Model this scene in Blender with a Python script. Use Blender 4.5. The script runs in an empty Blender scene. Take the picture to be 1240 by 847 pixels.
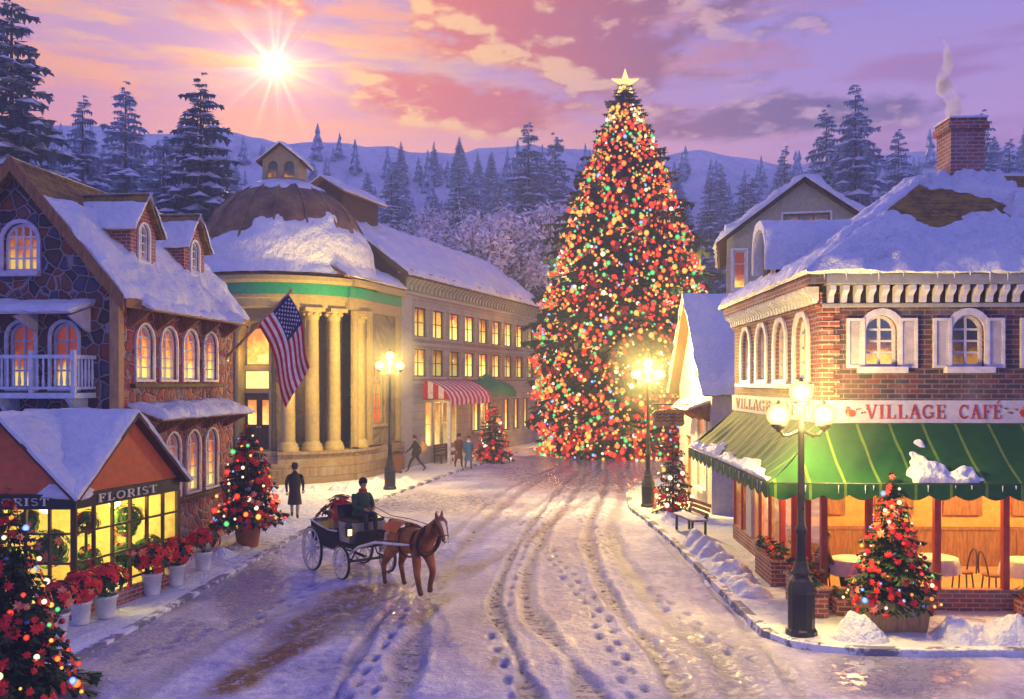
import bpy, bmesh, math, random
import numpy as np
from mathutils import Vector, Matrix, noise
from mathutils.geometry import tessellate_polygon

# ------------------------------------------------------------------ scene
S = bpy.context.scene
COL = S.collection
R = math.radians
F, CX, HY, EH = 1100.0, 620.0, 463.0, 4.5     # focal length, principal column, horizon row, eye height of the view
V = Vector


def P(x, y, D):
    return V(((x - CX) * D / F, D, EH - (y - HY) * D / F))


def G(x, y):
    D = F * EH / (y - HY)
    return V(((x - CX) * D / F, D, 0.0))


def sstep(x, a=0.0, b=1.0):
    t = min(1.0, max(0.0, (x - a) / (b - a)))
    return t * t * (3 - 2 * t)


def fbm(p, o=4):
    return noise.fractal(V(p), 1.0, 2.0, o)


# ------------------------------------------------------------------ mesh builder
class MB:
    def __init__(s):
        s.v = []; s.f = []; s.m = []; s.s = []; s.uvf = None

    def poly(s, pts, mi=0, sm=False):
        b = len(s.v)
        s.v += [tuple(p) for p in pts]
        s.f.append(tuple(range(b, b + len(pts)))); s.m.append(mi); s.s.append(sm)

    def grid(s, rows, mi=0, sm=True, closed=False):
        b = len(s.v); nj = len(rows); ni = len(rows[0])
        for r in rows:
            s.v += [tuple(p) for p in r]
        for j in range(nj - 1):
            for i in range(ni if closed else ni - 1):
                i2 = (i + 1) % ni
                s.f.append((b + j * ni + i, b + j * ni + i2, b + (j + 1) * ni + i2, b + (j + 1) * ni + i))
                s.m.append(mi); s.s.append(sm)

    def hexa(s, c, mi=0):
        """c: 8 corners, bottom four then top four"""
        b = len(s.v)
        s.v += [tuple(p) for p in c]
        for q in ((3, 2, 1, 0), (4, 5, 6, 7), (0, 1, 5, 4), (1, 2, 6, 5), (2, 3, 7, 6), (3, 0, 4, 7)):
            s.f.append(tuple(b + k for k in q)); s.m.append(mi); s.s.append(False)

    def box(s, x0, x1, y0, y1, z0, z1, mi=0):
        s.hexa([(x0, y0, z0), (x1, y0, z0), (x1, y1, z0), (x0, y1, z0), (x0, y0, z1), (x1, y0, z1), (x1, y1, z1), (x0, y1, z1)], mi)

    def fbox(s, fr, u0, u1, n0, n1, z0, z1, mi=0):
        """box in a wall frame fr=(origin, along, outward)"""
        o, ud, nd = fr
        q = lambda u, n, z: o + ud * u + nd * n + V((0, 0, z))
        s.hexa([q(u0, n1, z0), q(u1, n1, z0), q(u1, n0, z0), q(u0, n0, z0), q(u0, n1, z1), q(u1, n1, z1), q(u1, n0, z1), q(u0, n0, z1)], mi)

    def prism(s, fr, pts, n0, n1, mi=0):
        o, ud, nd = fr
        q = lambda p, n: o + ud * p[0] + nd * n + V((0, 0, p[1]))
        k = len(pts)
        s.poly([q(p, n1) for p in pts], mi); s.poly([q(p, n0) for p in reversed(pts)], mi)
        for i in range(k):
            a, b = pts[i], pts[(i + 1) % k]
            s.poly([q(a, n1), q(a, n0), q(b, n0), q(b, n1)], mi)

    def ring(s, fr, A, B, n0, n1, mi=0, closed=True):
        """band between outlines A (outer) and B (inner), front at n1, back at n0"""
        o, ud, nd = fr
        q = lambda p, n: o + ud * p[0] + nd * n + V((0, 0, p[1]))
        k = len(A)
        for i in range(k if closed else k - 1):
            j = (i + 1) % k
            s.poly([q(A[i], n1), q(A[j], n1), q(B[j], n1), q(B[i], n1)], mi)
            s.poly([q(B[i], n1), q(B[j], n1), q(B[j], n0), q(B[i], n0)], mi)
            s.poly([q(A[j], n1), q(A[i], n1), q(A[i], n0), q(A[j], n0)], mi)

    def tube(s, pts, rad, n=8, mi=0, cap=True, sm=True):
        pts = [V(p) for p in pts]
        if not isinstance(rad, (list, tuple)):
            rad = [rad] * len(pts)
        t0 = (pts[1] - pts[0]).normalized()
        ref = V((0, 0, 1)) if abs(t0.z) < .9 else V((1, 0, 0))
        rows = []
        for i, p in enumerate(pts):
            t = (pts[min(i + 1, len(pts) - 1)] - pts[max(i - 1, 0)])
            t = t.normalized() if t.length > 1e-9 else t0
            a = t.cross(ref)
            a = a.normalized() if a.length > 1e-6 else V((1, 0, 0))
            b = t.cross(a).normalized()
            rows.append([p + (a * math.cos(k * 2 * math.pi / n) + b * math.sin(k * 2 * math.pi / n)) * rad[i] for k in range(n)])
        s.grid(rows, mi, sm, True)
        if cap:
            s.poly(rows[0], mi); s.poly(list(reversed(rows[-1])), mi)

    def lathe(s, prof, n=24, c=(0, 0, 0), mi=0, sm=True, a0=0.0, a1=2 * math.pi):
        full = abs(a1 - a0 - 2 * math.pi) < 1e-6
        rows = []
        for r, z in prof:
            rows.append([(c[0] + r * math.cos(a0 + (a1 - a0) * k / n), c[1] + r * math.sin(a0 + (a1 - a0) * k / n), c[2] + z) for k in range(n if full else n + 1)])
        s.grid(rows, mi, sm, full)

    def ball(s, c, r, n=10, m=6, mi=0, sc=(1, 1, 1)):
        rows = []
        for j in range(m + 1):
            t = -math.pi / 2 + math.pi * j / m
            rr = max(1e-4, math.cos(t)) * r
            rows.append([(c[0] + rr * math.cos(2 * math.pi * k / n) * sc[0], c[1] + rr * math.sin(2 * math.pi * k / n) * sc[1], c[2] + r * math.sin(t) * sc[2]) for k in range(n)])
        s.grid(rows, mi, True, True)

    def add(s, o, mat=None, mi=0):
        b = len(s.v)
        s.v += [tuple(mat @ V(p)) for p in o.v] if mat is not None else o.v
        s.f += [tuple(i + b for i in f) for f in o.f]
        s.m += [k + mi for k in o.m]; s.s += o.s

    def mesh(s, name, mats):
        me = bpy.data.meshes.new(name)
        me.from_pydata(s.v, [], s.f)
        for mt in (mats if isinstance(mats, (list, tuple)) else [mats]):
            me.materials.append(mt)
        n = len(s.f)
        me.polygons.foreach_set('material_index', np.array(s.m, dtype=np.int32))
        me.polygons.foreach_set('use_smooth', np.array(s.s, dtype=bool))
        me.update()
        uvl = me.uv_layers.new(name='UVMap')
        nl = len(me.loops)
        co = np.empty(len(me.vertices) * 3); me.vertices.foreach_get('co', co); co = co.reshape(-1, 3)
        li = np.empty(nl, dtype=np.int32); me.loops.foreach_get('vertex_index', li)
        tot = np.empty(n, dtype=np.int32); me.polygons.foreach_get('loop_total', tot)
        nr = np.empty(n * 3); me.polygons.foreach_get('normal', nr); nr = np.repeat(nr.reshape(-1, 3), tot, axis=0)
        c = co[li]
        ln = np.hypot(nr[:, 0], nr[:, 1]) + 1e-9
        side = np.abs(nr[:, 2]) < .75
        u = np.where(side, c[:, 0] * -nr[:, 1] / ln + c[:, 1] * nr[:, 0] / ln, c[:, 0])
        v = np.where(side, c[:, 2], c[:, 1])
        if s.uvf: u, v = s.uvf(c, nr)
        uvl.data.foreach_set('uv', np.stack([u, v], 1).astype(np.float32).ravel())
        return me

    def build(s, name, mats, parent=None, loc=None, bevel=0):
        o = bpy.data.objects.new(name, s.mesh(name, mats))
        COL.objects.link(o)
        if parent is not None:
            o.parent = parent
        if loc is not None:
            o.location = loc
        if bevel:
            b = o.modifiers.new('edge', 'BEVEL'); b.width = bevel; b.segments = 2; b.limit_method = 'ANGLE'
        return o


def tag(o, label=None, cat=None, group=None, kind=None):
    if label: o['label'] = label
    if cat: o['category'] = cat
    if group: o['group'] = group
    if kind: o['kind'] = kind
    return o


def thing(name, label, cat, loc=(0, 0, 0), rz=0.0, group=None):
    o = bpy.data.objects.new(name, None)
    COL.objects.link(o)
    o.empty_display_size = .3
    o.location = loc; o.rotation_euler = (0, 0, rz)
    return tag(o, label, cat, group)


def dup(root, loc, rz, label, group=None, sc=1.0):
    """copy of a thing with copies of its parts and sub-parts"""
    r = root.copy(); COL.objects.link(r)
    r.location = loc; r.rotation_euler = (0, 0, rz)
    r.scale = (sc, sc, sc) if not isinstance(sc, tuple) else sc
    r['label'] = label
    if group: r['group'] = group
    for ch in list(root.children):
        c = ch.copy(); COL.objects.link(c); c.parent = r
        for g in list(ch.children):
            d = g.copy(); COL.objects.link(d); d.parent = c
    return r


def inst(me, name, parent, loc, rot=(0, 0, 0), sc=1.0):
    o = bpy.data.objects.new(name, me); COL.objects.link(o)
    o.parent = parent; o.location = loc; o.rotation_euler = rot
    o.scale = (sc, sc, sc) if not isinstance(sc, tuple) else sc
    return o


# ------------------------------------------------------------------ node helpers
def N(t, typ, ins=None, **at):
    n = t.nodes.new(typ)
    for k, v in at.items():
        setattr(n, k, v)
    for k, v in (ins or {}).items():
        sk = n.inputs[k]
        if isinstance(v, bpy.types.NodeSocket):
            t.links.new(v, sk)
        else:
            sk.default_value = v
    return n


def mth(t, op, a, b=0.0, c=0.0, clamp=False):
    n = t.nodes.new('ShaderNodeMath'); n.operation = op; n.use_clamp = clamp
    for i, v in enumerate((a, b, c)):
        if isinstance(v, bpy.types.NodeSocket): t.links.new(v, n.inputs[i])
        else: n.inputs[i].default_value = v
    return n.outputs[0]


def rng(t, v, a, b, c=0.0, d=1.0, smooth=False):
    n = N(t, 'ShaderNodeMapRange', {0: v, 1: a, 2: b, 3: c, 4: d})
    if smooth: n.interpolation_type = 'SMOOTHSTEP'
    return n.outputs[0]


def c4(c):
    return (c[0], c[1], c[2], 1.0)


def mixc(t, f, a, b, mode='MIX'):
    n = t.nodes.new('ShaderNodeMix'); n.data_type = 'RGBA'; n.blend_type = mode
    for i, v in ((0, f), (6, a), (7, b)):
        if isinstance(v, bpy.types.NodeSocket): t.links.new(v, n.inputs[i])
        elif i == 0: n.inputs[i].default_value = v
        else: n.inputs[i].default_value = c4(v)
    return n.outputs[2]


def ramp(t, f, stops, interp='LINEAR'):
    n = t.nodes.new('ShaderNodeValToRGB'); t.links.new(f, n.inputs[0])
    cr = n.color_ramp; cr.interpolation = interp
    while len(cr.elements) < len(stops): cr.elements.new(.5)
    for e, (p, c) in zip(cr.elements, stops):
        e.position = p; e.color = c4(c)
    return n.outputs[0]


def newmat(name):
    m = bpy.data.materials.new(name); m.use_nodes = True
    t = m.node_tree; t.nodes.clear()
    return m, t


def finish(m, t, col, rough=.7, bump=None, bs=.3, bd=.02, spec=.4, metal=0.0, extra=None):
    ins = {'Roughness': rough, 'Specular IOR Level': spec, 'Metallic': metal}
    ins['Base Color'] = col if isinstance(col, bpy.types.NodeSocket) else c4(col)
    if bump is not None:
        b = N(t, 'ShaderNodeBump', {'Height': bump, 'Strength': bs, 'Distance': bd})
        ins['Normal'] = b.outputs[0]
    ins.update(extra or {})
    p = N(t, 'ShaderNodeBsdfPrincipled', ins)
    o = N(t, 'ShaderNodeOutputMaterial', {'Surface': p.outputs[0]})
    return m


def opos(t):
    return N(t, 'ShaderNodeTexCoord').outputs['Object']


def wpos(t):
    return N(t, 'ShaderNodeNewGeometry').outputs['Position']


def nz(t, vec, scale, detail=4, rough=.55, out=0):
    return N(t, 'ShaderNodeTexNoise', {'Vector': vec, 'Scale': scale, 'Detail': detail, 'Roughness': rough}).outputs[out]


def paint(name, c, rough=.5, var=.18, sc=6.0, spec=.4, bump=.15, metal=0.0):
    """paint, cloth, wood or metal with soft mottling and a slight unevenness"""
    m, t = newmat(name)
    p = opos(t)
    n = nz(t, p, sc, 5)
    n2 = nz(t, p, sc * 7, 3)
    f = mth(t, 'ADD', mth(t, 'MULTIPLY', n, .7), mth(t, 'MULTIPLY', n2, .3))
    lo = tuple(max(0, k * (1 - var * 1.6)) for k in c); hi = tuple(min(1, k * (1 + var)) for k in c)
    col = ramp(t, f, [(.3, lo), (.7, hi)])
    return finish(m, t, col, rng(t, n, .3, .7, max(.05, rough - .12), min(1, rough + .12)), n2, bump, .01, spec, metal)


def emit(name, c, st, gloss=0.0, sample=True):
    m, t = newmat(name)
    e = N(t, 'ShaderNodeEmission', {'Color': c4(c), 'Strength': st})
    sh = e.outputs[0]
    if gloss:
        g = N(t, 'ShaderNodeBsdfGlossy', {'Roughness': .15, 'Color': (1, 1, 1, 1)})
        sh = N(t, 'ShaderNodeMixShader', {0: gloss, 1: sh, 2: g.outputs[0]}).outputs[0]
    N(t, 'ShaderNodeOutputMaterial', {'Surface': sh})
    if not sample: m.cycles.emission_sampling = 'NONE'
    return m
HAZE = 0.0023
SKY = 1.22
# ------------------------------------------------------------------ materials
M = {}


def m_snow():
    m, t = newmat('snow')
    p = wpos(t)
    n = nz(t, p, .8, 5); n2 = nz(t, p, 9, 6, .65)
    col = ramp(t, mth(t, 'ADD', mth(t, 'MULTIPLY', n, .6), mth(t, 'MULTIPLY', n2, .4)), [(.32, (.58, .65, .84)), (.60, (.84, .86, .92))])  # low tones carry the snow's blue-lavender shade in the colour
    n3 = nz(t, p, 3.2, 5, .6)
    return finish(m, t, col, .55, mth(t, 'ADD', n2, mth(t, 'MULTIPLY', n3, 2.6)), .75, .09, .35)


M['snow'] = m_snow()


def m_road():
    """trodden snow with icy ruts, brown slush and wet patches (mask: red rut, green slush, blue wet)"""
    m, t = newmat('road_snow')
    p = wpos(t)
    a = N(t, 'ShaderNodeAttribute', attribute_name='mask').outputs['Color']
    sp = N(t, 'ShaderNodeSeparateColor', {0: a})
    rut, slush, wet = sp.outputs[0], sp.outputs[1], sp.outputs[2]
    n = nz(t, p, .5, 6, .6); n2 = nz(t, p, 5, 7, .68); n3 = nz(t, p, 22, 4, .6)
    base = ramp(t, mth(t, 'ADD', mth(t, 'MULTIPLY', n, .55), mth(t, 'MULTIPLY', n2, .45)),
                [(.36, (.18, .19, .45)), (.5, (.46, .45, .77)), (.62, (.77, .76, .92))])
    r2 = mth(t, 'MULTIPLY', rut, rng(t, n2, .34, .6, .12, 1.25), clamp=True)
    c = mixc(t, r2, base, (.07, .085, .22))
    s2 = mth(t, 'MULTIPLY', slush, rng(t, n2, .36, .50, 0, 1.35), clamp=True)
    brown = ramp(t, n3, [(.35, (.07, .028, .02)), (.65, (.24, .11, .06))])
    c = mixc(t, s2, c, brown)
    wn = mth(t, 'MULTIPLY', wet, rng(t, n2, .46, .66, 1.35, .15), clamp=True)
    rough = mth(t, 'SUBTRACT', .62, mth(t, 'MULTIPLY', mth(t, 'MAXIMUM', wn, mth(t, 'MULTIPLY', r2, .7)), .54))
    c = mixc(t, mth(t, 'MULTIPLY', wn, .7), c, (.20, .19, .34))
    h = mth(t, 'ADD', mth(t, 'MULTIPLY', n2, 1.0), mth(t, 'MULTIPLY', n3, .35))
    h = mth(t, 'MULTIPLY', h, mth(t, 'SUBTRACT', 1.0, mth(t, 'MULTIPLY', wn, .93)))
    return finish(m, t, c, rough, h, .9, .1, mth(t, 'ADD', .45, mth(t, 'MULTIPLY', wn, .55)))


M['road'] = m_road()


def m_stone(name, cols, mortar, sc):
    m, t = newmat(name)
    p = opos(t)
    wob = N(t, 'ShaderNodeVectorMath', {0: p, 1: N(t, 'ShaderNodeVectorMath', {0: N(t, 'ShaderNodeTexNoise', {'Vector': p, 'Scale': 2.0}).outputs[1], 'Scale': .22}, operation='SCALE').outputs[0]}, operation='ADD').outputs[0]
    vc = N(t, 'ShaderNodeTexVoronoi', {'Vector': wob, 'Scale': sc, 'Randomness': .95})
    ve = N(t, 'ShaderNodeTexVoronoi', {'Vector': wob, 'Scale': sc, 'Randomness': .95}, feature='DISTANCE_TO_EDGE')
    rnd = N(t, 'ShaderNodeSeparateColor', {0: vc.outputs['Color']}).outputs[0]
    k = len(cols)
    c = ramp(t, rnd, [(i / k, cc) for i, cc in enumerate(cols)], 'CONSTANT')
    n = nz(t, p, 14, 5)
    c = mixc(t, rng(t, n, .3, .75, 0, .55), c, (.05, .035, .04))
    e = rng(t, ve.outputs[0], .02, .075, 0, 1, True)
    c = mixc(t, e, mixc(t, n, mortar, tuple(k * .6 for k in mortar)), c)
    h = mth(t, 'ADD', mth(t, 'MULTIPLY', rng(t, ve.outputs[0], .0, .18, 0, 1, True), 1.0), mth(t, 'MULTIPLY', n, .3))
    return finish(m, t, c, .75, h, .9, .06, .3)


M['stone'] = m_stone('fieldstone', [(.17, .045, .035), (.09, .05, .05), (.24, .09, .05), (.08, .085, .14), (.17, .07, .06), (.30, .075, .04), (.06, .04, .05), (.21, .12, .09)], (.36, .31, .34), 3.3)
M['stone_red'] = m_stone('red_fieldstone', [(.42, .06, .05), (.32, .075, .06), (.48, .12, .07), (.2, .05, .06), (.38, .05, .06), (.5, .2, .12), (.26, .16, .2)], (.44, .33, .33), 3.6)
M['gold_stone'] = m_stone('ochre_stone', [(.27, .22, .14), (.23, .19, .13), (.31, .25, .16), (.21, .175, .125)], (.24, .19, .12), .9)


def m_brick(name, c1, c2, mortar, dark, bw=.22, bh=.075, off=.5, amt=.7, ms=.012, bs=.8):
    m, t = newmat(name)
    uv = N(t, 'ShaderNodeTexCoord').outputs['UV']
    b = N(t, 'ShaderNodeTexBrick', {'Vector': uv, 'Color1': c4(c1), 'Color2': c4(c2), 'Mortar': c4(mortar), 'Scale': 1.0, 'Mortar Size': ms, 'Mortar Smooth': .3, 'Bias': 0.0, 'Brick Width': bw, 'Row Height': bh}, offset=off)
    # a second random value per brick: a brick texture in black and white of the same layout
    b2 = N(t, 'ShaderNodeTexBrick', {'Vector': N(t, 'ShaderNodeVectorMath', {0: uv, 1: (bw * 36, bh * 58, 0)}, operation='ADD').outputs[0], 'Color1': (0, 0, 0, 1), 'Color2': (1, 1, 1, 1), 'Mortar': (0, 0, 0, 1), 'Scale': 1.0, 'Mortar Size': 0.0, 'Brick Width': bw, 'Row Height': bh}, offset=off)
    p = opos(t)
    n = nz(t, p, 12, 5); n0 = nz(t, p, .9, 4)
    f = mth(t, 'MULTIPLY', rng(t, b2.outputs[0], .35, .8, 0, 1), amt)
    isb = mth(t, 'SUBTRACT', 1.0, b.outputs['Fac'])
    c = mixc(t, mth(t, 'MULTIPLY', f, isb), b.outputs[0], dark)
    c = mixc(t, rng(t, n, .35, .75, 0, .4), c, tuple(k * .5 for k in dark))
    c = mixc(t, rng(t, n0, .5, .75, 0, .35), c, (.5, .48, .52))
    h = mth(t, 'ADD', mth(t, 'MULTIPLY', isb, 1.0), mth(t, 'MULTIPLY', n, .4))
    return finish(m, t, c, .8, h, bs, .02, .3)


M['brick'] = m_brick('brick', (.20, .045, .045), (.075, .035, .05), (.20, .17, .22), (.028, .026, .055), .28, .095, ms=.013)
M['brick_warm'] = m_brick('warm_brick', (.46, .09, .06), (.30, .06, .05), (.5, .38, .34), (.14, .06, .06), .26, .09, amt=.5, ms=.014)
M['grey_block'] = m_brick('grey_block', (.27, .26, .29), (.33, .32, .34), (.19, .18, .21), (.22, .21, .25), 1.1, .42, amt=.4, ms=.02, bs=.5)
M['podium'] = m_brick('podium_block', (.28, .2, .13), (.33, .24, .15), (.16, .12, .09), (.2, .14, .1), .9, .4, amt=.5, ms=.02)


def m_thatch():
    m, t = newmat('mossy_shingle')
    uv = N(t, 'ShaderNodeTexCoord').outputs['UV']
    p = opos(t)
    b = N(t, 'ShaderNodeTexBrick', {'Vector': uv, 'Color1': (.26, .16, .06, 1), 'Color2': (.15, .085, .035, 1), 'Mortar': (.03, .02, .015, 1), 'Scale': 1.0, 'Mortar Size': .01, 'Brick Width': .2, 'Row Height': .16}, offset=.5)
    n = nz(t, p, 3, 6, .65)
    c = mixc(t, rng(t, n, .4, .65, 0, .8), b.outputs[0], (.36, .24, .05))
    return finish(m, t, c, .85, mth(t, 'ADD', mth(t, 'SUBTRACT', 1.0, b.outputs['Fac']), n), .8, .03, .2)


M['thatch'] = m_thatch()


def m_copper():
    m, t = newmat('aged_copper')
    p = opos(t)
    n = nz(t, p, 1.3, 6, .65); n2 = nz(t, p, 12, 4)
    c = ramp(t, n, [(.3, (.06, .03, .02)), (.5, (.17, .085, .045)), (.7, (.30, .2, .06))])
    return finish(m, t, c, .6, n2, .4, .03, .4)


M['copper'] = m_copper()


def m_wood(name, a, b, sc=1.0):
    m, t = newmat(name)
    p = opos(t)
    mp = N(t, 'ShaderNodeMapping', {'Vector': p, 'Scale': (9 * sc, 9 * sc, 1.6 * sc)}).outputs[0]
    n = nz(t, mp, 2.2, 6, .65)
    return finish(m, t, ramp(t, n, [(.3, a), (.7, b)]), .65, n, .4, .015, .3)


M['wood'] = m_wood('brown_wood', (.14, .06, .025), (.36, .18, .07))
M['wood_dark'] = m_wood('dark_wood', (.04, .022, .015), (.11, .06, .035))
M['wood_tan'] = m_wood('tan_wood', (.30, .17, .08), (.52, .32, .16))
for nm, c, r in (('white', (.78, .77, .78), .45), ('cream', (.74, .62, .32), .5), ('blue_white', (.55, .62, .78), .5), ('lilac', (.55, .52, .66), .55),
                 ('sage', (.46, .44, .30), .7), ('terracotta', (.62, .13, .04), .6), ('black', (.018, .018, .022), .4), ('iron', (.022, .022, .028), .38),
                 ('green_band', (.02, .26, .15), .45), ('red_paint', (.42, .05, .03), .45), ('dark_green', (.012, .06, .03), .6), ('grey_paint', (.30, .30, .34), .55),
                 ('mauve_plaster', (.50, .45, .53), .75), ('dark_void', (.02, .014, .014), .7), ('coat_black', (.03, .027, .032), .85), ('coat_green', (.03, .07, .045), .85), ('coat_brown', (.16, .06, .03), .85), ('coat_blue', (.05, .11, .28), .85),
                 ('trouser_grey', (.30, .28, .29), .85), ('skin', (.52, .28, .19), .55), ('hair_brown', (.06, .03, .018), .7), ('red_cloth', (.45, .02, .03), .8), ('orange_cloth', (.6, .15, .03), .8), ('leather', (.05, .022, .012), .45),
                 ('hoof', (.05, .04, .035), .5), ('pot', (.74, .76, .82), .35), ('clay', (.40, .14, .07), .7), ('brass', (.6, .4, .12), .35), ('ochre', (.35, .275, .14), .6), ('window_dark', (.04, .04, .07), .12), ('warm_wall', (.78, .34, .09), .8), ('ivory', (.8, .74, .6), .4), ('stucco', (.52, .5, .42), .85), ('purple_pants', (.10, .09, .2), .85)):
    M[nm] = paint(nm, c, r)
def m_kerb():
    m, t = newmat('kerb_stone')
    p = opos(t)
    n = nz(t, p, 1.4, 5, .65); n2 = nz(t, p, 9, 4)
    c = mixc(t, rng(t, mth(t, 'ADD', mth(t, 'MULTIPLY', n, .7), mth(t, 'MULTIPLY', n2, .3)), .47, .55, 0, 1, True), (.17, .17, .26), (.80, .82, .90))
    return finish(m, t, c, .65, n2, .6, .04, .3)
M['kerb'] = m_kerb()


def m_stripes(name, a, b, per, duty, sc=1.0, axis=0):
    m, t = newmat(name)
    uv = N(t, 'ShaderNodeTexCoord').outputs['UV']
    x = N(t, 'ShaderNodeSeparateXYZ', {0: uv}).outputs[axis]
    fr = mth(t, 'FRACT', mth(t, 'DIVIDE', x, per))
    f = mth(t, 'LESS_THAN', fr, duty)
    n = nz(t, opos(t), 5, 5)
    c = mixc(t, f, a, b)
    c = mixc(t, rng(t, n, .35, .75, 0, .45), c, tuple(k * .45 for k in a))
    return finish(m, t, c, .8, n, .25, .02, .2)


M['awning_green'] = m_stripes('green_canvas', (.014, .085, .03), (.15, .25, .05), .62, .08)
M['awning_red'] = m_stripes('striped_canvas', (.55, .03, .06), (.8, .74, .76), .62, .5)
M['awning_teal'] = paint('teal_canvas', (.015, .22, .13), .7)


def m_pane(name, bright, mid, dark, st, sc=2.2, lo=.15, hi=.85, sample=True, refl=.8):
    """a lit room seen through old window glass: lamp glow low down, curtains and dark ceiling above"""
    m, t = newmat(name)
    g = N(t, 'ShaderNodeSeparateXYZ', {0: N(t, 'ShaderNodeTexCoord').outputs['Generated']}).outputs[2]
    n = nz(t, wpos(t), sc, 4, .6)
    f = mth(t, 'ADD', g, mth(t, 'MULTIPLY', mth(t, 'SUBTRACT', n, .5), 1.3))
    c = ramp(t, f, [(lo, bright), ((lo + hi) / 2, mid), (hi, dark)])
    e = N(t, 'ShaderNodeEmission', {'Color': c, 'Strength': mth(t, 'MULTIPLY', st, rng(t, N(t, 'ShaderNodeObjectInfo').outputs['Random'], 0, 1, .35, 1.75))})
    gl = N(t, 'ShaderNodeBsdfGlossy', {'Roughness': .08, 'Color': (.8, .8, .9, 1)})
    fr = N(t, 'ShaderNodeFresnel', {'IOR': 1.45}).outputs[0]
    sh = N(t, 'ShaderNodeMixShader', {0: mth(t, 'MULTIPLY', fr, refl), 1: e.outputs[0], 2: gl.outputs[0]})
    N(t, 'ShaderNodeOutputMaterial', {'Surface': sh.outputs[0]})
    if not sample: m.cycles.emission_sampling = 'NONE'
    return m


M['pane'] = m_pane('lit_pane', (1.0, .62, .14), (.75, .2, .03), (.16, .035, .03), 1.5)
M['pane_red'] = m_pane('lit_pane_red', (1.0, .66, .12), (.5, .1, .025), (.2, .035, .02), 1.35, 1.6, .12, .6)
M['pane_hall'] = m_pane('lit_pane_hall', (1.0, .74, .18), (1.0, .5, .07), (.42, .09, .03), 1.7, 1.4, .25, .95)
M['pane_gold'] = m_pane('lit_pane_gold', (1.0, .72, .22), (.95, .45, .07), (.6, .2, .04), 1.6, 2.5)
M['pane_shop'] = m_pane('curtained_shop_pane', (.55, .16, .05), (1.0, .5, .1), (1.0, .62, .2), 1.15, 1.8, .25, .75, refl=.22)
M['pane_dim'] = m_pane('dim_pane', (.9, .4, .08), (.22, .08, .05), (.04, .045, .08), 1.2, 2.6, .1, .6)
M['pane_fest'] = m_pane('festive_pane', (.9, .12, .04), (.85, .35, .06), (.3, .1, .05), 1.3, 5.0)


def m_glass():
    m, t = newmat('shop_glass')
    tr = N(t, 'ShaderNodeBsdfTransparent', {'Color': (.96, .97, .95, 1)})
    gl = N(t, 'ShaderNodeBsdfGlossy', {'Roughness': .04, 'Color': (.9, .9, 1, 1)})
    fr = N(t, 'ShaderNodeFresnel', {'IOR': 1.4}).outputs[0]
    N(t, 'ShaderNodeOutputMaterial', {'Surface': N(t, 'ShaderNodeMixShader', {0: mth(t, 'MULTIPLY', fr, .45), 1: tr.outputs[0], 2: gl.outputs[0]}).outputs[0]})
    return m


M['glass'] = m_glass()


def m_leaf(name, a, b, rough=.6, trans=True):
    m, t = newmat(name)
    n = nz(t, opos(t), 2.3, 3)
    rn = N(t, 'ShaderNodeNewGeometry').outputs['Random Per Island']
    c = ramp(t, mth(t, 'ADD', mth(t, 'MULTIPLY', n, .5), mth(t, 'MULTIPLY', rn, .5)), [(.25, a), (.75, b)])
    return finish(m, t, c, rough, None, spec=.25)


M['conifer'] = m_leaf('conifer_needles', (.025, .065, .10), (.10, .17, .24))
M['conifer_frost'] = m_leaf('frosted_needles', (.10, .20, .34), (.34, .48, .66))
M['fir'] = m_leaf('fir_needles', (.008, .03, .016), (.04, .085, .03))
M['leaf'] = m_leaf('leaf', (.02, .1, .02), (.1, .26, .05))
M['leaf_dark'] = m_leaf('dark_leaf', (.01, .05, .02), (.04, .12, .04))
M['petal'] = m_leaf('red_petal', (.45, .008, .012), (.85, .03, .035), .5)
M['petal_pink'] = m_leaf('pink_petal', (.7, .12, .1), (.85, .35, .2), .5)
M['frost'] = m_leaf('frosted_twig', (.78, .68, .78), (.95, .9, .94), .7)
M['bark'] = m_wood('bark', (.05, .03, .025), (.14, .085, .06), 1.0)
M['bark_frost'] = m_wood('frosty_bark', (.12, .07, .08), (.30, .2, .2), 1.0)


def m_glow(name, core, rimc, st, sample=False):
    """a lit glass bulb: hot in the middle, its own colour towards the rim"""
    m, t = newmat(name)
    fc = N(t, 'ShaderNodeLayerWeight', {'Blend': .5}).outputs['Facing']
    c = ramp(t, fc, [(.05, core), (.55, rimc), (1.0, tuple(k * .55 for k in rimc))])
    N(t, 'ShaderNodeOutputMaterial', {'Surface': N(t, 'ShaderNodeEmission', {'Color': c, 'Strength': st}).outputs[0]})
    if not sample: m.cycles.emission_sampling = 'NONE'
    return m


BULB = {}
for nm, c0, c, s in (('red', (1, .10, .045), (.95, .015, .012), 1.35), ('gold', (1, .66, .16), (1, .40, .03), 1.35), ('white', (1, .92, .75), (1, .66, .32), 1.7), ('green', (.25, 1, .3), (.02, .45, .10), 1.1), ('blue', (.55, .8, 1), (.06, .2, .85), 1.1), ('orange', (1, .38, .06), (1, .14, .015), 1.35)):
    BULB[nm] = m_glow('bulb_' + nm, c0, c, s)
BAUBLE = {'red': paint('red_bauble', (.55, .012, .02), .15, .1, 4, .6), 'gold': paint('gold_bauble', (.75, .45, .1), .2, .1, 4, .6, .1, .7), 'blue': paint('blue_bauble', (.05, .14, .45), .15, .1, 4, .6)}
M['globe'] = m_glow('lamp_globe', (1, .93, .62), (1, .70, .22), 1.7)
M['lantern'] = emit('lantern_flame', (1, .6, .15), 5, 0, True)
M['bulb_warm'] = emit('room_lamp', (1, .66, .25), 5, 0, True)
# ------------------------------------------------------------------ building helpers
def frame(o, ud, nd):
    return (V(o), V(ud).normalized(), V(nd).normalized())


def rect(u0, u1, z0, z1):
    return [(u0, z0), (u1, z0), (u1, z1), (u0, z1)]


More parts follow.
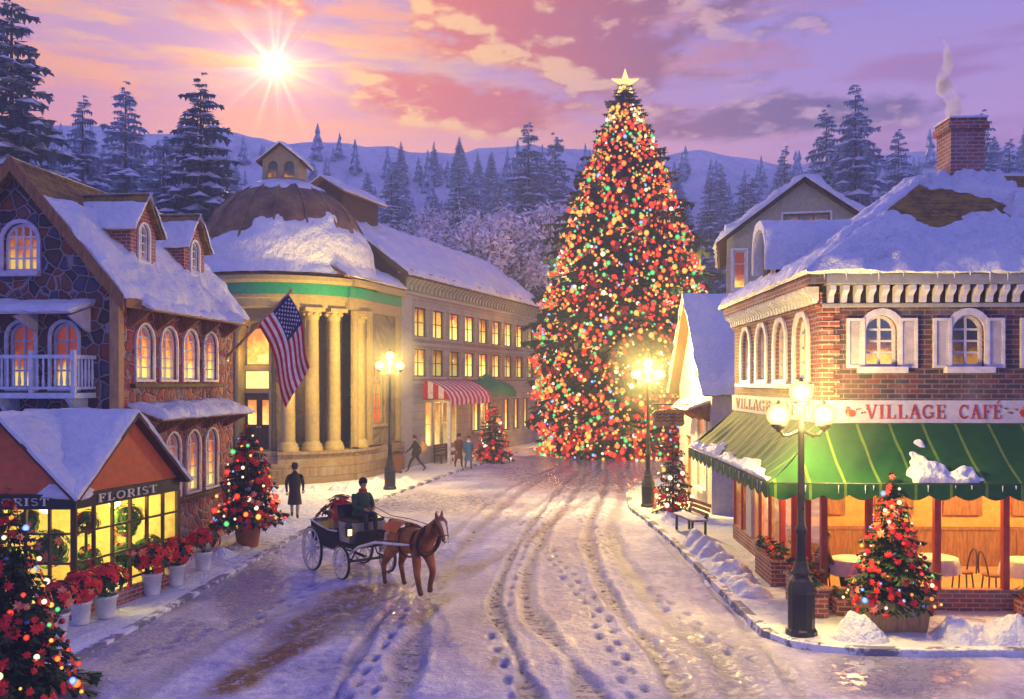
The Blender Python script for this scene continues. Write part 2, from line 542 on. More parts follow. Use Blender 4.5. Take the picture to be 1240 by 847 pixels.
def arch(u0, u1, z0, z1, n=8, k=1.0):
    """opening with a round top; k < 1 flattens the arch"""
    r = (u1 - u0) / 2; c = (u0 + u1) / 2; zs = z1 - r * k
    return [(u0, z0), (u1, z0)] + [(c + r * math.cos(math.pi * i / n), zs + r * k * math.sin(math.pi * i / n)) for i in range(n + 1)]


def grow(pts, d):
    """outline moved outward by d (inward when negative); counter-clockwise outlines"""
    k = len(pts); out = []
    for i in range(k):
        a, b, c = V(pts[i - 1]).to_2d(), V(pts[i]).to_2d(), V(pts[(i + 1) % k]).to_2d()
        e1 = (b - a); e2 = (c - b)
        if e1.length < 1e-6: e1 = e2.copy()
        if e2.length < 1e-6: e2 = e1.copy()
        e1.normalize(); e2.normalize()
        n1 = V((e1.y, -e1.x)).to_2d(); n2 = V((e2.y, -e2.x)).to_2d()
        m = n1 + n2
        m = m / max(.3, m.length_squared) * 2 if m.length > 1e-6 else n1
        out.append((b.x + m.x * d, b.y + m.y * d))
    return out


def v2(p):
    return V((p[0], p[1], 0))


def wall(mb, fr, outline, holes=(), mi=0, reveal=.2, rmi=None, n0=0.0):
    o, ud, nd = fr
    q = lambda p, n=0.0: o + ud * p[0] + nd * (n0 + n) + V((0, 0, p[1]))
    loops = [[v2(p) for p in outline]] + [[v2(p) for p in h] for h in holes]
    flat = [p for l in loops for p in l]
    for tri in tessellate_polygon(loops):
        pts = [flat[i] for i in tri]
        a = (pts[1] - pts[0]).cross(pts[2] - pts[0]).z
        if abs(a) < 1e-9: continue
        mb.poly([q(p) for p in (pts if (a > 0) == (V((0, 0, 1)).dot(ud.cross(V((0, 0, 1))).cross(ud)) > -2) else pts[::-1])], mi)
    for h in holes:
        k = len(h)
        for i in range(k):
            a, b = h[i], h[(i + 1) % k]
            mb.poly([q(a), q(b), q(b, -reveal), q(a, -reveal)], mi if rmi is None else rmi)


def zspan(pts, u):
    zs = []
    for i in range(len(pts)):
        a, b = pts[i], pts[(i + 1) % len(pts)]
        if (a[0] - u) * (b[0] - u) <= 0 and abs(a[0] - b[0]) > 1e-9:
            zs.append(a[1] + (b[1] - a[1]) * (u - a[0]) / (b[0] - a[0]))
    return (min(zs), max(zs)) if zs else None


def uspan(pts, z):
    us = []
    for i in range(len(pts)):
        a, b = pts[i], pts[(i + 1) % len(pts)]
        if (a[1] - z) * (b[1] - z) <= 0 and abs(a[1] - b[1]) > 1e-9:
            us.append(a[0] + (b[0] - a[0]) * (z - a[1]) / (b[1] - a[1]))
    return (min(us), max(us)) if us else None


def window(parent, fr, out, fmat, pmat, nx=2, nzn=3, fw=.06, casing=0.0, cmat=None, sill=None, smat=None, flat=False, name='window', bw=.022, depth=.13, snow=0.0):
    """one window in a wall opening: frame and glazing bars, with the pane, the casing and the sill as sub-parts"""
    fmb = MB()
    inn = grow(out, -fw)
    fmb.ring(fr, out, inn, -depth - .05, -depth + .05)
    us = [p[0] for p in inn]; zs = [p[1] for p in inn]
    for i in range(1, nx):
        u = min(us) + (max(us) - min(us)) * i / nx
        zz = zspan(inn, u)
        if zz: fmb.fbox(fr, u - bw, u + bw, -depth - .03, -depth + .03, zz[0], zz[1])
    for j in range(1, nzn):
        z = min(zs) + (max(zs) - min(zs)) * j / nzn
        uu = uspan(inn, z)
        if uu: fmb.fbox(fr, uu[0], uu[1], -depth - .024, -depth + .024, z - bw * .9, z + bw * .9)
    pmb = MB()
    o, ud, nd = fr
    pmb.poly([o + ud * p[0] + nd * (-depth - .032) + V((0, 0, p[1])) for p in grow(out, -.01)])
    cmb = MB()
    if casing:
        cmb.ring(fr, grow(out, casing), out, -.02, .05)
    smb = MB()
    if sill:
        smb.fbox(fr, min(p[0] for p in out) - sill, max(p[0] for p in out) + sill, -.02, .16, min(zs) - fw - .13, min(zs) - fw - .004)
    if flat:
        mats = [fmat, pmat]
        fmb.add(pmb, None, 1)
        if casing: mats.append(cmat or fmat); fmb.add(cmb, None, len(mats) - 1)
        if sill: mats.append(smat or fmat); fmb.add(smb, None, len(mats) - 1)
        return fmb.build(name, mats, parent)
    w = fmb.build(name, fmat, parent)
    pmb.build('pane', pmat, w)
    if casing: cmb.build('casing', cmat or fmat, w, bevel=.01)
    if sill: smb.build('sill', smat or fmat, w, bevel=.012)
    return w


def snow_sheet(mb, p00, p10, p11, p01, th=.16, seed=0, nu=40, nv=24, mask=None, wob=.1, edge=.22, mi=0, sag=.0, soft=False, bare=-.03):
    """a lying layer of snow over a quad; where mask gives 0 it thins out to the bare surface"""
    p00, p10, p11, p01 = V(p00), V(p10), V(p11), V(p01)
    n = (p10 - p00).cross(p01 - p00)
    if n.length < 1e-9: n = (p10 - p00).cross(p11 - p00)
    n.normalize()
    if n.z < 0: n = -n
    LU = max((p10 - p00).length, (p11 - p01).length); LV = max((p01 - p00).length, (p11 - p10).length)
    off = V((seed * 7.31, seed * 3.17, seed * 1.93))
    rows = []; base = []
    for j in range(nv + 1):
        row = []; br = []
        for i in range(nu + 1):
            u = i / nu; v = j / nv
            p = p00 * (1 - u) * (1 - v) + p10 * u * (1 - v) + p11 * u * v + p01 * (1 - u) * v
            du = min(u, 1 - u) * LU; dv = min(v, 1 - v) * LV
            e = min(du, dv)
            t = th * (.75 + .5 * noise.noise(p * 1.3 + off) + .38 * noise.noise(p * 3.6 + off) + .2 * noise.noise(p * 8.5 + off))
            t *= .38 + .62 * math.sqrt(min(1.0, e / edge))
            if mask:
                mk = mask(u, v, p)
                t = (t - bare) * min(1.0, max(0, mk) * 1.9) + bare if mk > 0 else bare
            if soft and (i in (0, nu) or j in (0, nv)): t = bare
            w = V((0, 0, 0))
            if soft: pass
            elif j == 0: w += (p00 - p01).normalized() * wob * (.5 + noise.noise(p * 2.3 + off * 2))
            if j == nv and not soft: w += (p01 - p00).normalized() * wob * .3
            if i == 0 and not soft: w += (p00 - p10).normalized() * wob * .5 * (.4 + noise.noise(p * 2.9 + off))
            if i == nu and not soft: w += (p10 - p00).normalized() * wob * .5 * (.4 + noise.noise(p * 2.7 + off))
            q = p + n * (.004 + t) + w
            if j == 0: q.z -= sag * (.5 + .5 * noise.noise(p * 3 + off))
            row.append(q); br.append(p - n * .02 + w * .6)
        rows.append(row); base.append(br)
    mb.grid(rows, mi)
    if soft: return
    mb.grid([rows[0], base[0]], mi); mb.grid([rows[-1], base[-1]], mi)
    mb.grid([[r[0] for r in rows], [r[0] for r in base]], mi); mb.grid([[r[-1] for r in rows], [r[-1] for r in base]], mi)


def slab(mb, p00, p10, p11, p01, th, mi=0):
    """roof slab under a quad (its top face); th measured square to the quad"""
    p = [V(k) for k in (p00, p10, p11, p01)]
    n = (p[1] - p[0]).cross(p[3] - p[0])
    if n.length < 1e-9: n = (p[1] - p[0]).cross(p[2] - p[0])
    n.normalize()
    if n.z < 0: n = -n
    mb.hexa([k - n * th for k in p] + p, mi)


def icicles(mb, a, b, n, seed, lmax=.3, r=.02, mi=0):
    rn = random.Random(seed); a = V(a); b = V(b)
    for i in range(n):
        p = a.lerp(b, (i + rn.random()) / n); L = lmax * rn.uniform(.25, 1)
        mb.tube([p, p - V((0, 0, L * .5)), p - V((0, 0, L))], [r, r * .6, .003], 5, mi, False)


def dentils(mb, fr, u0, u1, z0, z1, step, w, n0, n1, mi=0, slant=0.0):
    k = max(1, int((u1 - u0) / step))
    for i in range(k):
        u = u0 + (u1 - u0) * (i + .5) / k
        # scrolled bracket: deep at the top, drawn in at the foot
        mb.prism((fr[0] + fr[1] * (u - w / 2), fr[2], fr[1]), [(n0, z0), (n0 + (n1 - n0) * .35, z0), (n0 + (n1 - n0) * .45, z0 + (z1 - z0) * .4), (n1, z0 + (z1 - z0) * .7), (n1, z1), (n0, z1)], 0, w, mi)


# ------------------------------------------------------------------ lettering: a small slab-serif alphabet built of strokes
def _arc(cx, cz, rx, rz, a0, a1, n=12):
    return [(cx + rx * math.cos(R(a0 + (a1 - a0) * i / n)), cz + rz * math.sin(R(a0 + (a1 - a0) * i / n))) for i in range(n + 1)]


TK, TN, SR = .17, .075, .07
GL = {
    'V': (.86, [([(.12, 1), (.43, 0)], TK), ([(.74, 1), (.43, 0)], TN), ([(-.02, .96), (.27, .96)], SR), ([(.6, .96), (.87, .96)], SR)]),
    'I': (.42, [([(.2, 0), (.2, 1)], TK), ([(.03, .96), (.37, .96)], SR), ([(.03, .04), (.37, .04)], SR)]),
    'L': (.74, [([(.2, 0), (.2, 1)], TK), ([(.03, .96), (.37, .96)], SR), ([(.03, .04), (.66, .04)], SR), ([(.63, .02), (.66, .27)], SR)]),
    'A': (.86, [([(.12, 0), (.42, 1)], TN), ([(.42, 1), (.74, 0)], TK), ([(.2, .33), (.62, .33)], SR), ([(-.02, .04), (.25, .04)], SR), ([(.58, .04), (.88, .04)], SR)]),
    'G': (.92, [(_arc(.45, .5, .36, .44, 50, 310), .13), ([(.74, .08), (.74, .42)], TK * .8), ([(.55, .42), (.88, .42)], SR), ([(.68, .7), (.72, .96)], SR)]),
    'E': (.76, [([(.2, 0), (.2, 1)], TK), ([(.03, .96), (.64, .96)], SR), ([(.03, .04), (.66, .04)], SR), ([(.2, .52), (.52, .52)], SR), ([(.62, .74), (.63, .98)], SR), ([(.64, .02), (.67, .28)], SR), ([(.52, .4), (.52, .64)], SR)]),
    'C': (.84, [(_arc(.45, .5, .36, .44, 48, 312), .13), ([(.7, .66), (.73, .96)], SR)]),
    'F': (.72, [([(.2, 0), (.2, 1)], TK), ([(.03, .96), (.64, .96)], SR), ([(.03, .04), (.4, .04)], SR), ([(.2, .52), (.5, .52)], SR), ([(.62, .72), (.63, .98)], SR), ([(.5, .4), (.5, .64)], SR)]),
    'O': (.92, [(_arc(.45, .5, .36, .44, 0, 360, 20), .13)]),
    'R': (.84, [([(.2, 0), (.2, 1)], TK), ([(.03, .04), (.38, .04)], SR), ([(.03, .96), (.42, .96)], SR), (_arc(.42, .74, .24, .22, 90, -90, 8), .11), ([(.2, .52), (.42, .52)], SR), ([(.42, .5), (.74, 0)], TK * .85)]),
    'S': (.7, [(_arc(.35, .74, .23, .21, 40, 270, 9) + _arc(.35, .27, .25, .24, 90, -140, 9), .11)]),
    'T': (.78, [([(.39, 0), (.39, 1)], TK), ([(.04, .96), (.74, .96)], SR), ([(.22, .04), (.56, .04)], SR), ([(.05, .74), (.05, .98)], SR), ([(.73, .74), (.73, .98)], SR)]),
    ' ': (.5, []),
}
GL['É'] = (GL['E'][0], GL['E'][1] + [([(.34, 1.1), (.52, 1.28)], .08)])


def lettering(mb, fr, s, u0, z0, h, n0, n1, sp=.1, width=None, mi=0):
    tot = sum(GL[c][0] + sp for c in s) - sp
    k = h if width is None else width / tot
    u = 0.0
    for c in s:
        for li, (pts, w) in enumerate(GL[c][1]):
            nn = n1 + .0015 * (li % 5)
            for a, b in zip(pts[:-1], pts[1:]):
                d = V((b[0] - a[0], b[1] - a[1])); L = max(1e-6, d.length); d /= L
                if len(pts) > 2: a = (a[0] - d.x * w * .18, a[1] - d.y * w * .18); b = (b[0] + d.x * w * .18, b[1] + d.y * w * .18)
                px, pz = -d.y * w / 2, d.x * w / 2
                q = [(a[0] + px, a[1] + pz), (a[0] - px, a[1] - pz), (b[0] - px, b[1] - pz), (b[0] + px, b[1] + pz)]
                mb.prism(fr, [(u0 + (u + x) * k, z0 + z * h) for x, z in q], n0, nn, mi)
        u += GL[c][0] + sp
    return tot * k


# ------------------------------------------------------------------ figures: one skinned surface from a skeleton
def skin_mesh(name, joints, bones, root, sub=2):
    """joints {name: (pos, radius)}; returns a baked mesh"""
    names = list(joints); idx = {k: i for i, k in enumerate(names)}
    me = bpy.data.meshes.new(name)
    me.from_pydata([joints[k][0] for k in names], [(idx[a], idx[b]) for a, b in bones], [])
    ob = bpy.data.objects.new(name, me); COL.objects.link(ob)
    md = ob.modifiers.new('Skin', 'SKIN'); md.branch_smoothing = .6; md.use_smooth_shade = True
    if not me.skin_vertices: raise RuntimeError('no skin layer')
    for i, k in enumerate(names):
        r = joints[k][1]
        me.skin_vertices[0].data[i].radius = (r, r) if not isinstance(r, tuple) else r
        me.skin_vertices[0].data[i].use_root = (k == root)
    sb = ob.modifiers.new('Sub', 'SUBSURF'); sb.levels = sub; sb.render_levels = sub
    dg = bpy.context.evaluated_depsgraph_get(); dg.update()
    out = bpy.data.meshes.new_from_object(ob.evaluated_get(dg))
    bpy.data.objects.remove(ob); bpy.data.meshes.remove(me)
    out.name = name
    return out
# ------------------------------------------------------------------ stone house (front left)
sh = thing('stone_house', 'dark fieldstone gabled house with white balcony and two dormers beside the street', 'house', (-8.95, 20.6, 0), R(-6))
fF = frame((0, 0, 0), (1, 0, 0), (0, -1, 0))       # gable front, u = x
fS = frame((0, 0, 0), (0, 1, 0), (1, 0, 0))        # street side, u = y
EV, RZ, RX, LN = 6.65, 9.42, -2.35, 6.4
w_arch = arch(-2.75, -1.92, 7.05, 8.15, 10)
w_b1 = arch(-2.64, -1.98, 4.36, 5.86, 10)
w_b2 = arch(-1.58, -.94, 4.36, 5.86, 10)
ups = [arch(u, u + .82, 4.56, 5.88, 8) for u in (.8, 2.0, 3.2, 4.42)]
los = [arch(u, u + .76, 1.58, 3.2, 8) for u in (.85, 2.25, 3.4, 4.52)]
mb = MB()
wall(mb, fF, [(-4.7, 0), (0, 0), (0, EV), (RX, RZ), (-4.7, EV)], [w_arch, w_b1, w_b2], 0, .22)
wall(mb, frame((0, LN, 0), (1, 0, 0), (0, 1, 0)), [(-4.7, 0), (0, 0), (0, EV), (RX, RZ), (-4.7, EV)], [], 0)
wall(mb, frame((-4.7, 0, 0), (0, 1, 0), (-1, 0, 0)), rect(0, LN, 0, EV), [], 0)
mb.build('stone_wall', M['stone'], sh)
mb = MB()
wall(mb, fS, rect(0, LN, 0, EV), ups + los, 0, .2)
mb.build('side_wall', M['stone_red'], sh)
mb = MB()
mb.box(-.16, .07, -.07, .17, 0, EV - .12)
mb.build('corner_post', M['wood_tan'], sh, bevel=.02)
mb = MB()
mb.fbox(fS, .55, 5.5, -.02, .13, 4.36, 4.47)
mb.build('sill_ledge', M['wood_dark'], sh, bevel=.015)
mb = MB(); mb.fbox(fS, .6, 5.5, -.02, .13, 1.38, 1.49)
mb.build('sill_ledge', M['wood_dark'], sh, bevel=.015)
window(sh, fF, w_arch, M['white'], M['pane'], 4, 4, .06, .09, M['lilac'], .08, M['lilac'])
for w in (w_b1, w_b2):
    window(sh, fF, w, M['blue_white'], M['pane_red'], 2, 4, .06, .07, M['blue_white'])
for w in ups + los:
    window(sh, fS, w, M['white'], M['pane'], 2, 5, .055, .05, M['white'], bw=.02, depth=.1)
# roof
OV, TH = .32, .14
sl = (RZ - EV) / 2.35
def roofp(x, y, side=1, up=0.0):
    return V((x, y, RZ - abs(x - RX) * sl + up))
xe = OV
mb = MB()
slab(mb, roofp(RX, -OV, up=.16), roofp(xe, -OV, up=.16), roofp(xe, LN + OV, up=.16), roofp(RX, LN + OV, up=.16), TH)
slab(mb, roofp(RX, -OV, up=.16), roofp(-4.7 - xe, -OV, up=.16), roofp(-4.7 - xe, LN + OV, up=.16), roofp(RX, LN + OV, up=.16), TH)
rf = mb.build('roof', M['thatch'], sh)
mb = MB()
for s in (1, -1):
    for yy in (-OV - .07, LN + OV + .004):
        e = RX + s * (2.35 + xe + .03)
        mb.prism(frame((0, yy, 0), (1, 0, 0), (0, 1, 0)), [(RX, RZ + .2), (e, roofp(e, 0).z + .2), (e, roofp(e, 0).z - .16), (RX, RZ - .16)], 0, .066)
mb.box(xe - .01, xe + .07, -OV, LN + OV, roofp(xe, 0).z - .1, roofp(xe, 0).z + .12)
mb.build('rake_board', M['wood'], rf, bevel=.012)
mb = MB()
def mk_house(u, v, p):       # u along depth, v up the slope
    return .95 - sstep(v, .60, .82) * 1.6 + .55 * noise.noise(p * 1.1 + V((3, 9, 1))) + .25 * noise.noise(p * 3.1)
snow_sheet(mb, roofp(xe, -OV, up=.16), roofp(xe, LN + OV, up=.16), roofp(RX, LN + OV, up=.16), roofp(RX, -OV, up=.16), .2, 1, 60, 40, mk_house, .16, .3, sag=.08)
snow_sheet(mb, roofp(-4.7 - xe, -OV, up=.16), roofp(-4.7 - xe, LN + OV, up=.16), roofp(RX, LN + OV, up=.16), roofp(RX, -OV, up=.16), .2, 2, 40, 30, mk_house, .1, .3)
mb.build('snow', M['snow'], rf)
# dormers
for yc in (1.95, 4.75):
    zb, zp, hw, xf = 7.2, 9.1, .62, -.42
    fD = frame((xf, yc, 0), (0, 1, 0), (1, 0, 0))
    do = arch(-.24, .24, 7.5, 8.42, 8)
    mb = MB()
    wall(mb, fD, [(-hw, zb - .15), (hw, zb - .15), (hw, 8.3), (0, zp), (-hw, 8.3)], [do], 0, .12)
    xb = RX + .1
    for s in (-1, 1):
        mb.poly([(xf, yc + s * hw, zb - .2), (xb, yc + s * hw, zb - .2), (xb, yc + s * hw, 8.3), (xf, yc + s * hw, 8.3)])
    dm = mb.build('dormer', M['brick_warm'], sh)
    window(dm, fD, do, M['white'], M['pane_dim'], 2, 4, .045, .06, M['white'], flat=True, bw=.016, depth=.08)
    mb = MB(); ms = MB()
    ds = (zp - 8.3) / hw
    for s in (-1, 1):
        e = hw + .16
        q = lambda x, d, up=.1: V((x, yc + s * d, zp - d * ds + up))
        slab(mb, q(xf + .16, 0), q(xf + .16, e), q(xb - .1, e), q(xb - .1, 0), .09)
        mk = lambda u, v, p: .9 - sstep(v, .62, .86) * 1.5 + .5 * noise.noise(p * 1.7)
        snow_sheet(ms, q(xf + .2, e), q(xb, e), q(xb, 0), q(xf + .2, 0), .12, 5 + yc + s, 26, 16, mk, .08, .15)
    mb.build('dormer_roof', M['thatch'], dm); ms.build('snow', M['snow'], dm)
# snowy hoods over the windows
def hood(parent, fr, u0, u1, z, dz, out, seed, mat='wood', sn=.18):
    o, ud, nd = fr
    q = lambda u, n, zz: o + ud * u + nd * n + V((0, 0, zz))
    mb = MB()
    slab(mb, q(u0, out, z - dz), q(u1, out, z - dz), q(u1, .005, z), q(u0, .005, z), .07)
    for k in range(max(2, int((u1 - u0) / 1.3)) + 1):
        u = u0 + .12 + (u1 - u0 - .24) * k / max(2, int((u1 - u0) / 1.3))
        mb.prism((q(u - .035, 0, 0), nd, ud), [(.005, z - dz - .42), (.09, z - dz - .42), (out * .85, z - dz - .1), (.005, z - .12)], 0, .07)
    h = mb.build('hood', M[mat], parent, bevel=.01)
    ms = MB()
    snow_sheet(ms, q(u0, out, z - dz), q(u1, out, z - dz), q(u1, .005, z), q(u0, .005, z), sn, seed, 44, 12, None, .1, .2, sag=.07)
    ms.build('snow', M['snow'], h)
    return h
hood(sh, fS, .35, 5.75, 6.42, .22, .62, 11)
hood(sh, fS, .45, 5.85, 3.95, .3, .85, 12)
hood(sh, fF, -4.6, -.55, 6.32, .26, .95, 13, 'lilac', .13)
# balcony
mb = MB()
mb.fbox(fF, -4.5, -.5, .004, .85, 4.14, 4.26)
for u in (-4.2, -2.4, -.75):
    mb.prism((V((u - .05, 0, 0)), V((0, -1, 0)), V((1, 0, 0))), [(.004, 3.5), (.1, 3.5), (.75, 4.13), (.004, 4.13)], 0, .1)
bal = mb.build('balcony', M['blue_white'], sh, bevel=.01)
mb = MB()
mb.fbox(fF, -4.5, -.5, .76, .85, 5.02, 5.1); mb.fbox(fF, -4.5, -.5, .775, .835, 4.34, 4.4)
for s in (-4.5, -.58): mb.fbox(fF, s, s + .08, .004, .75, 5.02, 5.1); mb.fbox(fF, s + .01, s + .07, .004, .75, 4.34, 4.4)
for i in range(29):
    u = -4.46 + i * .1393
    if i % 7 == 0: mb.fbox(fF, u - .045, u + .045, .755, .845, 4.265, 5.2)
    else: mb.tube([(u, -.805, 4.36), (u, -.805, 4.5), (u, -.805, 4.68), (u, -.805, 4.9), (u, -.805, 5.04)], [.02, .036, .02, .028, .018], 6)
for i in range(5):
    for x in (-4.46, -.54): mb.tube([(x, -.1 - i * .14, 4.36), (x, -.1 - i * .14, 4.6), (x, -.1 - i * .14, 5.04)], [.02, .034, .02], 6)
mb.build('balustrade', M['blue_white'], bal)

# ------------------------------------------------------------------ florist shop (in front of the stone house)
fl = thing('florist_shop', 'glazed florist shop with twin terracotta gables, snow valley roof and black lettered fascia', 'shop', (-8.2, 17.0, 0), 0)
A0, B0, C0 = V((-2.7, 0, 0)), V((0, 0, 0)), V((.84, 3.0, 0))
dR = (C0 - B0).normalized(); nR = V((dR.y, -dR.x, 0))
fA = frame(A0, (1, 0, 0), (0, -1, 0)); LA = 2.7
fB = frame(B0, dR, nR); LB = (C0 - B0).length
ZF0, ZF1 = 2.12, 2.4
fb = MB(); glass = MB(); bars = MB()
for fr, L, k in ((fA, LA, 6), (fB, LB, 6)):
    fb.fbox(fr, 0 if fr is fA else .0, L + (.06 if fr is fA else .0), -.1, .06 if fr is fA else .058, ZF0, ZF1)
    glass.poly([fr[0] + fr[1] * 0.03 + V((0, 0, .5)), fr[0] + fr[1] * (L - .03) + V((0, 0, .5)), fr[0] + fr[1] * (L - .03) + V((0, 0, ZF0)), fr[0] + fr[1] * .03 + V((0, 0, ZF0))])
    for i in range(k + 1):
        u = L * i / k
        wd = .05 if i in (0, k) else .022
        bars.fbox(fr, u - wd, u + wd, -.035, .035, .34, ZF0 - .003)
    for z in (.52, 1.1, 1.66):
        bars.fbox(fr, .05, L - .05, -.022, .022, z - .02, z + .02)
fb.build('fascia', M['black'], fl, bevel=.008)
glass.build('glazing', M['glass'], fl)
bars.build('glazing_bars', M['wood_dark'], fl)
mb = MB()
for fr, L in ((fA, LA), (fB, LB)):
    mb.fbox(fr, -.02, L, -.12, .05 if fr is fA else .048, 0, .335)
mb.build('plinth', M['brick_warm'], fl, bevel=.01)
mb = MB()
mb.poly([(-2.7, .02, .03), (0, .02, .03), (.8, 2.95, .03), (.8, 3.4, .03), (-2.7, 3.4, .03)])
mb.build('floor', M['wood_tan'], fl)
mb = MB()
mb.poly([(.84, 3.0, 0), (-.75, 3.45, 0), (-.75, 3.45, 3.2), (.84, 3.0, 2.4)]); mb.poly([(-2.7, 0, 0), (-2.7, 3.35, 0), (-2.7, 3.35, 3.0), (-2.7, 0, 2.4)])
mb.poly([(-2.68, 3.3, 0), (-.7, 3.3, 0), (-.7, 3.3, 3.0), (-2.68, 3.3, 3.0)])
mb.build('inner_wall', M['cream'], fl)
gA, gB = 1.35, LB / 2          # gable half widths
pk = 3.82
mb = MB(); rb = MB(); sn = MB()
mb.prism(fA, [(0, ZF1 + .003), (LA, ZF1 + .003), (gA, pk)], -.06, .0)
mb.prism(fB, [(0.02, ZF1 + .003), (LB, ZF1 + .003), (gB, pk)], -.06, .0)
mb.build('gable', M['terracotta'], fl)
def groof(fr, L, depth, sd, lo=0.0):
    o, ud, nd = fr
    h = L / 2
    for s in (0, 1):
        e = -.14 if s == 0 else L + .14
        zs = ZF1 - .14 * (pk - ZF1) / h
        q = lambda u, n, z: o + ud * u + nd * n + V((0, 0, z + .07))
        a, b, c, d = q(e, .22, zs), q(e, -depth, zs), q(h, -depth, pk), q(h, .22, pk)
        slab(rb, a, b, c, d, .07)
        snow_sheet(sn, a, b, c, d, .17, sd + s, 34, 26, None, .07, .25)
groof(fA, LA, 3.5, 21); groof(fB, LB, 2.6, 23)
rr = rb.build('roof', M['wood_dark'], fl); sn.build('snow', M['snow'], rr)
mb = MB()
lettering(mb, fA, 'FLORIST', 1.02, ZF0 + .075, .14, .05, .085, .12, 1.25)
lettering(mb, fB, 'FLORIST', .55, ZF0 + .06, .16, .05, .085, .12, 1.75)
mb.build('lettering', M['ivory'], fl)
mb = MB(); mb.ball((-1.3, 1.5, 1.95), .13); mb.ball((-.2, 2.2, 1.95), .13); mb.ball((-2.2, 2.3, 1.95), .13)
mb.build('ceiling_lamp', M['bulb_warm'], fl)


def point(name, loc, e, c, r=.2, parent=None):
    L = bpy.data.lights.new(name, 'POINT'); L.energy = e; L.color = c; L.shadow_soft_size = r
    o = bpy.data.objects.new(name, L); COL.objects.link(o); o.location = loc
    if parent: o.parent = parent
    return o


point('shop_light', (-9.4, 18.0, 1.75), 260, (1, .76, .14), .25)
point('shop_light', (-8.3, 18.9, 1.75), 190, (1, .76, .14), .25)
# ------------------------------------------------------------------ domed rotunda
ro = thing('domed_rotunda', 'ochre columned rotunda with snow patched copper dome, green cornice band and cupola', 'bank building', (-10.8, 43.2, 0), 0)
RD = 4.2
mb = MB()
PZ = 1.5
g0, g1 = R(240), R(280)        # stair opening in the podium, towards the street
mb.lathe([(RD + .25, 0), (RD + .25, PZ - .12), (RD + .38, PZ - .12), (RD + .38, PZ), (0.05, PZ)], 64, mi=0, sm=False, a0=g1, a1=g0 + 2 * math.pi)
mb.build('podium', M['podium'], ro)
mb = MB()
for i in range(6):
    r = RD + 1.15 - i * .26
    mb.lathe([(r, 0), (r, .25 * (i + 1)), (RD - .5, .25 * (i + 1))], 14, mi=0, sm=False, a0=g0 - .02, a1=g1 + .02)
mb.build('steps', M['podium'], ro)
mb = MB()
# drum wall with an arched portal
ri = RD - 1.0
a_p0, a_p1 = R(244), R(275)
mb.lathe([(ri, PZ), (ri, 7.9)], 60, sm=True, a0=a_p1, a1=a_p0 + 2 * math.pi)
mb.build('drum_wall', M['gold_stone'], ro)
# portal bay: pilasters, arch and doors on the chord
pa = V((ri * math.cos(a_p0), ri * math.sin(a_p0), 0)); pb = V((ri * math.cos(a_p1), ri * math.sin(a_p1), 0))
pd = (pb - pa).normalized(); pn = V((pd.y, -pd.x, 0)); PL = (pb - pa).length
fP = frame(pa, pd, pn)
mb = MB()
o_p = arch(.14, PL - .14, PZ, 7.2, 12)
wall(mb, fP, rect(-.1, PL + .1, PZ, 7.9), [o_p], 0, .55, n0=.02)
mb.ring(fP, grow(o_p, .12), o_p, .0, .14)
pw = mb.build('portal', M['ochre'], ro)
mb = MB()
fQ = frame(pa - pn * .5, pd, pn)
mb.fbox(fQ, 0, PL, -.1, 0, PZ, 7.6)
mb.build('portal_back', M['gold_stone'], pw)
mb = MB()
mb.fbox(fQ, .1, PL - .1, .0, .14, 5.0, 5.25); mb.fbox(fQ, .1, PL - .1, .0, .12, 4.0, 4.2)
mb.build('transom', M['ochre'], pw, bevel=.015)
for k in (0, 1):
    u0 = .16 + k * (PL - .32) / 2
    dmb = MB()
    u1 = u0 + (PL - .32) / 2 - .02
    o_d = rect(u0 + .12, u1 - .12, 2.6, 3.7)
    wall(dmb, frame(fQ[0], pd, pn), rect(u0, u1, PZ, 3.98), [o_d], 0, .06, n0=.07)
    dmb.fbox(fQ, u0 + .12, u1 - .12, .071, .1, PZ + .2, 2.4)
    d = dmb.build('door', M['wood_dark'], ro)
    gmb = MB(); gmb.fbox(fQ, u0 + .1, u1 - .1, .005, .02, 2.58, 3.72); gmb.build('pane', M['pane_gold'], d)
    hmb = MB(); hmb.ball(tuple(fQ[0] + pd * (u1 - .06 if k == 0 else u0 + .06) + pn * .13 + V((0, 0, 2.5))), .05); hmb.build('handle', M['brass'], d)
tmb = MB(); tmb.poly([fQ[0] + pd * u + pn * .02 + V((0, 0, z)) for u, z in arch(.25, PL - .25, 5.3, 6.9, 12)])
tmb.fbox(fQ, .2, PL - .2, .03, .06, 4.22, 4.98, 0)
tmb.build('fanlight', M['pane_gold'], ro)
# columns
def column_mesh(h, r):
    mb = MB()
    mb.lathe([(r * 1.55, 0), (r * 1.55, .16), (r * 1.4, .2), (r * 1.45, .28), (r * 1.2, .34), (r * 1.05, .42)], 20)
    rows = []
    for j in range(9):
        z = .42 + (h - .95) * j / 8; rr = r * (1.03 - .14 * (j / 8) ** 1.6)
        rows.append([(rr * (1 - .06 * (k % 2)) * math.cos(2 * math.pi * k / 32), rr * (1 - .06 * (k % 2)) * math.sin(2 * math.pi * k / 32), z) for k in range(32)])
    mb.grid(rows, 0, True, True)
    mb.lathe([(r * .92, h - .53), (r * 1.02, h - .48), (r * 1.0, h - .4), (r * 1.3, h - .2), (r * 1.35, h - .16)], 20)
    mb.box(-r * 1.5, r * 1.5, -r * 1.5, r * 1.5, h - .16, h)
    for a in range(8):
        t = a * math.pi / 4; mb.ball((r * 1.18 * math.cos(t), r * 1.18 * math.sin(t), h - .27), r * .28, 6, 4)
    return mb.mesh('column', M['ochre'])
cm = column_mesh(7.75 - PZ - .004, .30)
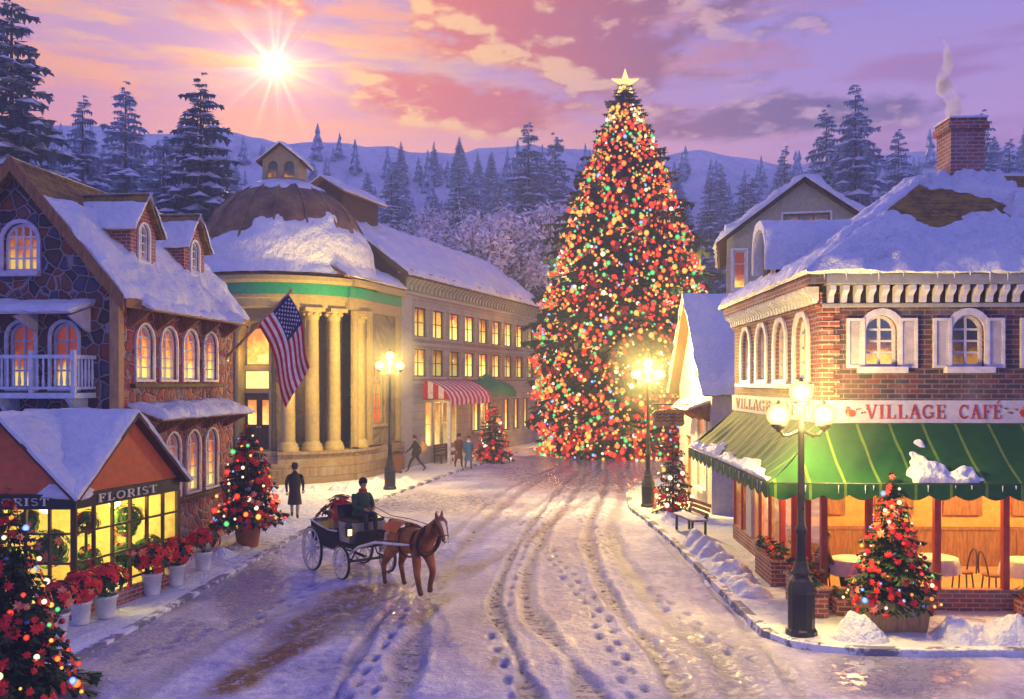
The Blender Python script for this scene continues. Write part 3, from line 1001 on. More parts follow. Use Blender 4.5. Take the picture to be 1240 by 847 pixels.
for a in (237, 286, 301, 316, 340, 214, 196, 12, 178):
    t = R(a); inst(cm, 'column', ro, ((RD - .22) * math.cos(t), (RD - .22) * math.sin(t), PZ + .002), (0, 0, t))
mb = MB()
mb.lathe([(ri - .2, 7.75), (RD + .02, 7.75), (RD + .02, 8.1), (RD + .1, 8.15), (RD + .1, 8.3)], 96, sm=False)
mb.build('architrave', M['ochre'], ro)
mb = MB()
mb.lathe([(RD + .1, 8.304), (RD + .14, 8.304), (RD + .14, 8.78), (RD + .1, 8.78)], 96, sm=False)
mb.build('frieze_band', M['green_band'], ro)
mb = MB()
mb.lathe([(RD + .05, 8.784), (RD + .28, 8.784), (RD + .38, 8.9), (RD + .38, 9.08), (RD + .2, 9.14), (RD - .6, 9.3)], 96, sm=False)
mb.build('cornice', M['ochre'], ro)
# dome
DPROF = [(RD - .08, 9.2), (RD - .1, 9.8), (RD - .22, 10.6), (RD - .52, 11.5), (RD - 1.0, 12.35), (RD - 1.65, 13.05), (RD - 2.4, 13.55), (RD - 3.2, 13.88), (.35, 13.98), (.02, 14.0)]
def dome_r(z):
    for (r0, z0), (r1, z1) in zip(DPROF[:-1], DPROF[1:]):
        if z <= z1: return r0 + (r1 - r0) * (z - z0) / (z1 - z0)
    return 0.02
mb = MB(); mb.lathe(DPROF, 72)
for k in range(16):
    t = 2 * math.pi * (k + .3) / 16
    mb.tube([((r + .015) * math.cos(t), (r + .015) * math.sin(t), z) for r, z in DPROF[:8]], [.07, .07, .065, .06, .055, .05, .045, .04], 6)
dome = mb.build('dome', M['copper'], ro)
mb = MB()
rows = []
for j in range(46):
    z = 9.16 + (13.97 - 9.16) * (j / 45)
    r = dome_r(max(9.2, z)); row = []
    for k in range(120):
        t = 2 * math.pi * k / 120
        p = V((math.cos(t) * 3, math.sin(t) * 3, z))
        lim = 11.15 + .75 * noise.noise(p * .75 + V((4, 1, 2))) + .35 * noise.noise(p * 2.2) + .5 * math.cos(t - R(-35))
        th = .16 * min(1, max(0, (lim - z) * 1.6)) if z < lim else -.04
        th2 = .12 * min(1, max(0, (z - 13.45 - .25 * noise.noise(p * 1.5)) * 4))
        if th2 > 0: th = th2
        th += .04 * noise.noise(p * 3) if th > .05 else 0
        flare = .34 * max(0, 1 - (z - 9.16) / .5)
        row.append(((r + th + flare) * math.cos(t), (r + th + flare) * math.sin(t), z + max(0, th) * .5))
    rows.append(row)
mb.grid(rows, 0, True, True)
mb.build('snow', M['snow'], dome)
# cupola
cz = 13.85
mb = MB()
fC = frame((-.85, -.8, cz), (1, 0, 0), (0, -1, 0))
oc = [arch(.22, .72, .22, 1.0, 8), arch(.98, 1.48, .22, 1.0, 8)]
wall(mb, fC, [(0, 0), (1.7, 0), (1.7, 1.05), (.85, 1.72), (0, 1.05)], oc, 0, .2)
mb.poly([(-.85, -.8, cz), (-.85, .8, cz), (-.85, .8, cz + 1.05), (-.85, -.8, cz + 1.05)])
mb.poly([(.85, -.8, cz), (.85, .8, cz), (.85, .8, cz + 1.05), (.85, -.8, cz + 1.05)])
mb.poly([(-.85, .8, cz), (.85, .8, cz), (.85, .8, cz + 1.05), (0, .8, cz + 1.72), (-.85, .8, cz + 1.05)])
cu = mb.build('cupola', M['ochre'], ro)
mb = MB(); mb.poly([(-.8, -.58, cz), (.8, -.58, cz), (.8, -.58, cz + 1.05), (-.8, -.58, cz + 1.05)]); mb.build('louvre_panel', M['pane_dim'], cu)
mb = MB(); ms = MB()
for s in (-1, 1):
    e = 1.12; k = .67 / .85
    q = lambda y, d: V((s * d, y, cz + 1.72 - d * k + .1))
    slab(mb, q(-1.0, 0), q(-1.0, e), q(1.0, e), q(1.0, 0), .09)
    snow_sheet(ms, q(-1.0, e), q(1.0, e), q(1.0, 0), q(-1.0, 0), .15, 31 + s, 24, 16, None, .07, .14)
mb.build('cupola_roof', M['wood_dark'], cu); ms.build('snow', M['snow'], cu)
# side wing that joins the hall
W0, W1 = V((3.55, -2.35, 0)), V((5.1, 2.72, 0))
dW = (W1 - W0).normalized(); nW = V((dW.y, -dW.x, 0)); LW = (W1 - W0).length
fW = frame(W0, dW, nW)
ow = rect(LW * .42, LW * .42 + 1.25, 2.5, 5.35)
mb = MB()
wall(mb, fW, rect(0, LW, 0, 7.75), [ow], 0, .22)
mb.build('wing_wall', M['gold_stone'], ro)
window(ro, fW, ow, M['ochre'], M['pane_fest'], 2, 4, .07, .14, M['ochre'], .12, M['ochre'])
mb = MB()
for u in (.15, LW - .5, LW * .3): mb.fbox(fW, u, u + .34, .0, .16, PZ + .06, 7.74)
mb.build('pilaster', M['ochre'], ro, bevel=.02)
mb = MB(); mb.fbox(fW, 0, LW, .0, .3, 0, PZ); mb.build('wing_plinth', M['podium'], ro)
mb = MB(); mb.fbox(fW, -.3, LW, -.2, .1, 7.754, 8.3); mb.build('wing_architrave', M['ochre'], ro)
mb = MB(); mb.fbox(fW, -.3, LW, -.2, .14, 8.304, 8.78); mb.build('wing_frieze', M['green_band'], ro)
mb = MB(); mb.fbox(fW, -.3, LW, -.2, .36, 8.784, 9.1); mb.build('wing_cornice', M['ochre'], ro)
mb = MB(); ms = MB()
q = lambda u, n, z: W0 + dW * u + nW * n + V((0, 0, z))
slab(mb, q(-1.2, .36, 9.2), q(LW, .36, 9.2), q(LW, -3.0, 11.2), q(-.8, -3.0, 11.2), .1)
wr = mb.build('wing_roof', M['copper'], ro)
snow_sheet(ms, q(-1.0, .38, 9.2), q(LW, .38, 9.2), q(LW, -3.0, 11.2), q(-.8, -3.0, 11.2), .2, 41, 34, 24, None, .1, .3, sag=.06)
ms.build('snow', M['snow'], wr)
point('porch_light', (-11.6, 39.9, 5.6), 48, (1, .62, .14), .2)
point('porch_light', (-9.3, 38.6, 4.2), 60, (1, .62, .14), .2)

# ------------------------------------------------------------------ long grey hall
HLEN, HE = 22.1, 10.3
ha = math.atan2(20.8, 7.45)
hall = thing('grey_hall', 'long grey block hall with two rows of lit windows and bracketed snowy eaves', 'hall', (-5.65, 46, 0), ha)
fH = frame((0, 0, 0), (1, 0, 0), (0, -1, 0))
cols = [1.55 + 2.28 * i for i in range(9)]
r1 = [rect(u, u + 1.62, 6.9, 8.45) for u in cols]
r2 = [rect(u, u + 1.62, 4.8, 6.27) for u in cols]
shop = [rect(u, u + .92, 1.0, 3.4) for u in (3.0, 4.15, 5.3, 6.45)] + [rect(u, u + 1.25, 1.5, 3.6) for u in (9.6, 11.5)] + [rect(u, u + 1.2, 1.3, 3.4) for u in (15, 17, 19)]
mb = MB()
wall(mb, fH, rect(0, HLEN, 0, HE), r1 + r2 + shop, 0, .25)
PKX, PKZ = 4.2, 13.4
e_pts = [(0, 0), (8.4, 0), (8.4, HE), (PKX, PKZ), (0, HE)]
wall(mb, frame((0, 0, 0), (0, 1, 0), (-1, 0, 0)), e_pts, [], 0)
wall(mb, frame((HLEN, 0, 0), (0, 1, 0), (1, 0, 0)), e_pts, [], 0)
mb.build('wall', M['grey_block'], hall)
for w in r1: window(hall, fH, w, M['wood_dark'], M['pane_hall'], 2, 2, .06, .07, M['grey_paint'], .06, M['grey_paint'], depth=.16)
for w in r2: window(hall, fH, w, M['wood_dark'], M['pane_hall'], 2, 2, .06, .07, M['grey_paint'], .06, M['grey_paint'], depth=.16)
for w in shop[:4]: window(hall, fH, w, M['ivory'], M['pane_gold'], 1, 2, .05)
for w in shop[4:]: window(hall, fH, w, M['wood_dark'], M['pane_gold'], 2, 1, .06, .08, M['grey_paint'], .08, M['grey_paint'])
mb = MB()
for z0, z1, n in ((9.02, 9.2, .16), (6.42, 6.6, .1), (4.42, 4.58, .1)): mb.fbox(fH, -.1, HLEN, 0, n, z0, z1)
mb.fbox(fH, -.3, HLEN, 0, .62, 10.0, 10.22)
mb.fbox(fH, -.05, 1.1, -.1, .14, 0, 9.0)
mb.build('string_course', M['grey_paint'], hall, bevel=.02)
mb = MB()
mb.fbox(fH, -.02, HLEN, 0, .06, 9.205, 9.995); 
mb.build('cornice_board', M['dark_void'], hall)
for k in range(44):
    mb = MB(); u = .1 + k * .5
    dentils(mb, fH, u, u + .4, 9.22, 9.99, .4, .2, .062, .55)
    mb.build('bracket', M['grey_paint'], hall)
mb = MB(); ms = MB()
hs = (PKZ - HE) / PKX
hq = lambda u, y, up=.14: V((u, y, HE + (y if y < PKX else 2 * PKX - y) * hs + up))
for y0 in (-.7, 9.1):
    slab(mb, hq(-.5, y0), hq(HLEN + .4, y0), hq(HLEN + .4, PKX), hq(-.5, PKX), .16)
    snow_sheet(ms, hq(-.5, y0), hq(HLEN + .4, y0), hq(HLEN + .4, PKX), hq(-.5, PKX), .3, 51 + y0, 110, 24, None, .14, .35, sag=.1)
mb.prism(frame((-.56, 0, 0), (0, 1, 0), (-1, 0, 0)), [(-.7, HE - .7 * hs - .1), (-.7, HE - .7 * hs + .2), (PKX, PKZ + .2), (9.1, HE - .7 * hs + .2), (9.1, HE - .7 * hs - .1), (PKX, PKZ - .12)], -.05, .05)
hr = mb.build('roof', M['wood_dark'], hall); ms.build('snow', M['snow'], hr)
# brown boarded upper gable
mb = MB(); mb.prism(frame((0, 0, 0), (0, 1, 0), (-1, 0, 0)), [(-.3, HE - .9), (8.4, HE - .9), (8.4, HE - .05), (PKX, PKZ - .1), (0, HE - .05), (-.3, HE - .2)], .004, .07); mb.build('gable_boarding', M['wood_dark'], hall)
mb = MB(); mb.box(-.3, 3.6, PKX - 1.0, PKX + 1.0, PKZ - .9, PKZ + .95); mb.prism(frame((-.3, PKX, 0), (0, 1, 0), (-1, 0, 0)), [(-1, PKZ + .95), (1, PKZ + .95), (0, PKZ + 1.55)], -3.9, 0)
mon = mb.build('roof_monitor', M['wood_dark'], hall)
mb = MB(); ms = MB()
for s in (-1, 1):
    q = lambda u, d: V((u, PKX + s * d, PKZ + 1.72 - d * .6))
    slab(mb, q(-.75, 0), q(-.75, 1.35), q(3.95, 1.35), q(3.95, 0), .1)
    snow_sheet(ms, q(-.75, 1.35), q(3.95, 1.35), q(3.95, 0), q(-.75, 0), .2, 57 + s, 34, 14, None, .1, .2)
mb.build('monitor_roof', M['wood'], mon); ms.build('snow', M['snow'], mon)

# awnings of the hall's shops
def scallop_awning(name, label, cat, mat, u0, u1, zt, zb, out, parent_frame_obj, arched=False):
    root = thing(name, label, cat, hall.location, ha)
    mb = MB()
    n = 48; rows = []
    prof = [(0.01, zt), (out * .3, zt - (zt - zb) * .10), (out * .62, zt - (zt - zb) * .33), (out * .88, zt - (zt - zb) * .66), (out, zb)]
    for i in range(n + 1):
        u = u0 + (u1 - u0) * i / n
        lift = 0
        if arched:
            x = (i / n - .5) * 2; lift = .42 * math.exp(-(x * 2.6) ** 2)
        rows.append([V((u, -o, z + lift * (.4 + .6 * (1 - o / out)))) for o, z in prof] + [V((u, -out - .01, zb - .30 - .06 * abs(math.sin(i * math.pi / 4)) + lift * .4))])
    mb.grid(rows, 0, False)
    for r in (rows[0], rows[-1]):
        mb.poly(list(r[:5]) + [V((r[0].x, -.01, zb))])
    mb.build('canvas', mat, root)
    fm = MB()
    for u in (u0 + .04, u1 - .04):
        fm.tube([(u, -out + .04, zb - .02), (u, -.02, zb - .02)], .025, 6)
    fm.tube([(u0, -out + .03, zb - .02), (u1, -out + .03, zb - .02)], .025, 6)
    fm.build('awning_frame', M['iron'], root)
    return root
aw = scallop_awning('red_awning', 'red and white striped shop awning on the grey hall', 'awning', M['awning_red'], 2.6, 8.7, 4.62, 3.62, 1.6, hall)
aw2 = scallop_awning('teal_awning', 'teal green arched shop awning beside the striped one on the grey hall', 'awning', M['awning_teal'], 9.3, 14.2, 4.6, 3.9, 1.2, hall, True)
# white porch rail below the striped awning
pr = thing('porch_railing', 'white painted porch posts with two rails below the striped awning', 'railing', hall.location, ha)
mb = MB()
for u in (3.0, 5.4): mb.fbox(fH, u - .07, u + .07, 1.3, 1.44, 0.1, 3.45 if u == 3.0 else 1.0)
mb.build('post', M['white'], pr, bevel=.01)
mb = MB()
for z in (.42, .82): mb.fbox(fH, 3.08, 5.32, 1.33, 1.41, z, z + .16)
mb.build('rail', M['white'], pr, bevel=.01)
st = thing('shop_bench', 'dark slatted bench below the lit shop windows under the striped awning', 'bench', hall.location, ha)
mb = MB(); mb.fbox(fH, 3.3, 5.1, .35, .8, .52, .58); mb.build('seat', M['wood_dark'], st, bevel=.01)
mb = MB()
for z in (.7, .85, 1.0): mb.fbox(fH, 3.3, 5.1, .3, .34, z, z + .1)
mb.build('backrest', M['wood_dark'], st, bevel=.01)
for u in (3.4, 4.95):
    mb = MB(); mb.fbox(fH, u, u + .06, .3, .36, .1, 1.1); mb.fbox(fH, u, u + .06, .7, .76, .1, .515); mb.build('leg', M['iron'], st)
hh = hall.matrix_basis
def HP(u, n, z=0.0):
    return V((-5.65, 46, 0)) + V((math.cos(ha), math.sin(ha), 0)) * u + V((math.sin(ha), -math.cos(ha), 0)) * n + V((0, 0, z))
for u, n in ((5.0, .9), (11, .7)):
    pp = HP(u, n, 3.0); point('awning_light', pp, 110, (1, .6, .15), .15)

# flag on the stone house
fg = thing('wall_flag', 'stars and stripes flag hanging from a slanted pole on the stone house', 'flag', (0, 0, 0), 0)
p0, p1 = V((-8.38, 26.6, 5.2)), V((-6.35, 26.1, 7.12))
mb = MB(); mb.tube([p0, p1], [.045, .03], 10); mb.build('pole', M['wood_tan'], fg)
mb = MB(); mb.ball(tuple(p1), .07, 10, 8); mb.build('finial', M['brass'], fg)
mb = MB(); mb.tube([p0 + V((-.02, 0, -.12)), p0 + V((-.02, 0, .12))], .09, 10); mb.build('bracket', M['iron'], fg)
# cloth: hoist along the pole, fly hanging down in folds
def cloth(a, b):
    """a 0..1 along the hoist from the pole tip, b 0..1 along the fly"""
    hp = p1.lerp(p0, .04 + .46 * a)
    drop = V((.42 - .05 * a, -.05, -1.0)).normalized()
    sway = V((.08, -.5, 0)) * (.26 * math.sin(a * 9.5 + b * 2.2) * (.25 + .75 * b))
    gather = (V((-6.9, 26.25, 0)) - V((hp.x, hp.y, 0))) * .30 * b
    return hp + drop * (2.3 * b) + sway + V((gather.x, gather.y, 0)) + V((.12 * math.sin(b * 5), 0, -.25 * b * a))
mb = MB()
na, nb = 52, 40
b0 = len(mb.v)
for j in range(nb + 1):
    for i in range(na + 1): mb.v.append(tuple(cloth(i / na, j / nb)))
for j in range(nb):
    for i in range(na):
        a = (i + .5) / na; b = (j + .5) / nb
        k = 2 if (a < 7 / 13 and b < .4) else (0 if int(a * 13) % 2 == 0 else 1)
        mb.f.append(tuple(b0 + q for q in (j * (na + 1) + i, j * (na + 1) + i + 1, (j + 1) * (na + 1) + i + 1, (j + 1) * (na + 1) + i)))
        mb.m.append(k); mb.s.append(True)
M['flag_red'] = paint('flag_red', (.5, .015, .03), .75); M['flag_white'] = paint('flag_white', (.8, .78, .8), .75); M['flag_blue'] = paint('flag_blue', (.012, .03, .16), .75)
ck = mb.build('cloth', [M['flag_red'], M['flag_white'], M['flag_blue']], fg)
mb = MB()
for r in range(9):
    for c in range(6 if r % 2 == 0 else 5):
        a = (r + 1) / 10 * 7 / 13; b = (c + (1 if r % 2 == 0 else 1.5)) / 7 * .4 + .0
        for sgn in (1, -1):
            o = cloth(a, b); ea = (cloth(a + .01, b) - o).normalized(); eb = (cloth(a, b + .01) - o).normalized(); nn = ea.cross(eb).normalized()
            mb.poly([o + nn * .006 * sgn + (ea * math.sin(k * math.pi / 5) + eb * math.cos(k * math.pi / 5)) * (.04 if k % 2 == 0 else .017) for k in range(10)])
mb.build('stars', M['flag_white'], ck)
# ------------------------------------------------------------------ village cafe (front right)
cf = thing('village_cafe', 'brick corner cafe with shuttered arched windows, lilac name sign and snowy hipped roof', 'cafe', (5.98, 17.55, 0), R(-2))
CW, CD, CE = 9.0, 8.0, 6.55
fF = frame((0, 0, 0), (1, 0, 0), (0, -1, 0))
fS = frame((0, CD, 0), (0, -1, 0), (-1, 0, 0))          # side to the street, u runs from the far end to the corner
def lx(px): return (px - 620) * 17.55 / F - 5.98
def lz(py): return EH + (HY - py) * 17.55 / F
wins = []
for c in (1066, 1169, 1272, 1375):
    wins.append(arch(lx(c - 19), lx(c + 19), lz(444), lz(382), 10))
sw = [arch(u, u + .92, 4.55, 6.0 - .12, 9) for u in (1.0, 2.75, 4.5, 6.2)]
mb = MB()
wall(mb, fF, rect(0, CW, 3.35, CE), wins, 0, .22)
wall(mb, frame((CW, 0, 0), (0, 1, 0), (1, 0, 0)), rect(0, CD, 0, CE), [], 0)
wall(mb, frame((CW, CD, 0), (-1, 0, 0), (0, 1, 0)), rect(0, CW, 0, CE), [], 0)
mb.build('front_wall', M['brick'], cf)
mb = MB()
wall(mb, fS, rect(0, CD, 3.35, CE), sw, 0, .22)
mb.build('side_wall', M['brick_warm'], cf)  # redder than the front brick: lamp glow put into the colour
mb = MB()
for k in range(16):          # corner stones, alternately long and short
    w = .34 if k % 2 else .22
    mb.box(-.035, w, -.035, .02, 4.02 + k * .14, 4.02 + k * .14 + .125)
    mb.box(-.035, .02, .021, .02 + (.22 if k % 2 else .34), 4.02 + k * .14, 4.02 + k * .14 + .125)
mb.build('quoin', M['brick_warm'], cf, bevel=.006)
for w in wins:
    wn = window(cf, fF, w, M['lilac'], M['pane_dim'], 2, 4, .05, .13, M['lilac'], .16, M['lilac'])
    for s in (-1, 1):
        c = (w[0][0] + w[1][0]) / 2 + s * (.34 + .12)
        c += s * .04
        z0, z1 = lz(446), lz(386)
        mb = MB()
        mb.ring(fF, rect(c - .17, c + .17, z0, z1), rect(c - .115, c + .115, z0 + .055, z1 - .055), .004, .075)
        sh_ = mb.build('shutter', M['lilac'], cf, bevel=.005)
        mb = MB()
        for i in range(14):
            z = z0 + .06 + i * (z1 - z0 - .12) / 14
            mb.prism((fF[0] + fF[1] * (c - .113), fF[2], fF[1]), [(.012, z), (.055, z), (.035, z + .06), (.012, z + .06)], 0, .226)
        mb.build('louvre', M['mauve_plaster'], sh_)
for w in sw:
    window(cf, fS, w, M['white'], M['pane_gold'], 2, 4, .05, .14, M['white'], 0, bw=.018)
mb = MB(); mb.fbox(fS, .7, 7.5, -.01, .14, 4.36, 4.46); mb.build('window_ledge', M['white'], cf, bevel=.012)
# cornice
for fr, L in ((fF, CW), (fS, CD)):
    mb = MB()
    e0, e1 = (-.32 if fr is fF else 0, L if fr is fF else L + .32)
    mb.fbox(fr, e0, e1, -.02, .32, 6.36, 6.56)
    mb.fbox(fr, 0 if fr is fF else 0, L, .0, .08, 5.94 if fr is fF else 5.96, 6.02)
    mb.build('cornice', M['grey_paint'] if fr is fF else M['brick_warm'], cf, bevel=.015)
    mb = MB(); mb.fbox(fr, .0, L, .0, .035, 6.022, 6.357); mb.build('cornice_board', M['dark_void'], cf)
    for k in range(int(L / .25)):
        mb = MB(); u = .06 + k * .25
        dentils(mb, fr, u, u + .16, 6.03, 6.35, .16, .11, .036, .28)
        mb.build('bracket', M['lilac'] if fr is fF else M['white'], cf)
# sign band
mb = MB(); mb.fbox(fF, -.075, CW, .0, .07, lz(512), lz(485)); mb.fbox(fS, 0, CD, .0, .07, lz(512), lz(485))
sg = mb.build('sign_board', M['lilac'], cf)
mb = MB()
zc = lz(507)
lettering(mb, fF, 'VILLAGE', lx(1046), zc, lz(490) - zc, .071, .085, .12, lx(1141) - lx(1046))
lettering(mb, fF, 'CAFÉ', lx(1156), zc, lz(490) - zc, .071, .085, .14, lx(1207) - lx(1156))
lettering(mb, fS, 'VILLAGE CAFÉ', .5, zc, lz(490) - zc, .071, .085, .1, 6.6)
mb.build('lettering', M['red_paint'], sg)
mb = MB()
def spray(mb, fr, u, z, s):
    """painted rose and leaf scroll"""
    o, ud, nd = fr
    for k in range(7):
        t = k * .9; r = .035 + .006 * k
        c = (u + s * (.012 * k) + .03 * math.cos(t), z + .05 * math.sin(t))
        mb.prism(fr, [(c[0] + r * math.cos(a * math.pi / 4), c[1] + r * math.sin(a * math.pi / 4)) for a in range(8)], .071, .078 + .0016 * k, k % 2)
    for k in range(5):
        a = u + s * (.16 + .05 * k); zz = z + .05 * math.sin(k * 1.7 + .6)
        mb.prism(fr, [(a, zz - .02), (a + s * .07, zz + .012), (a + s * .01, zz + .03)] if s > 0 else [(a, zz - .02), (a + s * .01, zz + .03), (a + s * .07, zz + .012)], .071, .08 + .001 * k, 1 if k % 2 else 2)
spray(mb, fF, lx(1024), lz(498), 1); spray(mb, fF, lx(1236), lz(498), -1); spray(mb, fF, lx(1252), lz(498), 1)
mb.build('sign_ornament', [M['red_paint'], M['petal_pink'], M['leaf']], sg)
# hipped roof
RXP, RYP, RZP = 3.7, 4.0, 9.35
ov = .36
A = V((-ov, -ov, 6.58)); Bv = V((CW + ov, -ov, 6.58)); Cc = V((CW + ov, CD + ov, 6.58)); Dd = V((-ov, CD + ov, 6.58))
R0 = V((RXP, RYP, RZP)); R1 = V((CW + ov, RYP, RZP))
mb = MB()
mb.poly([A, Bv, R1, R0]); mb.poly([Dd, A, R0]); mb.poly([Cc, Dd, R0, R1]); mb.poly([A, Dd, Cc, Bv]); mb.poly([Bv, Cc, R1])
rf = mb.build('roof', M['thatch'], cf)
ms = MB()
def mk_cafe(u, v, p):
    b = math.exp(-(((p.x - 3.2) / 1.6) ** 2 + ((p.z - 8.4) / .6) ** 2)) * 1.9 + sstep(p.x, 4.9, 5.9) * sstep(p.z, 8.5, 9.0) * 1.9
    return .82 - b + .75 * noise.noise(p * 1.5 + V((1, 7, 3))) + .5 * noise.noise(p * 3.6)
snow_sheet(ms, A + V((0, -.02, 0)), Bv, R1, R0, .30, 61, 150, 70, mk_cafe, .1, .3, sag=.06)
snow_sheet(ms, Dd, A, R0, R0, .2, 62, 60, 40, None, .08, .3)
snow_sheet(ms, Cc, Dd, R0, R1, .2, 63, 30, 20, None, .08, .3)
icicles(ms, A + V((.2, -.05, .0)), Bv + V((0, -.05, .0)), 26, 3, .22, .018)
ms.build('snow', M['snow'], rf)
# arched dormer on the street side
dz = 6.7
dy = 3.9
fD = frame((-.05, dy + .62, 0), (0, -1, 0), (-1, 0, 0))
oD = arch(.24, 1.0, dz + .12, dz + 1.2, 10)
oo = arch(.02, 1.22, dz - .1, dz + 1.42, 12)
mb = MB(); wall(mb, fD, oo, [oD], 0, .15)
dm = mb.build('arched_dormer', M['cream'], cf)
window(dm, fD, oD, M['wood'], M['pane_dim'], 2, 4, .05, .05, M['cream'], flat=True, bw=.018, depth=.1)
ms = MB(); n = 18; rows = []; rows2 = []
for j in range(14):
    x = -.3 + 3.1 * j / 13
    row = []
    for k in range(n + 1):
        t = math.pi * k / n
        th = .66 + .17 * max(0, math.sin(t)) + .07 * noise.noise(V((x * 2, k * .4, 3)))
        row.append(V((x, dy + math.cos(t) * th, dz + .78 + (math.sin(t) * th) * 1.0 - (.0 if 0 < k < n else .4))))
    rows.append(row)
    rows2.append([V((x, dy + math.cos(math.pi * k / n) * .615, dz + .78 + math.sin(math.pi * k / n) * .615 - (.0 if 0 < k < n else .4))) for k in range(n + 1)])
ms.grid(rows, 0); ms.grid([rows[0], rows2[0]], 0); ms.grid(rows2, 0)
ms.build('snow', M['snow'], dm)
# chimney
cx0, cy0 = 4.05, 3.6
ch = MB()
ch.box(cx0, cx0 + .78, cy0, cy0 + .78, 8.9, 10.35); ch.box(cx0 - .07, cx0 + .85, cy0 - .07, cy0 + .85, 10.352, 10.5); ch.box(cx0 - .03, cx0 + .81, cy0 - .03, cy0 + .81, 10.502, 10.62)
cm_ = ch.build('chimney', M['brick_warm'], cf, bevel=.008)
ms = MB(); snow_sheet(ms, (cx0 - .05, cy0 - .05, 10.62), (cx0 + .82, cy0 - .05, 10.62), (cx0 + .82, cy0 + .82, 10.62), (cx0 - .05, cy0 + .82, 10.62), .1, 66, 14, 14, None, .02, .2)
ms.build('snow', M['snow'], cm_)
# ground floor: posts, glass, base, room
mb = MB()
fs = lambda y: CD - y
mb.fbox(fF, -.02, CW, -.16, .05, 0, .52); mb.fbox(fS, 0, CD - .16, -.16, .05, 0, .52)
mb.build('base', M['brick_warm'], cf, bevel=.01)
for px in (990, 1052, 1133, 1214, 1295, 1376):
    mb = MB(); c = max(.05, lx(px)); mb.fbox(fF, c - .06, c + .06, -.1, .035, .523, 3.347); mb.build('post', M['red_paint'], cf, bevel=.008)
for u in (.06, 1.0, 2.0, 3.0, 4.0, 5.0, 6.0, 6.95):
    mb = MB()
    if u == 2.0: mb.fbox(fS, u - .3, u + .3, -.12, .06, .523, 3.347)
    else: mb.fbox(fS, u - .05, u + .05, -.1, .035, .523, 3.347)
    mb.build('pillar' if u == 2.0 else 'post', M['mauve_plaster'] if u == 2.0 else M['red_paint'], cf, bevel=.008)
mb = MB(); mb.fbox(fF, .0, CW, -.05, .03, 2.55, 2.64); mb.fbox(fS, 0, CD - .06, -.05, .028, 2.55, 2.64); mb.build('transom_bar', M['red_paint'], cf)
mb = MB()
mb.poly([(.1, .03, .52), (CW, .03, .52), (CW, .03, 3.35), (.1, .03, 3.35)]); mb.poly([(.03, .1, .52), (.03, 2.95, .52), (.03, 2.95, 3.35), (.03, .1, 3.35)])
mb.build('shop_window', M['glass'], cf)
mb = MB()
mb.poly([(.05, .05, .14), (CW - .02, .05, .14), (CW - .02, CD - .02, .14), (.05, CD - .02, .14)]); mb.build('floor', M['wood_tan'], cf)
mb = MB()
mb.poly([(0, 4.2, .14), (CW, 4.2, .14), (CW, 4.2, 3.4), (0, 4.2, 3.4)]); mb.poly([(0.02, 0.02, 3.36), (CW, 0.02, 3.36), (CW, CD, 3.36), (0.02, CD, 3.36)])
mb.build('inner_wall', M['warm_wall'], cf)
mb = MB(); mb.box(0, CW, 4.12, 4.195, .141, 1.05); mb.box(0, CW, 4.09, 4.118, 1.0, 1.08)
for k in range(8): mb.box(.05 + k * 1.15, .17 + k * 1.15, 4.1, 4.118, .141, .998)
mb.build('wainscot', M['wood'], cf)
mb = MB()
for k in range(5):
    x = .9 + k * 1.6
    mb.box(x, x + .9, 4.1, 4.19, 1.35, 2.2)
mb.build('picture_frame', M['wood'], cf)
mb = MB()
for k in range(5):
    for y in (1.2, 3.0): mb.ball((.9 + k * 1.55, y, 2.75), .13); mb.tube([(.9 + k * 1.55, y, 2.86), (.9 + k * 1.55, y, 3.35)], .01, 5)
mb.build('ceiling_lamp', M['bulb_warm'], cf)
for k, (x, y) in enumerate(((1.3, 2.0), (4.2, 2.0), (6.6, 2.0), (1.4, 5.6))):
    point('cafe_light', (5.98 + x, 17.55 + y, 2.6), 380, (1, .58, .15), .25)
point('cafe_light', (6.5, 24.4, 2.5), 200, (1, .58, .2), .2)
for k in range(5):
    y0 = 2.98 + k * 1.0
    mb = MB(); mb.poly([(.03, y0 + .06, .53), (.03, y0 + .96, .53), (.03, y0 + .96, 3.3), (.03, y0 + .06, 3.3)]); mb.build('curtained_pane', M['pane_shop'], cf)
CM = Matrix.Translation(V((5.98, 17.55, 0))) @ Matrix.Rotation(R(-2), 4, 'Z')
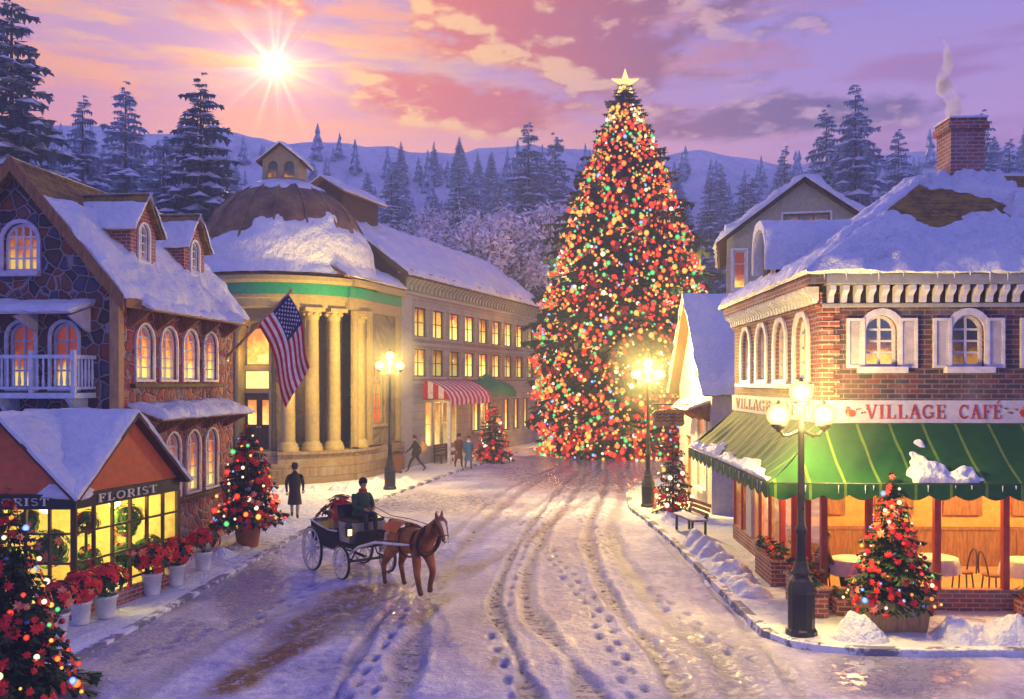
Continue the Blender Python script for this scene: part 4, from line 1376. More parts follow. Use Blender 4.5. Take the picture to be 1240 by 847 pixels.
for k, (x, y) in enumerate(((.95, 1.05), (2.7, 1.3), (4.4, 1.0), (6.0, 1.3))):
    tb = thing('cafe_table', 'round white clothed cafe table seen ' + ('through the corner window', 'behind the potted tree in the window', 'through the window right of the potted tree', 'at the right edge of the cafe window')[k], 'table', CM @ V((x, y, .14)), 0, 'tables inside the cafe')
    mb = MB(); rows = []
    for r, z in ((.01, .76), (.42, .76), (.45, .75), (.47, .62), (.5, .45)):
        rows.append([(r * math.cos(a * math.pi / 16) * (1 + (.05 * math.cos(a * 2.36) if z < .7 else 0)), r * math.sin(a * math.pi / 16) * (1 + (.05 * math.cos(a * 2.36) if z < .7 else 0)), z) for a in range(32)])
    mb.grid(rows, 0, True, True); mb.build('tablecloth', M['white'], tb)
    mb = MB(); mb.lathe([(.26, 0), (.25, .03), (.05, .06), (.04, .7), (.2, .74)], 16); mb.build('pedestal', M['iron'], tb)
    for s in (-1, 1):
        chx = thing('cafe_chair', 'dark bentwood chair ' + ('left' if s < 0 else 'right') + ' of the table ' + ('by the corner window', 'behind the potted tree', 'right of the potted tree', 'at the right edge of the cafe')[k], 'chair', CM @ V((x + s * .62, y + .1, .14)), R(0 if s < 0 else 180), 'chairs inside the cafe')
        mb = MB(); mb.lathe([(.01, .45), (.2, .45), (.21, .43), (.19, .41), (.01, .41)], 16); mb.build('seat', M['wood'], chx)
        mb = MB(); mb.tube([(-.18 - .06 * math.sin(a * math.pi / 10), .19 * math.cos(a * math.pi / 10), .43 + .48 * math.sin(a * math.pi / 10)) for a in range(11)], .016, 6); mb.build('backrest', M['wood_dark'], chx)
        for lx_, ly_ in ((.14, .13), (.14, -.13), (-.14, .13), (-.14, -.13)):
            mb = MB(); mb.tube([(lx_ * .9, ly_ * .9, .42), (lx_ * 1.15, ly_ * 1.15, 0)], .016, 6); mb.build('leg', M['wood_dark'], chx)
# green awning with a hip at the corner
aw = thing('cafe_awning', 'green canvas awning with yellow stripes and clinging snow along the brick cafe', 'awning', cf.location, R(-2))
po, zt, zb = 1.32, 3.70, 2.68
mb = MB()
def strip(pts_top, pts_bot, seg=80, sag=.06):
    rows = []
    for i in range(seg + 1):
        f = i / seg
        a = V(pts_top[0]).lerp(V(pts_top[1]), f); b = V(pts_bot[0]).lerp(V(pts_bot[1]), f)
        rows.append([a.lerp(b, k / 8) - V((0, 0, sag * (1 + .7 * noise.noise(V((i * .35, k * .3, 2))) + .25 * math.cos(i * 6.283 / 6.5)) * math.sin(math.pi * k / 8))) for k in range(9)])
    mb.grid(rows, 0, True)
T0 = (-.012, -.072, zt)
strip([(-.072, -.072, zt), (CW, -.072, zt)], [(-po, -po, zb), (CW, -po, zb)])
strip([(-.072, CD - .2, zt), (-.072, -.072, zt)], [(-po, CD - .2, zb), (-po, -po, zb)])
mb.poly([(-.072, CD - .2, zt), (-po, CD - .2, zb), (-.072, CD - .2, zb)])
uv_aw = lambda c, n: (np.where(np.abs(n[:, 0]) > np.abs(n[:, 1]), c[:, 1], c[:, 0]), c[:, 2])
mb.uvf = uv_aw
cv = mb.build('canvas', M['awning_green'], aw)
mb = MB()
def valance(a, b, n):
    a, b = V(a), V(b); rows = [[], []]
    for i in range(n * 6 + 1):
        p = a.lerp(b, i / (n * 6)); rows[0].append(p); rows[1].append(p - V((0, 0, .2 + .09 * abs(math.sin(math.pi * i / 6)))))
    mb.grid(rows, 0, False)
valance((-po, -po - .004, zb), (CW, -po - .004, zb), 22); valance((-po - .004, CD - .2, zb), (-po - .004, -po, zb), 16)
mb.uvf = uv_aw
mb.build('valance', M['awning_green'], aw)
mb = MB()
mb.tube([(-po + .02, CD - .2, zb), (-po + .02, -po + .02, zb), (CW, -po + .02, zb)], .025, 6)
for x in (0.05, 1.4, 2.85, 4.25): mb.tube([(x, -po + .03, zb - .01), (x, -.06, zb - .01)], .018, 6)
for y in (.6, 2.2, 3.8, 5.4, 7.0): mb.tube([(-po + .03, y, zb - .01), (-.06, y, zb - .01)], .018, 6)
mb.build('awning_frame', M['iron'], aw)
ms = MB()
sl = (zt - zb) / (po - .072)
ap = lambda x, d: V((x, -.072 - d, zt - d * sl))
as_ = lambda y, d: V((-.072 - d, y, zt - d * sl))
def mk_aw(u, v, p): return .56 - .95 * v + 1.3 * noise.noise(V((p.x * .75 + 3.3, p.y * .4, 4))) + .55 * noise.noise(p * 2.4) + .3 * noise.noise(p * 6)
snow_sheet(ms, ap(.2, 1.24), ap(CW, 1.24), ap(CW, .3), ap(.2, .3), .16, 71, 260, 34, mk_aw, .06, .12, soft=True, bare=-.14)
def mk_as(u, v, p): return .95 - v * 2.2 + .9 * noise.noise(p * 1.5) + .35 * noise.noise(p * 5)
snow_sheet(ms, as_(CD - .22, 1.25), as_(-1.1, 1.25), as_(-.6, .6), as_(CD - .22, .6), .15, 72, 130, 20, mk_as, .05, .1, soft=True, bare=-.14)
icicles(ms, as_(CD - .3, 1.27), as_(-1.0, 1.27), 18, 4, .22, .016)
icicles(ms, ap(-1, 1.27), ap(CW, 1.27), 20, 5, .16, .014)
ms.build('snow', M['snow'], cv)

# ------------------------------------------------------------------ cottage beside the cafe
ct = thing('gabled_cottage', 'pale plaster cottage with steep blue snow roof and orange lit panes', 'cottage', (6.6, 30, 0), 0)
fG = frame((0, 5.8, 0), (0, -1, 0), (-1, 0, 0)); fN = frame((0, 0, 0), (1, 0, 0), (0, -1, 0))
GE, GP = 4.4, 7.5
ow1 = rect(3.2, 4.1, 4.75, 5.75); ow2 = rect(3.5, 5.0, .85, 3.4); od = rect(1.2, 2.3, .12, 2.5)
mb = MB()
wall(mb, fG, [(0, 0), (5.8, 0), (5.8, GE), (2.9, GP), (0, GE)], [ow1, ow2, od], 0, .18)
wall(mb, fN, rect(0, 6, 0, GE), [], 0); wall(mb, frame((0, 5.8, 0), (1, 0, 0), (0, 1, 0)), rect(0, 6, 0, GE), [], 0)
wall(mb, frame((6, 0, 0), (0, 1, 0), (1, 0, 0)), [(0, 0), (5.8, 0), (5.8, GE), (2.9, GP), (0, GE)], [], 0)
mb.build('wall', M['mauve_plaster'], ct)
window(ct, fG, ow1, M['white'], M['pane_red'], 2, 3, .06, .08, M['white'], .05)
window(ct, fG, ow2, M['white'], M['pane_gold'], 3, 4, .06, .1, M['white'], .08)
mb = MB(); mb.fbox(fG, 1.2, 2.3, -.17, -.11, .12, 2.5)
for z in (.4, 1.4): mb.fbox(fG, 1.35, 2.15, -.108, -.09, z, z + .8)
dr = mb.build('door', M['wood'], ct); mb = MB(); mb.ball((.06, 5.8 - 1.35, 1.15), .05); mb.build('handle', M['brass'], dr)
mb = MB(); ms = MB()
k = (GP - GE) / 2.9
for s in (-1, 1):
    q = lambda x, d: V((x, 2.9 + s * d, GP - d * k + .14))
    slab(mb, q(-.35, 0), q(-.35, 3.3), q(6.3, 3.3), q(6.3, 0), .12)
    snow_sheet(ms, q(-.42, 3.3), q(6.3, 3.3), q(6.3, 0), q(-.42, 0), .22, 81 + s, 44, 30, None, .1, .25, sag=.08)
rr = mb.build('roof', M['wood_dark'], ct); ms.build('snow', M['snow'], rr)
hood(ct, fG, 2.8, 5.6, 3.85, .25, .75, 84, 'wood', .16)
ws = thing('wooden_sign', 'carved tan wooden sign hanging from an iron arm by the cottage', 'sign', (5.35, 30.6, 0), 0)
mb = MB()
fg_ = frame((-.62, 0, 0), (1, 0, 0), (0, -1, 0))
mb.prism(fg_, [(0, 3.08), (.08, 3.02), (1.0, 3.02), (1.08, 3.1), (1.05, 3.3), (1.08, 3.46), (.95, 3.55), (.5, 3.6), (.1, 3.54), (0, 3.46), (.04, 3.3)], -.035, .035)
bd = mb.build('board', M['wood_tan'], ws, bevel=.008)
mb = MB()
for i in range(3):
    mb.tube([(-.5 + .9 * t / 14, -.04, 3.2 + i * .11 + .03 * math.sin(t * 1.9 + i)) for t in range(15)], .016, 5)
mb.build('carving', M['wood_dark'], bd)
mb = MB(); mb.tube([(1.26, 0, 3.75), (-.6, 0, 3.75)], .025, 8); mb.tube([(1.26, 0, 3.45), (.6, 0, 3.74)], .018, 6)
for x in (-.45, .3): mb.tube([(x, 0, 3.75), (x, 0, 3.56)], .012, 5)
mb.build('arm', M['iron'], ws)

# ------------------------------------------------------------------ tall loft house behind
lf = thing('loft_house', 'tall sage stucco house with one wide snowy gable behind the cafe', 'house', (8.75, 37, 0), R(-13.2))
LW_, LE, LP = 6.0, 10.3, 12.5
fL = frame((0, 0, 0), (1, 0, 0), (0, -1, 0))
o1 = rect(2.2, 4.0, 10.85, 11.25); o2 = rect(.25, .75, 8.3, 9.85)
mb = MB()
wall(mb, fL, [(0, 0), (LW_, 0), (LW_, LE), (3.0, LP), (0, LE)], [o1, o2], 0, .16)
wall(mb, frame((0, 8, 0), (0, -1, 0), (-1, 0, 0)), rect(0, 8, 0, LE), [], 0); wall(mb, frame((LW_, 0, 0), (0, 1, 0), (1, 0, 0)), rect(0, 8, 0, LE), [], 0)
wall(mb, frame((0, 8, 0), (1, 0, 0), (0, 1, 0)), [(0, 0), (LW_, 0), (LW_, LE), (3.0, LP), (0, LE)], [], 0)
mb.build('wall', M['sage'], lf)
window(lf, fL, o1, M['wood'], M['pane_dim'], 3, 1, .06, .07, M['white'])
window(lf, fL, o2, M['white'], M['pane_red'], 1, 3, .06, .09, M['white'])
mb = MB(); ms = MB()
k = (LP - LE) / 3.0
for s in (-1, 1):
    q = lambda y, d: V((3.0 + s * d, y, LP - d * k + .14))
    slab(mb, q(-.4, 0), q(-.4, 3.4), q(8.3, 3.4), q(8.3, 0), .12)
    snow_sheet(ms, q(-.5, 3.4), q(8.3, 3.4), q(8.3, 0), q(-.5, 0), .34, 91 + s, 40, 24, None, .12, .3, sag=.06)
rr = mb.build('roof', M['wood_dark'], lf); ms.build('snow', M['snow'], rr)
# ------------------------------------------------------------------ conifers
def conifer_parts(seed, H, Rb, layers, bpl, z0=.05, fat=.85, clump=1.0, snow=1.0, droop=.34, q=4, prof=None):
    """trunk, needles and lying snow of one conifer as three mesh builders"""
    rn = random.Random(seed)
    T, C, W = MB(), MB(), MB()
    T.tube([(0, 0, -.3 * H * .05), (0, 0, H * .3), (0, 0, H * .97)], [H * .016, H * .011, H * .002], 8)
    for i in range(layers):
        f = i / (layers - 1)
        z = H * (z0 + (1 - z0) * f ** .92)
        rr = Rb * (prof(f) if prof else (1 - f) ** fat) * rn.uniform(.82, 1.12) + .018 * H
        n = max(6, int(bpl * (1 - .55 * f)))
        ph = rn.random() * 6.3
        for b in range(n):
            a = ph + 2 * math.pi * (b + rn.uniform(-.35, .35)) / n
            L = rr * rn.uniform(.7, 1.14)
            zb_ = z; z = z + H * (1 - z0) / layers * rn.uniform(-.6, .6)
            d = V((math.cos(a), math.sin(a), 0)); sdir = V((-d.y, d.x, 0))
            dr = droop * rn.uniform(.7, 1.3) * (1.25 - .7 * f)
            def bp(s, z=z): return V((0, 0, z)) + d * (L * s) + V((0, 0, L * (.10 * s - dr * s * s + .12 * max(0, s - .75))))
            w0 = L * .36 * clump
            pts = []
            for k in range(q):
                s = .08 + .92 * (k + .5) / q
                c = bp(s); t = (bp(s + .06) - bp(s - .06)).normalized()
                w = w0 * (1.12 - .72 * s) * rn.uniform(.75, 1.2) + .007 * H * clump
                ln = L / q * .95
                for sg in (-1, 1):
                    lean = rn.uniform(-.5, .15)
                    e = (sdir * sg + V((0, 0, lean)) + t * .55).normalized()
                    tip = c + e * w * rn.uniform(.8, 1.35)
                    m1 = c + t * ln * .5 + e * w * .45
                    C.poly([c - t * ln * .45, c + e * w * .3 - t * ln * .35, tip, m1])
                C.poly([c - t * ln * .5, c + t * ln * .6, c + t * ln * .2 - V((0, 0, w * rn.uniform(.55, 1.05))) + sdir * w * rn.uniform(-.3, .3)])
            tp = bp(1.0)
            C.poly([bp(.86) + sdir * w0 * .2, tp + d * L * .09, bp(.86) - sdir * w0 * .2])
            if snow and rn.random() < snow:
                for s in (.5, .84):
                    if rn.random() < .2: continue
                    c = bp(s * rn.uniform(.92, 1.05)); t = (bp(s + .05) - bp(s - .05)).normalized()
                    up = sdir.cross(t); up = up if up.z > 0 else -up
                    w = w0 * (1.1 - .62 * s) * rn.uniform(.7, 1.15) + .004 * H; ln = L * .19 * rn.uniform(.8, 1.3)
                    ring = [c + t * ln * math.cos(k * math.pi / 3) + sdir * w * math.sin(k * math.pi / 3) * rn.uniform(.75, 1.2) + up * (.05 * w - .1 * abs(math.sin(k * math.pi / 3)) * w) for k in range(6)]
                    top = c + up * (w * .38)
                    for k in range(6): W.poly([ring[k], ring[(k + 1) % 6], top], 0, True)
            z = zb_
    return T, C, W


def conifer(name, label, loc, seed, H, Rb, layers=24, bpl=13, group=None, snow=.9, fat=.85, nm='conifer'):
    root = thing(name, label, 'conifer', loc, 0, group)
    T, C, W = conifer_parts(seed, H, Rb, layers, bpl, .05, fat, snow=snow)
    T.build('trunk', M['bark'], root); C.build('crown', M[nm], root)
    W.build('snow', M['snow'], root)
    return root


# prototypes, each of unit height about 20 m; the first placement moves the prototype itself
protos = [conifer('snowy_conifer', '', (0, 0, -500), 100 + k, 20.0, rb, ly, 15, None, .95, ft, nm) for k, (rb, ly, ft, nm) in enumerate(((5.0, 30, .8, 'conifer'), (4.2, 34, .9, 'conifer_frost'), (4.7, 32, .78, 'conifer_frost'), (4.6, 33, .82, 'conifer_frost')))]
pused = [False] * 4


def terrain(x, y):
    """ground height away from the street: level in the village, rising to wooded hills behind"""
    h = max(0.0, y - 74) * .20
    side = max(0.0, abs(x + 1) - 17 - max(0, 30 - y) * .3) * .14
    h = h + min(side, 4.5) * sstep(y, 28, 50)
    return h * (1 + .18 * noise.noise(V((x * .02, y * .02, 1))))


def interp(pts, x):
    if x <= pts[0][0]: return pts[0][1]
    for (a, b), (c, d) in zip(pts[:-1], pts[1:]):
        if x <= c: return b + (d - b) * (x - a) / (c - a)
    return pts[-1][1]


RIDGE = [(-700, 150), (-100, 158), (100, 162), (270, 166), (330, 186), (420, 190), (500, 198), (560, 194), (620, 184), (700, 188), (800, 196), (850, 188), (900, 204), (960, 212), (1100, 198), (1300, 190), (1900, 175)]


def hill_z(x, y):
    t = terrain(x, y)
    px = CX + x * F / max(60, y)
    rz = EH + (HY - interp(RIDGE, px)) * 210 / F
    k = sstep(y, 118, 210)
    h = t * (1 - k) + rz * k
    if y > 210: h = rz - (y - 210) * .6
    rough = 2.2 * noise.fractal(V((x * .02, y * .02, 2)), 1, 2, 5) + .9 * noise.noise(V((x * .18, y * .12, 2)))
    return h + rough * sstep(y, 90, 200)


def place_conifer(px, tip, D, label, k, wid=1.0, group='conifers behind the village', hmin=0):
    X = (px - CX) * D / F; zt = EH + (HY - tip) * D / F
    z0 = hill_z(X, D) - .5
    s = (zt - z0) / 20.0
    if s < .42: s = .42; w_ = 1
    w = s * wid
    rz = (px * 37 % 628) / 100
    if not pused[k]:
        pused[k] = True; o = protos[k]; o.location = (X, D, z0); o.rotation_euler = (0, 0, rz); o.scale = (w, w, s); o['label'] = label; o['group'] = group
        return o
    return dup(protos[k], (X, D, z0), rz, label, group, (w, w, s))


for a in ((14, -8, 44, 'huge snow laden conifer at the left edge towering over the stone house', 0, .95),
          (100, 122, 62, 'mid sized snowy conifer next right of the huge one at the left edge', 1, 1.0),
          (152, 106, 78, 'pale lavender conifer between two darker ones above the stone house roof', 2, 1.0),
          (243, 96, 56, 'large dark snow tufted conifer just left of the dome', 0, 1.0),
          (198, 165, 60, 'short bushy conifer tucked left of the large one near the dome', 2, 1.15),
          (58, 150, 66, 'snowy conifer half hidden behind the huge one at the left edge', 3, 1.0),
          (474, 204, 92, 'slim blue conifer above the roof monitor of the grey hall', 1, .9),
          (447, 228, 98, 'small blue conifer touching the roof monitor of the grey hall', 2, .9),
          (556, 198, 104, 'blue conifer rising between the two frosted trees behind the grey hall', 1, 1.0),
          (640, 152, 92, 'tall bright blue conifer left of the great christmas tree', 3, 1.05),
          (672, 166, 98, 'bright blue conifer touching the left side of the great christmas tree', 2, .95),
          (606, 215, 110, 'dim blue conifer left of the bright tall pair', 2, 1.0),
          (860, 214, 95, 'blue conifer just right of the great christmas tree', 1, 1.0),
          (900, 222, 92, 'low blue conifer left of the loft house gable', 2, 1.0),
          (950, 181, 84, 'narrow blue conifer above the loft house gable peak', 1, .8),
          (1001, 133, 82, 'second tallest blue conifer behind the loft house roof', 2, .9),
          (1036, 106, 78, 'tallest blue conifer behind the cafe roof', 3, .95),
          (1088, 160, 84, 'blue conifer between the tallest one and the brick chimney', 1, 1.0),
          (1190, 138, 80, 'blue conifer just right of the brick chimney', 2, .85),
          (1222, 172, 84, 'low blue conifer at the right edge above the cafe ridge', 1, 1.0)):
    place_conifer(a[0], a[1], a[2], a[3], a[4], a[5])
rn = random.Random(5)
fill = []
for i in range(120):
    px = rn.uniform(-60, 1300); D = rn.uniform(98, 172)
    tip = rn.uniform(196, 262) if not (560 < px < 720) else rn.uniform(205, 250)
    if px > 1060: tip = rn.uniform(200, 235)
    if px < 270: tip = rn.uniform(170, 250)
    place_conifer(px, tip, D, 'snow dusted blue conifer deep in the hillside forest', 1 + i % 3, rn.uniform(.85, 1.15), 'conifers of the hillside forest')


# ------------------------------------------------------------------ frosted bare trees
def frosted_tree(label, loc, seed, H, first=None):
    rn = random.Random(seed)
    T, W = MB(), MB()
    def grow_(p, d, L, r, lv):
        q = p + d * L
        mid = p.lerp(q, .5) + V((rn.uniform(-1, 1), rn.uniform(-1, 1), 0)) * L * .06
        T.tube([p, mid, q], [r, r * .8, r * .62], 6 if lv < 3 else 4, 0, False)
        if lv >= 3:
            for k in range(18 if lv == 5 else 6):
                c = p.lerp(q, rn.uniform(.2, 1.1)) + V((rn.uniform(-1, 1), rn.uniform(-1, 1), rn.uniform(-.6, 1))) * L * .35
                a = V((rn.uniform(-1, 1), rn.uniform(-1, 1), rn.uniform(-.4, 1))).normalized() * rn.uniform(.06, .15)
                b = a.cross(V((rn.uniform(-1, 1), rn.uniform(-1, 1), rn.uniform(-1, 1)))).normalized() * rn.uniform(.03, .06)
                W.poly([c - a, c + b, c + a, c - b])
        if lv == 5: return
        for k in range(rn.choice((3, 3, 4)) if lv else 5):
            ax = V((rn.uniform(-1, 1), rn.uniform(-1, 1), rn.uniform(-.3, .3))).normalized()
            nd = (Matrix.Rotation(rn.uniform(.3, .85), 3, ax) @ d + V((0, 0, .12))).normalized()
            grow_(p.lerp(q, rn.uniform(.7, 1.0)), nd, L * rn.uniform(.62, .82), r * .6, lv + 1)
    grow_(V((0, 0, -.3)), V((0, 0, 1)), H * .26, H * .022, 0)
    root = thing('frosted_tree', label, 'tree', loc, 0, 'frosted bare trees behind the grey hall')
    T.build('trunk', M['bark_frost'], root); W.build('crown', M['frost'], root)
    return root


ft = [None, None]
for i, (px, tip, D, lab) in enumerate(((522, 240, 82, 'pinkish frosted bare tree left of the middle behind the grey hall roof'),
                                       (560, 262, 79, 'short frosted bare tree just above the snowy roof of the grey hall'),
                                       (604, 262, 84, 'frosted bare tree below the dim blue conifer behind the grey hall'),
                                       (640, 250, 82, 'frosted bare tree closest to the great christmas tree'))):
    X = (px - CX) * D / F; zt = EH + (HY - tip) * D / F; z0 = terrain(X, D) - .3
    if i < 2:
        ft[i] = frosted_tree(lab, (X, D, z0), 60 + i, 12.0); o = ft[i]
    else:
        o = dup(ft[i - 2], (X, D, z0), 2.1 * i, lab)
    s = (zt - z0) / max(v.co.z for v in ft[i % 2].children[1].data.vertices); o.scale = (s * 1.15, s * 1.15, s); 

# ------------------------------------------------------------------ decorated trees
def ball_mesh(name, mat, n=8, m=6):
    mb = MB(); mb.ball((0, 0, 0), 1.0, n, m)
    return mb.mesh(name, mat)
BM = {k: ball_mesh('bulb_' + k, v) for k, v in BULB.items()}
BB = {k: ball_mesh('bauble_' + k, v, 12, 8) for k, v in BAUBLE.items()}


def poinsettia(mb, c, r, n, rn, mi=0):
    """a star of petals facing outwards along n"""
    n = V(n).normalized(); a = n.cross(V((0, 0, 1))); a = a.normalized() if a.length > .01 else V((1, 0, 0)); b = n.cross(a)
    ph = rn.random() * 6.3
    for k in range(7):
        t = ph + k * 2 * math.pi / 7
        d = a * math.cos(t) + b * math.sin(t); s = a * -math.sin(t) + b * math.cos(t)
        L = r * rn.uniform(.8, 1.15)
        mb.poly([c + n * .01, c + d * L * .5 + s * L * .26 + n * L * .12, c + d * L - n * L * .05, c + d * L * .5 - s * L * .26 + n * L * .12], mi)


def deco_tree(name, label, loc, H, Rb, seed, nb, size, weights, flowers=0, layers=22, bpl=13, z0=.04, topz=0.0, group=None, big=False, fat=.9, cat='christmas tree', extra=0, prof=None):
    pf = prof or (lambda f: (1 - f) ** fat)
    rn = random.Random(seed)
    root = thing(name, label, cat, loc, 0, group)
    T, C, W = conifer_parts(seed, H, Rb, layers, int(bpl * 1.25), z0, fat, snow=0, clump=.55 if big else .8, droop=.25, q=9 if big else 5, prof=prof)
    off = Matrix.Translation((0, 0, topz))
    t2, c2 = MB(), MB(); t2.add(T, off); c2.add(C, off)
    if topz: t2.tube([(0, 0, topz * .3), (0, 0, topz + .1)], [H * .016] * 2, 8)
    t2.build('trunk', M['bark'], root); c2.build('crown', M['fir'], root)
    if flowers:
        fm = MB()
        for k in range(flowers):
            f = 1 - math.sqrt(rn.random()); a = rn.random() * 6.283
            r = Rb * pf(f) * rn.uniform(.92, 1.08)
            c = V((r * math.cos(a), r * math.sin(a), topz + H * (z0 + (1 - z0) * f) - r * .18))
            poinsettia(fm, c, size * (rn.uniform(1.8, 3.0) if big else rn.uniform(1.5, 2.5)), V((math.cos(a), math.sin(a), .35)), rn, 0 if rn.random() < .85 else 1)
        fm.build('poinsettias', [M['petal'], M['petal_pink']], root)['kind'] = 'stuff'
    spots = []
    tot = nb + extra
    for k in range(tot):
        f = 1 - (1 - (k + .5) / tot * .992) ** (.62 if big else .5)
        a = k * 2.399963 + rn.uniform(-.25, .25)
        r = Rb * pf(f) * rn.uniform(.92, 1.09) + .006 * H
        spots.append((V((r * math.cos(a), r * math.sin(a), topz + H * (z0 + (1 - z0) * f ** .97) - r * .16)), a))
    keys = list(weights); ws = [weights[k] for k in keys]
    cam = (V((0, 0, EH)) - V(loc)); cam.z = 0; cam.normalize()
    order = sorted(range(tot), key=lambda i: -(V((math.cos(spots[i][1]), math.sin(spots[i][1]), 0)).dot(cam) > .15) - rn.random() * .5)
    rest = MB(); rm = list(BULB)
    for j, i in enumerate(order):
        p, a = spots[i]; key = rn.choices(keys, ws)[0]
        if big and p.z > H * .9: key = rn.choice(('gold', 'gold', 'orange', 'white'))
        s = size * (rn.uniform(.55, 1.0) if rn.random() < .7 else rn.uniform(1.0, 1.7))
        if j < nb:
            me = BM[key] if key in BM else BB[key[3:]]
            inst(me, 'light_bulb' if key in BM else 'bauble', root, p, (0, 0, a), s)
        else:
            if key not in BULB: key = 'red'
            rest.ball(p, s, 7, 5, rm.index(key))
    if extra: rest.build('string_lights', [BULB[k] for k in rm], root)['kind'] = 'stuff'
    return root


TPROF = [(0, .93), (.1, .99), (.3, 1.0), (.42, .91), (.54, .775), (.66, .61), (.78, .425), (.9, .215), (1, .03)]
GT = V((7.1, 57.0, 0))
gt = deco_tree('great_christmas_tree', 'giant christmas tree covered in glowing red and gold lights at the street end', GT, 23.0, 5.25, 7, 100, .105,
               {'red': 42, 'orange': 15, 'gold': 24, 'white': 5, 'green': 13, 'blue': 4}, 1000, 64, 36, .012, big=True, fat=.80, extra=6200, prof=lambda f: interp(TPROF, f) * (1 + .055 * math.sin(f * 75)))
# lit star and sheaf at the tip
mb = MB()
for k in range(5):
    for sg in (-1, 1):
        a = R(90 + 72 * k)
        pts = [V((0, -.18 * sg, 0))] + [V((rr * math.cos(a + da), 0, rr * math.sin(a + da))) for rr, da in ((.34, -R(36)), (.95, 0), (.34, R(36)))]
        mb.poly([p + V((0, 0, 23.25)) for p in pts])
mb.build('star', emit('star_light', (1, .62, .18), 2.4, 0, False), gt)
rn = random.Random(3)
for k in range(26):
    f = ((k + .5) / 26) ** 1.0; a = k * 2.4
    if f > .93: continue
    r = 5.5 * interp(TPROF, f) + .2
    p = GT + V((r * math.cos(a), r * math.sin(a), .5 + 22 * f))
    point('tree_light', p, 420 * (1 - .5 * f), rn.choice(((1, .2, .06), (1, .5, .14), (1, .32, .08), (1, .62, .25))), .25)


def planter_box(name, label, loc, w, h, d, rz=0):
    root = thing(name, label, 'planter', loc, rz)
    mb = MB()
    b, t = w * .46, w * .53
    mb.hexa([(-b, -d * .44, 0), (b, -d * .44, 0), (b, d * .44, 0), (-b, d * .44, 0), (-t, -d * .5, h), (t, -d * .5, h), (t, d * .5, h), (-t, d * .5, h)])
    for s in range(10):
        x = -b + (2 * b) * (s + .5) / 10
        mb.hexa([(x - .022, -d * .455, .03), (x + .022, -d * .455, .03), (x + .022, -d * .42, .03), (x - .022, -d * .42, .03), (x * 1.14 - .022, -d * .515, h - .09), (x * 1.14 + .022, -d * .515, h - .09), (x * 1.14 + .022, -d * .48, h - .09), (x * 1.14 - .022, -d * .48, h - .09)])
    mb.build('box', M['wood_tan'], root)
    mb = MB()
    for x0, x1, y0, y1 in ((-t - .05, t + .05, -d * .5 - .05, -d * .5 + .05), (-t - .05, t + .05, d * .5 - .05, d * .5 + .05), (-t - .05, -t + .05, -d * .5 + .052, d * .5 - .052), (t - .05, t + .05, -d * .5 + .052, d * .5 - .052)):
        mb.box(x0, x1, y0, y1, h - .085, h + .02)
    mb.build('rim', M['wood_tan'], root, bevel=.012)
    mb = MB(); mb.box(-t + .05, t - .05, -d * .5 + .05, d * .5 - .05, h - .1, h - .03); mb.build('soil', M['wood_dark'], root)
    return root


def pot(name, label, loc, r, h, mat, group=None):
    root = thing(name, label, 'pot', loc, 0, group)
    mb = MB(); mb.lathe([(.01, 0), (r * .72, 0), (r * .76, .02), (r * .96, h * .86), (r * 1.04, h * .87), (r * 1.06, h), (r * .94, h), (r * .9, h * .8), (.01, h * .8)], 24)
    mb.build('vessel', M[mat], root)
    return root


MIX = {'red': 26, 'gold': 14, 'white': 16, 'green': 8, 'blue': 8, 'orange': 8, 'bb_red': 14, 'bb_blue': 6, 'bb_gold': 6}
c_t = G(1080, 768); c_t.z = .12
planter_box('tree_planter', 'slatted tan wooden box planter on the snow in front of the cafe', c_t, 1.02, .52, .8)
deco_tree('potted_christmas_tree', 'red and multicolour lit christmas tree in the slatted box outside the cafe', c_t, 2.25, .80, 21, 95, .036, MIX, 170, 20, 15, .02, topz=.5)
l_t = G(10, 852); l_t.z = .05
deco_tree('potted_christmas_tree', 'dark ornament covered christmas tree cut by the left edge beside the florist', l_t, 2.75, .92, 22, 95, .04, {**MIX, 'green': 14, 'blue': 16}, 230, 22, 16, .02, topz=.15)
h_t = G(300, 664); h_t.z = .02
pot('tree_pot', 'pale round pot under the lit tree at the stone house corner', h_t, .36, .6, 'clay')
deco_tree('potted_christmas_tree', 'red poinsettia and blue lit christmas tree in a pot by the rotunda', h_t, 2.7, .92, 23, 95, .05, {**MIX, 'blue': 16}, 190, 20, 14, .05, topz=.66, fat=.72)
s_t = HP(5.9, 2.75, .1)
deco_tree('small_christmas_tree', 'small dark red lit christmas tree outside the grey hall shops', s_t, 3.4, 1.05, 24, 46, .085, {'red': 40, 'white': 20, 'orange': 14, 'bb_red': 20}, 60, 14, 11, .03, topz=.2)
r_t = G(815, 626); r_t.z = .1
deco_tree('small_christmas_tree', 'slim poinsettia red christmas tree between the cottage and the lamp post', r_t, 3.2, .68, 25, 50, .055, {'red': 30, 'white': 20, 'gold': 10, 'green': 8, 'blue': 8, 'bb_red': 20}, 80, 16, 11, .02, topz=.15)


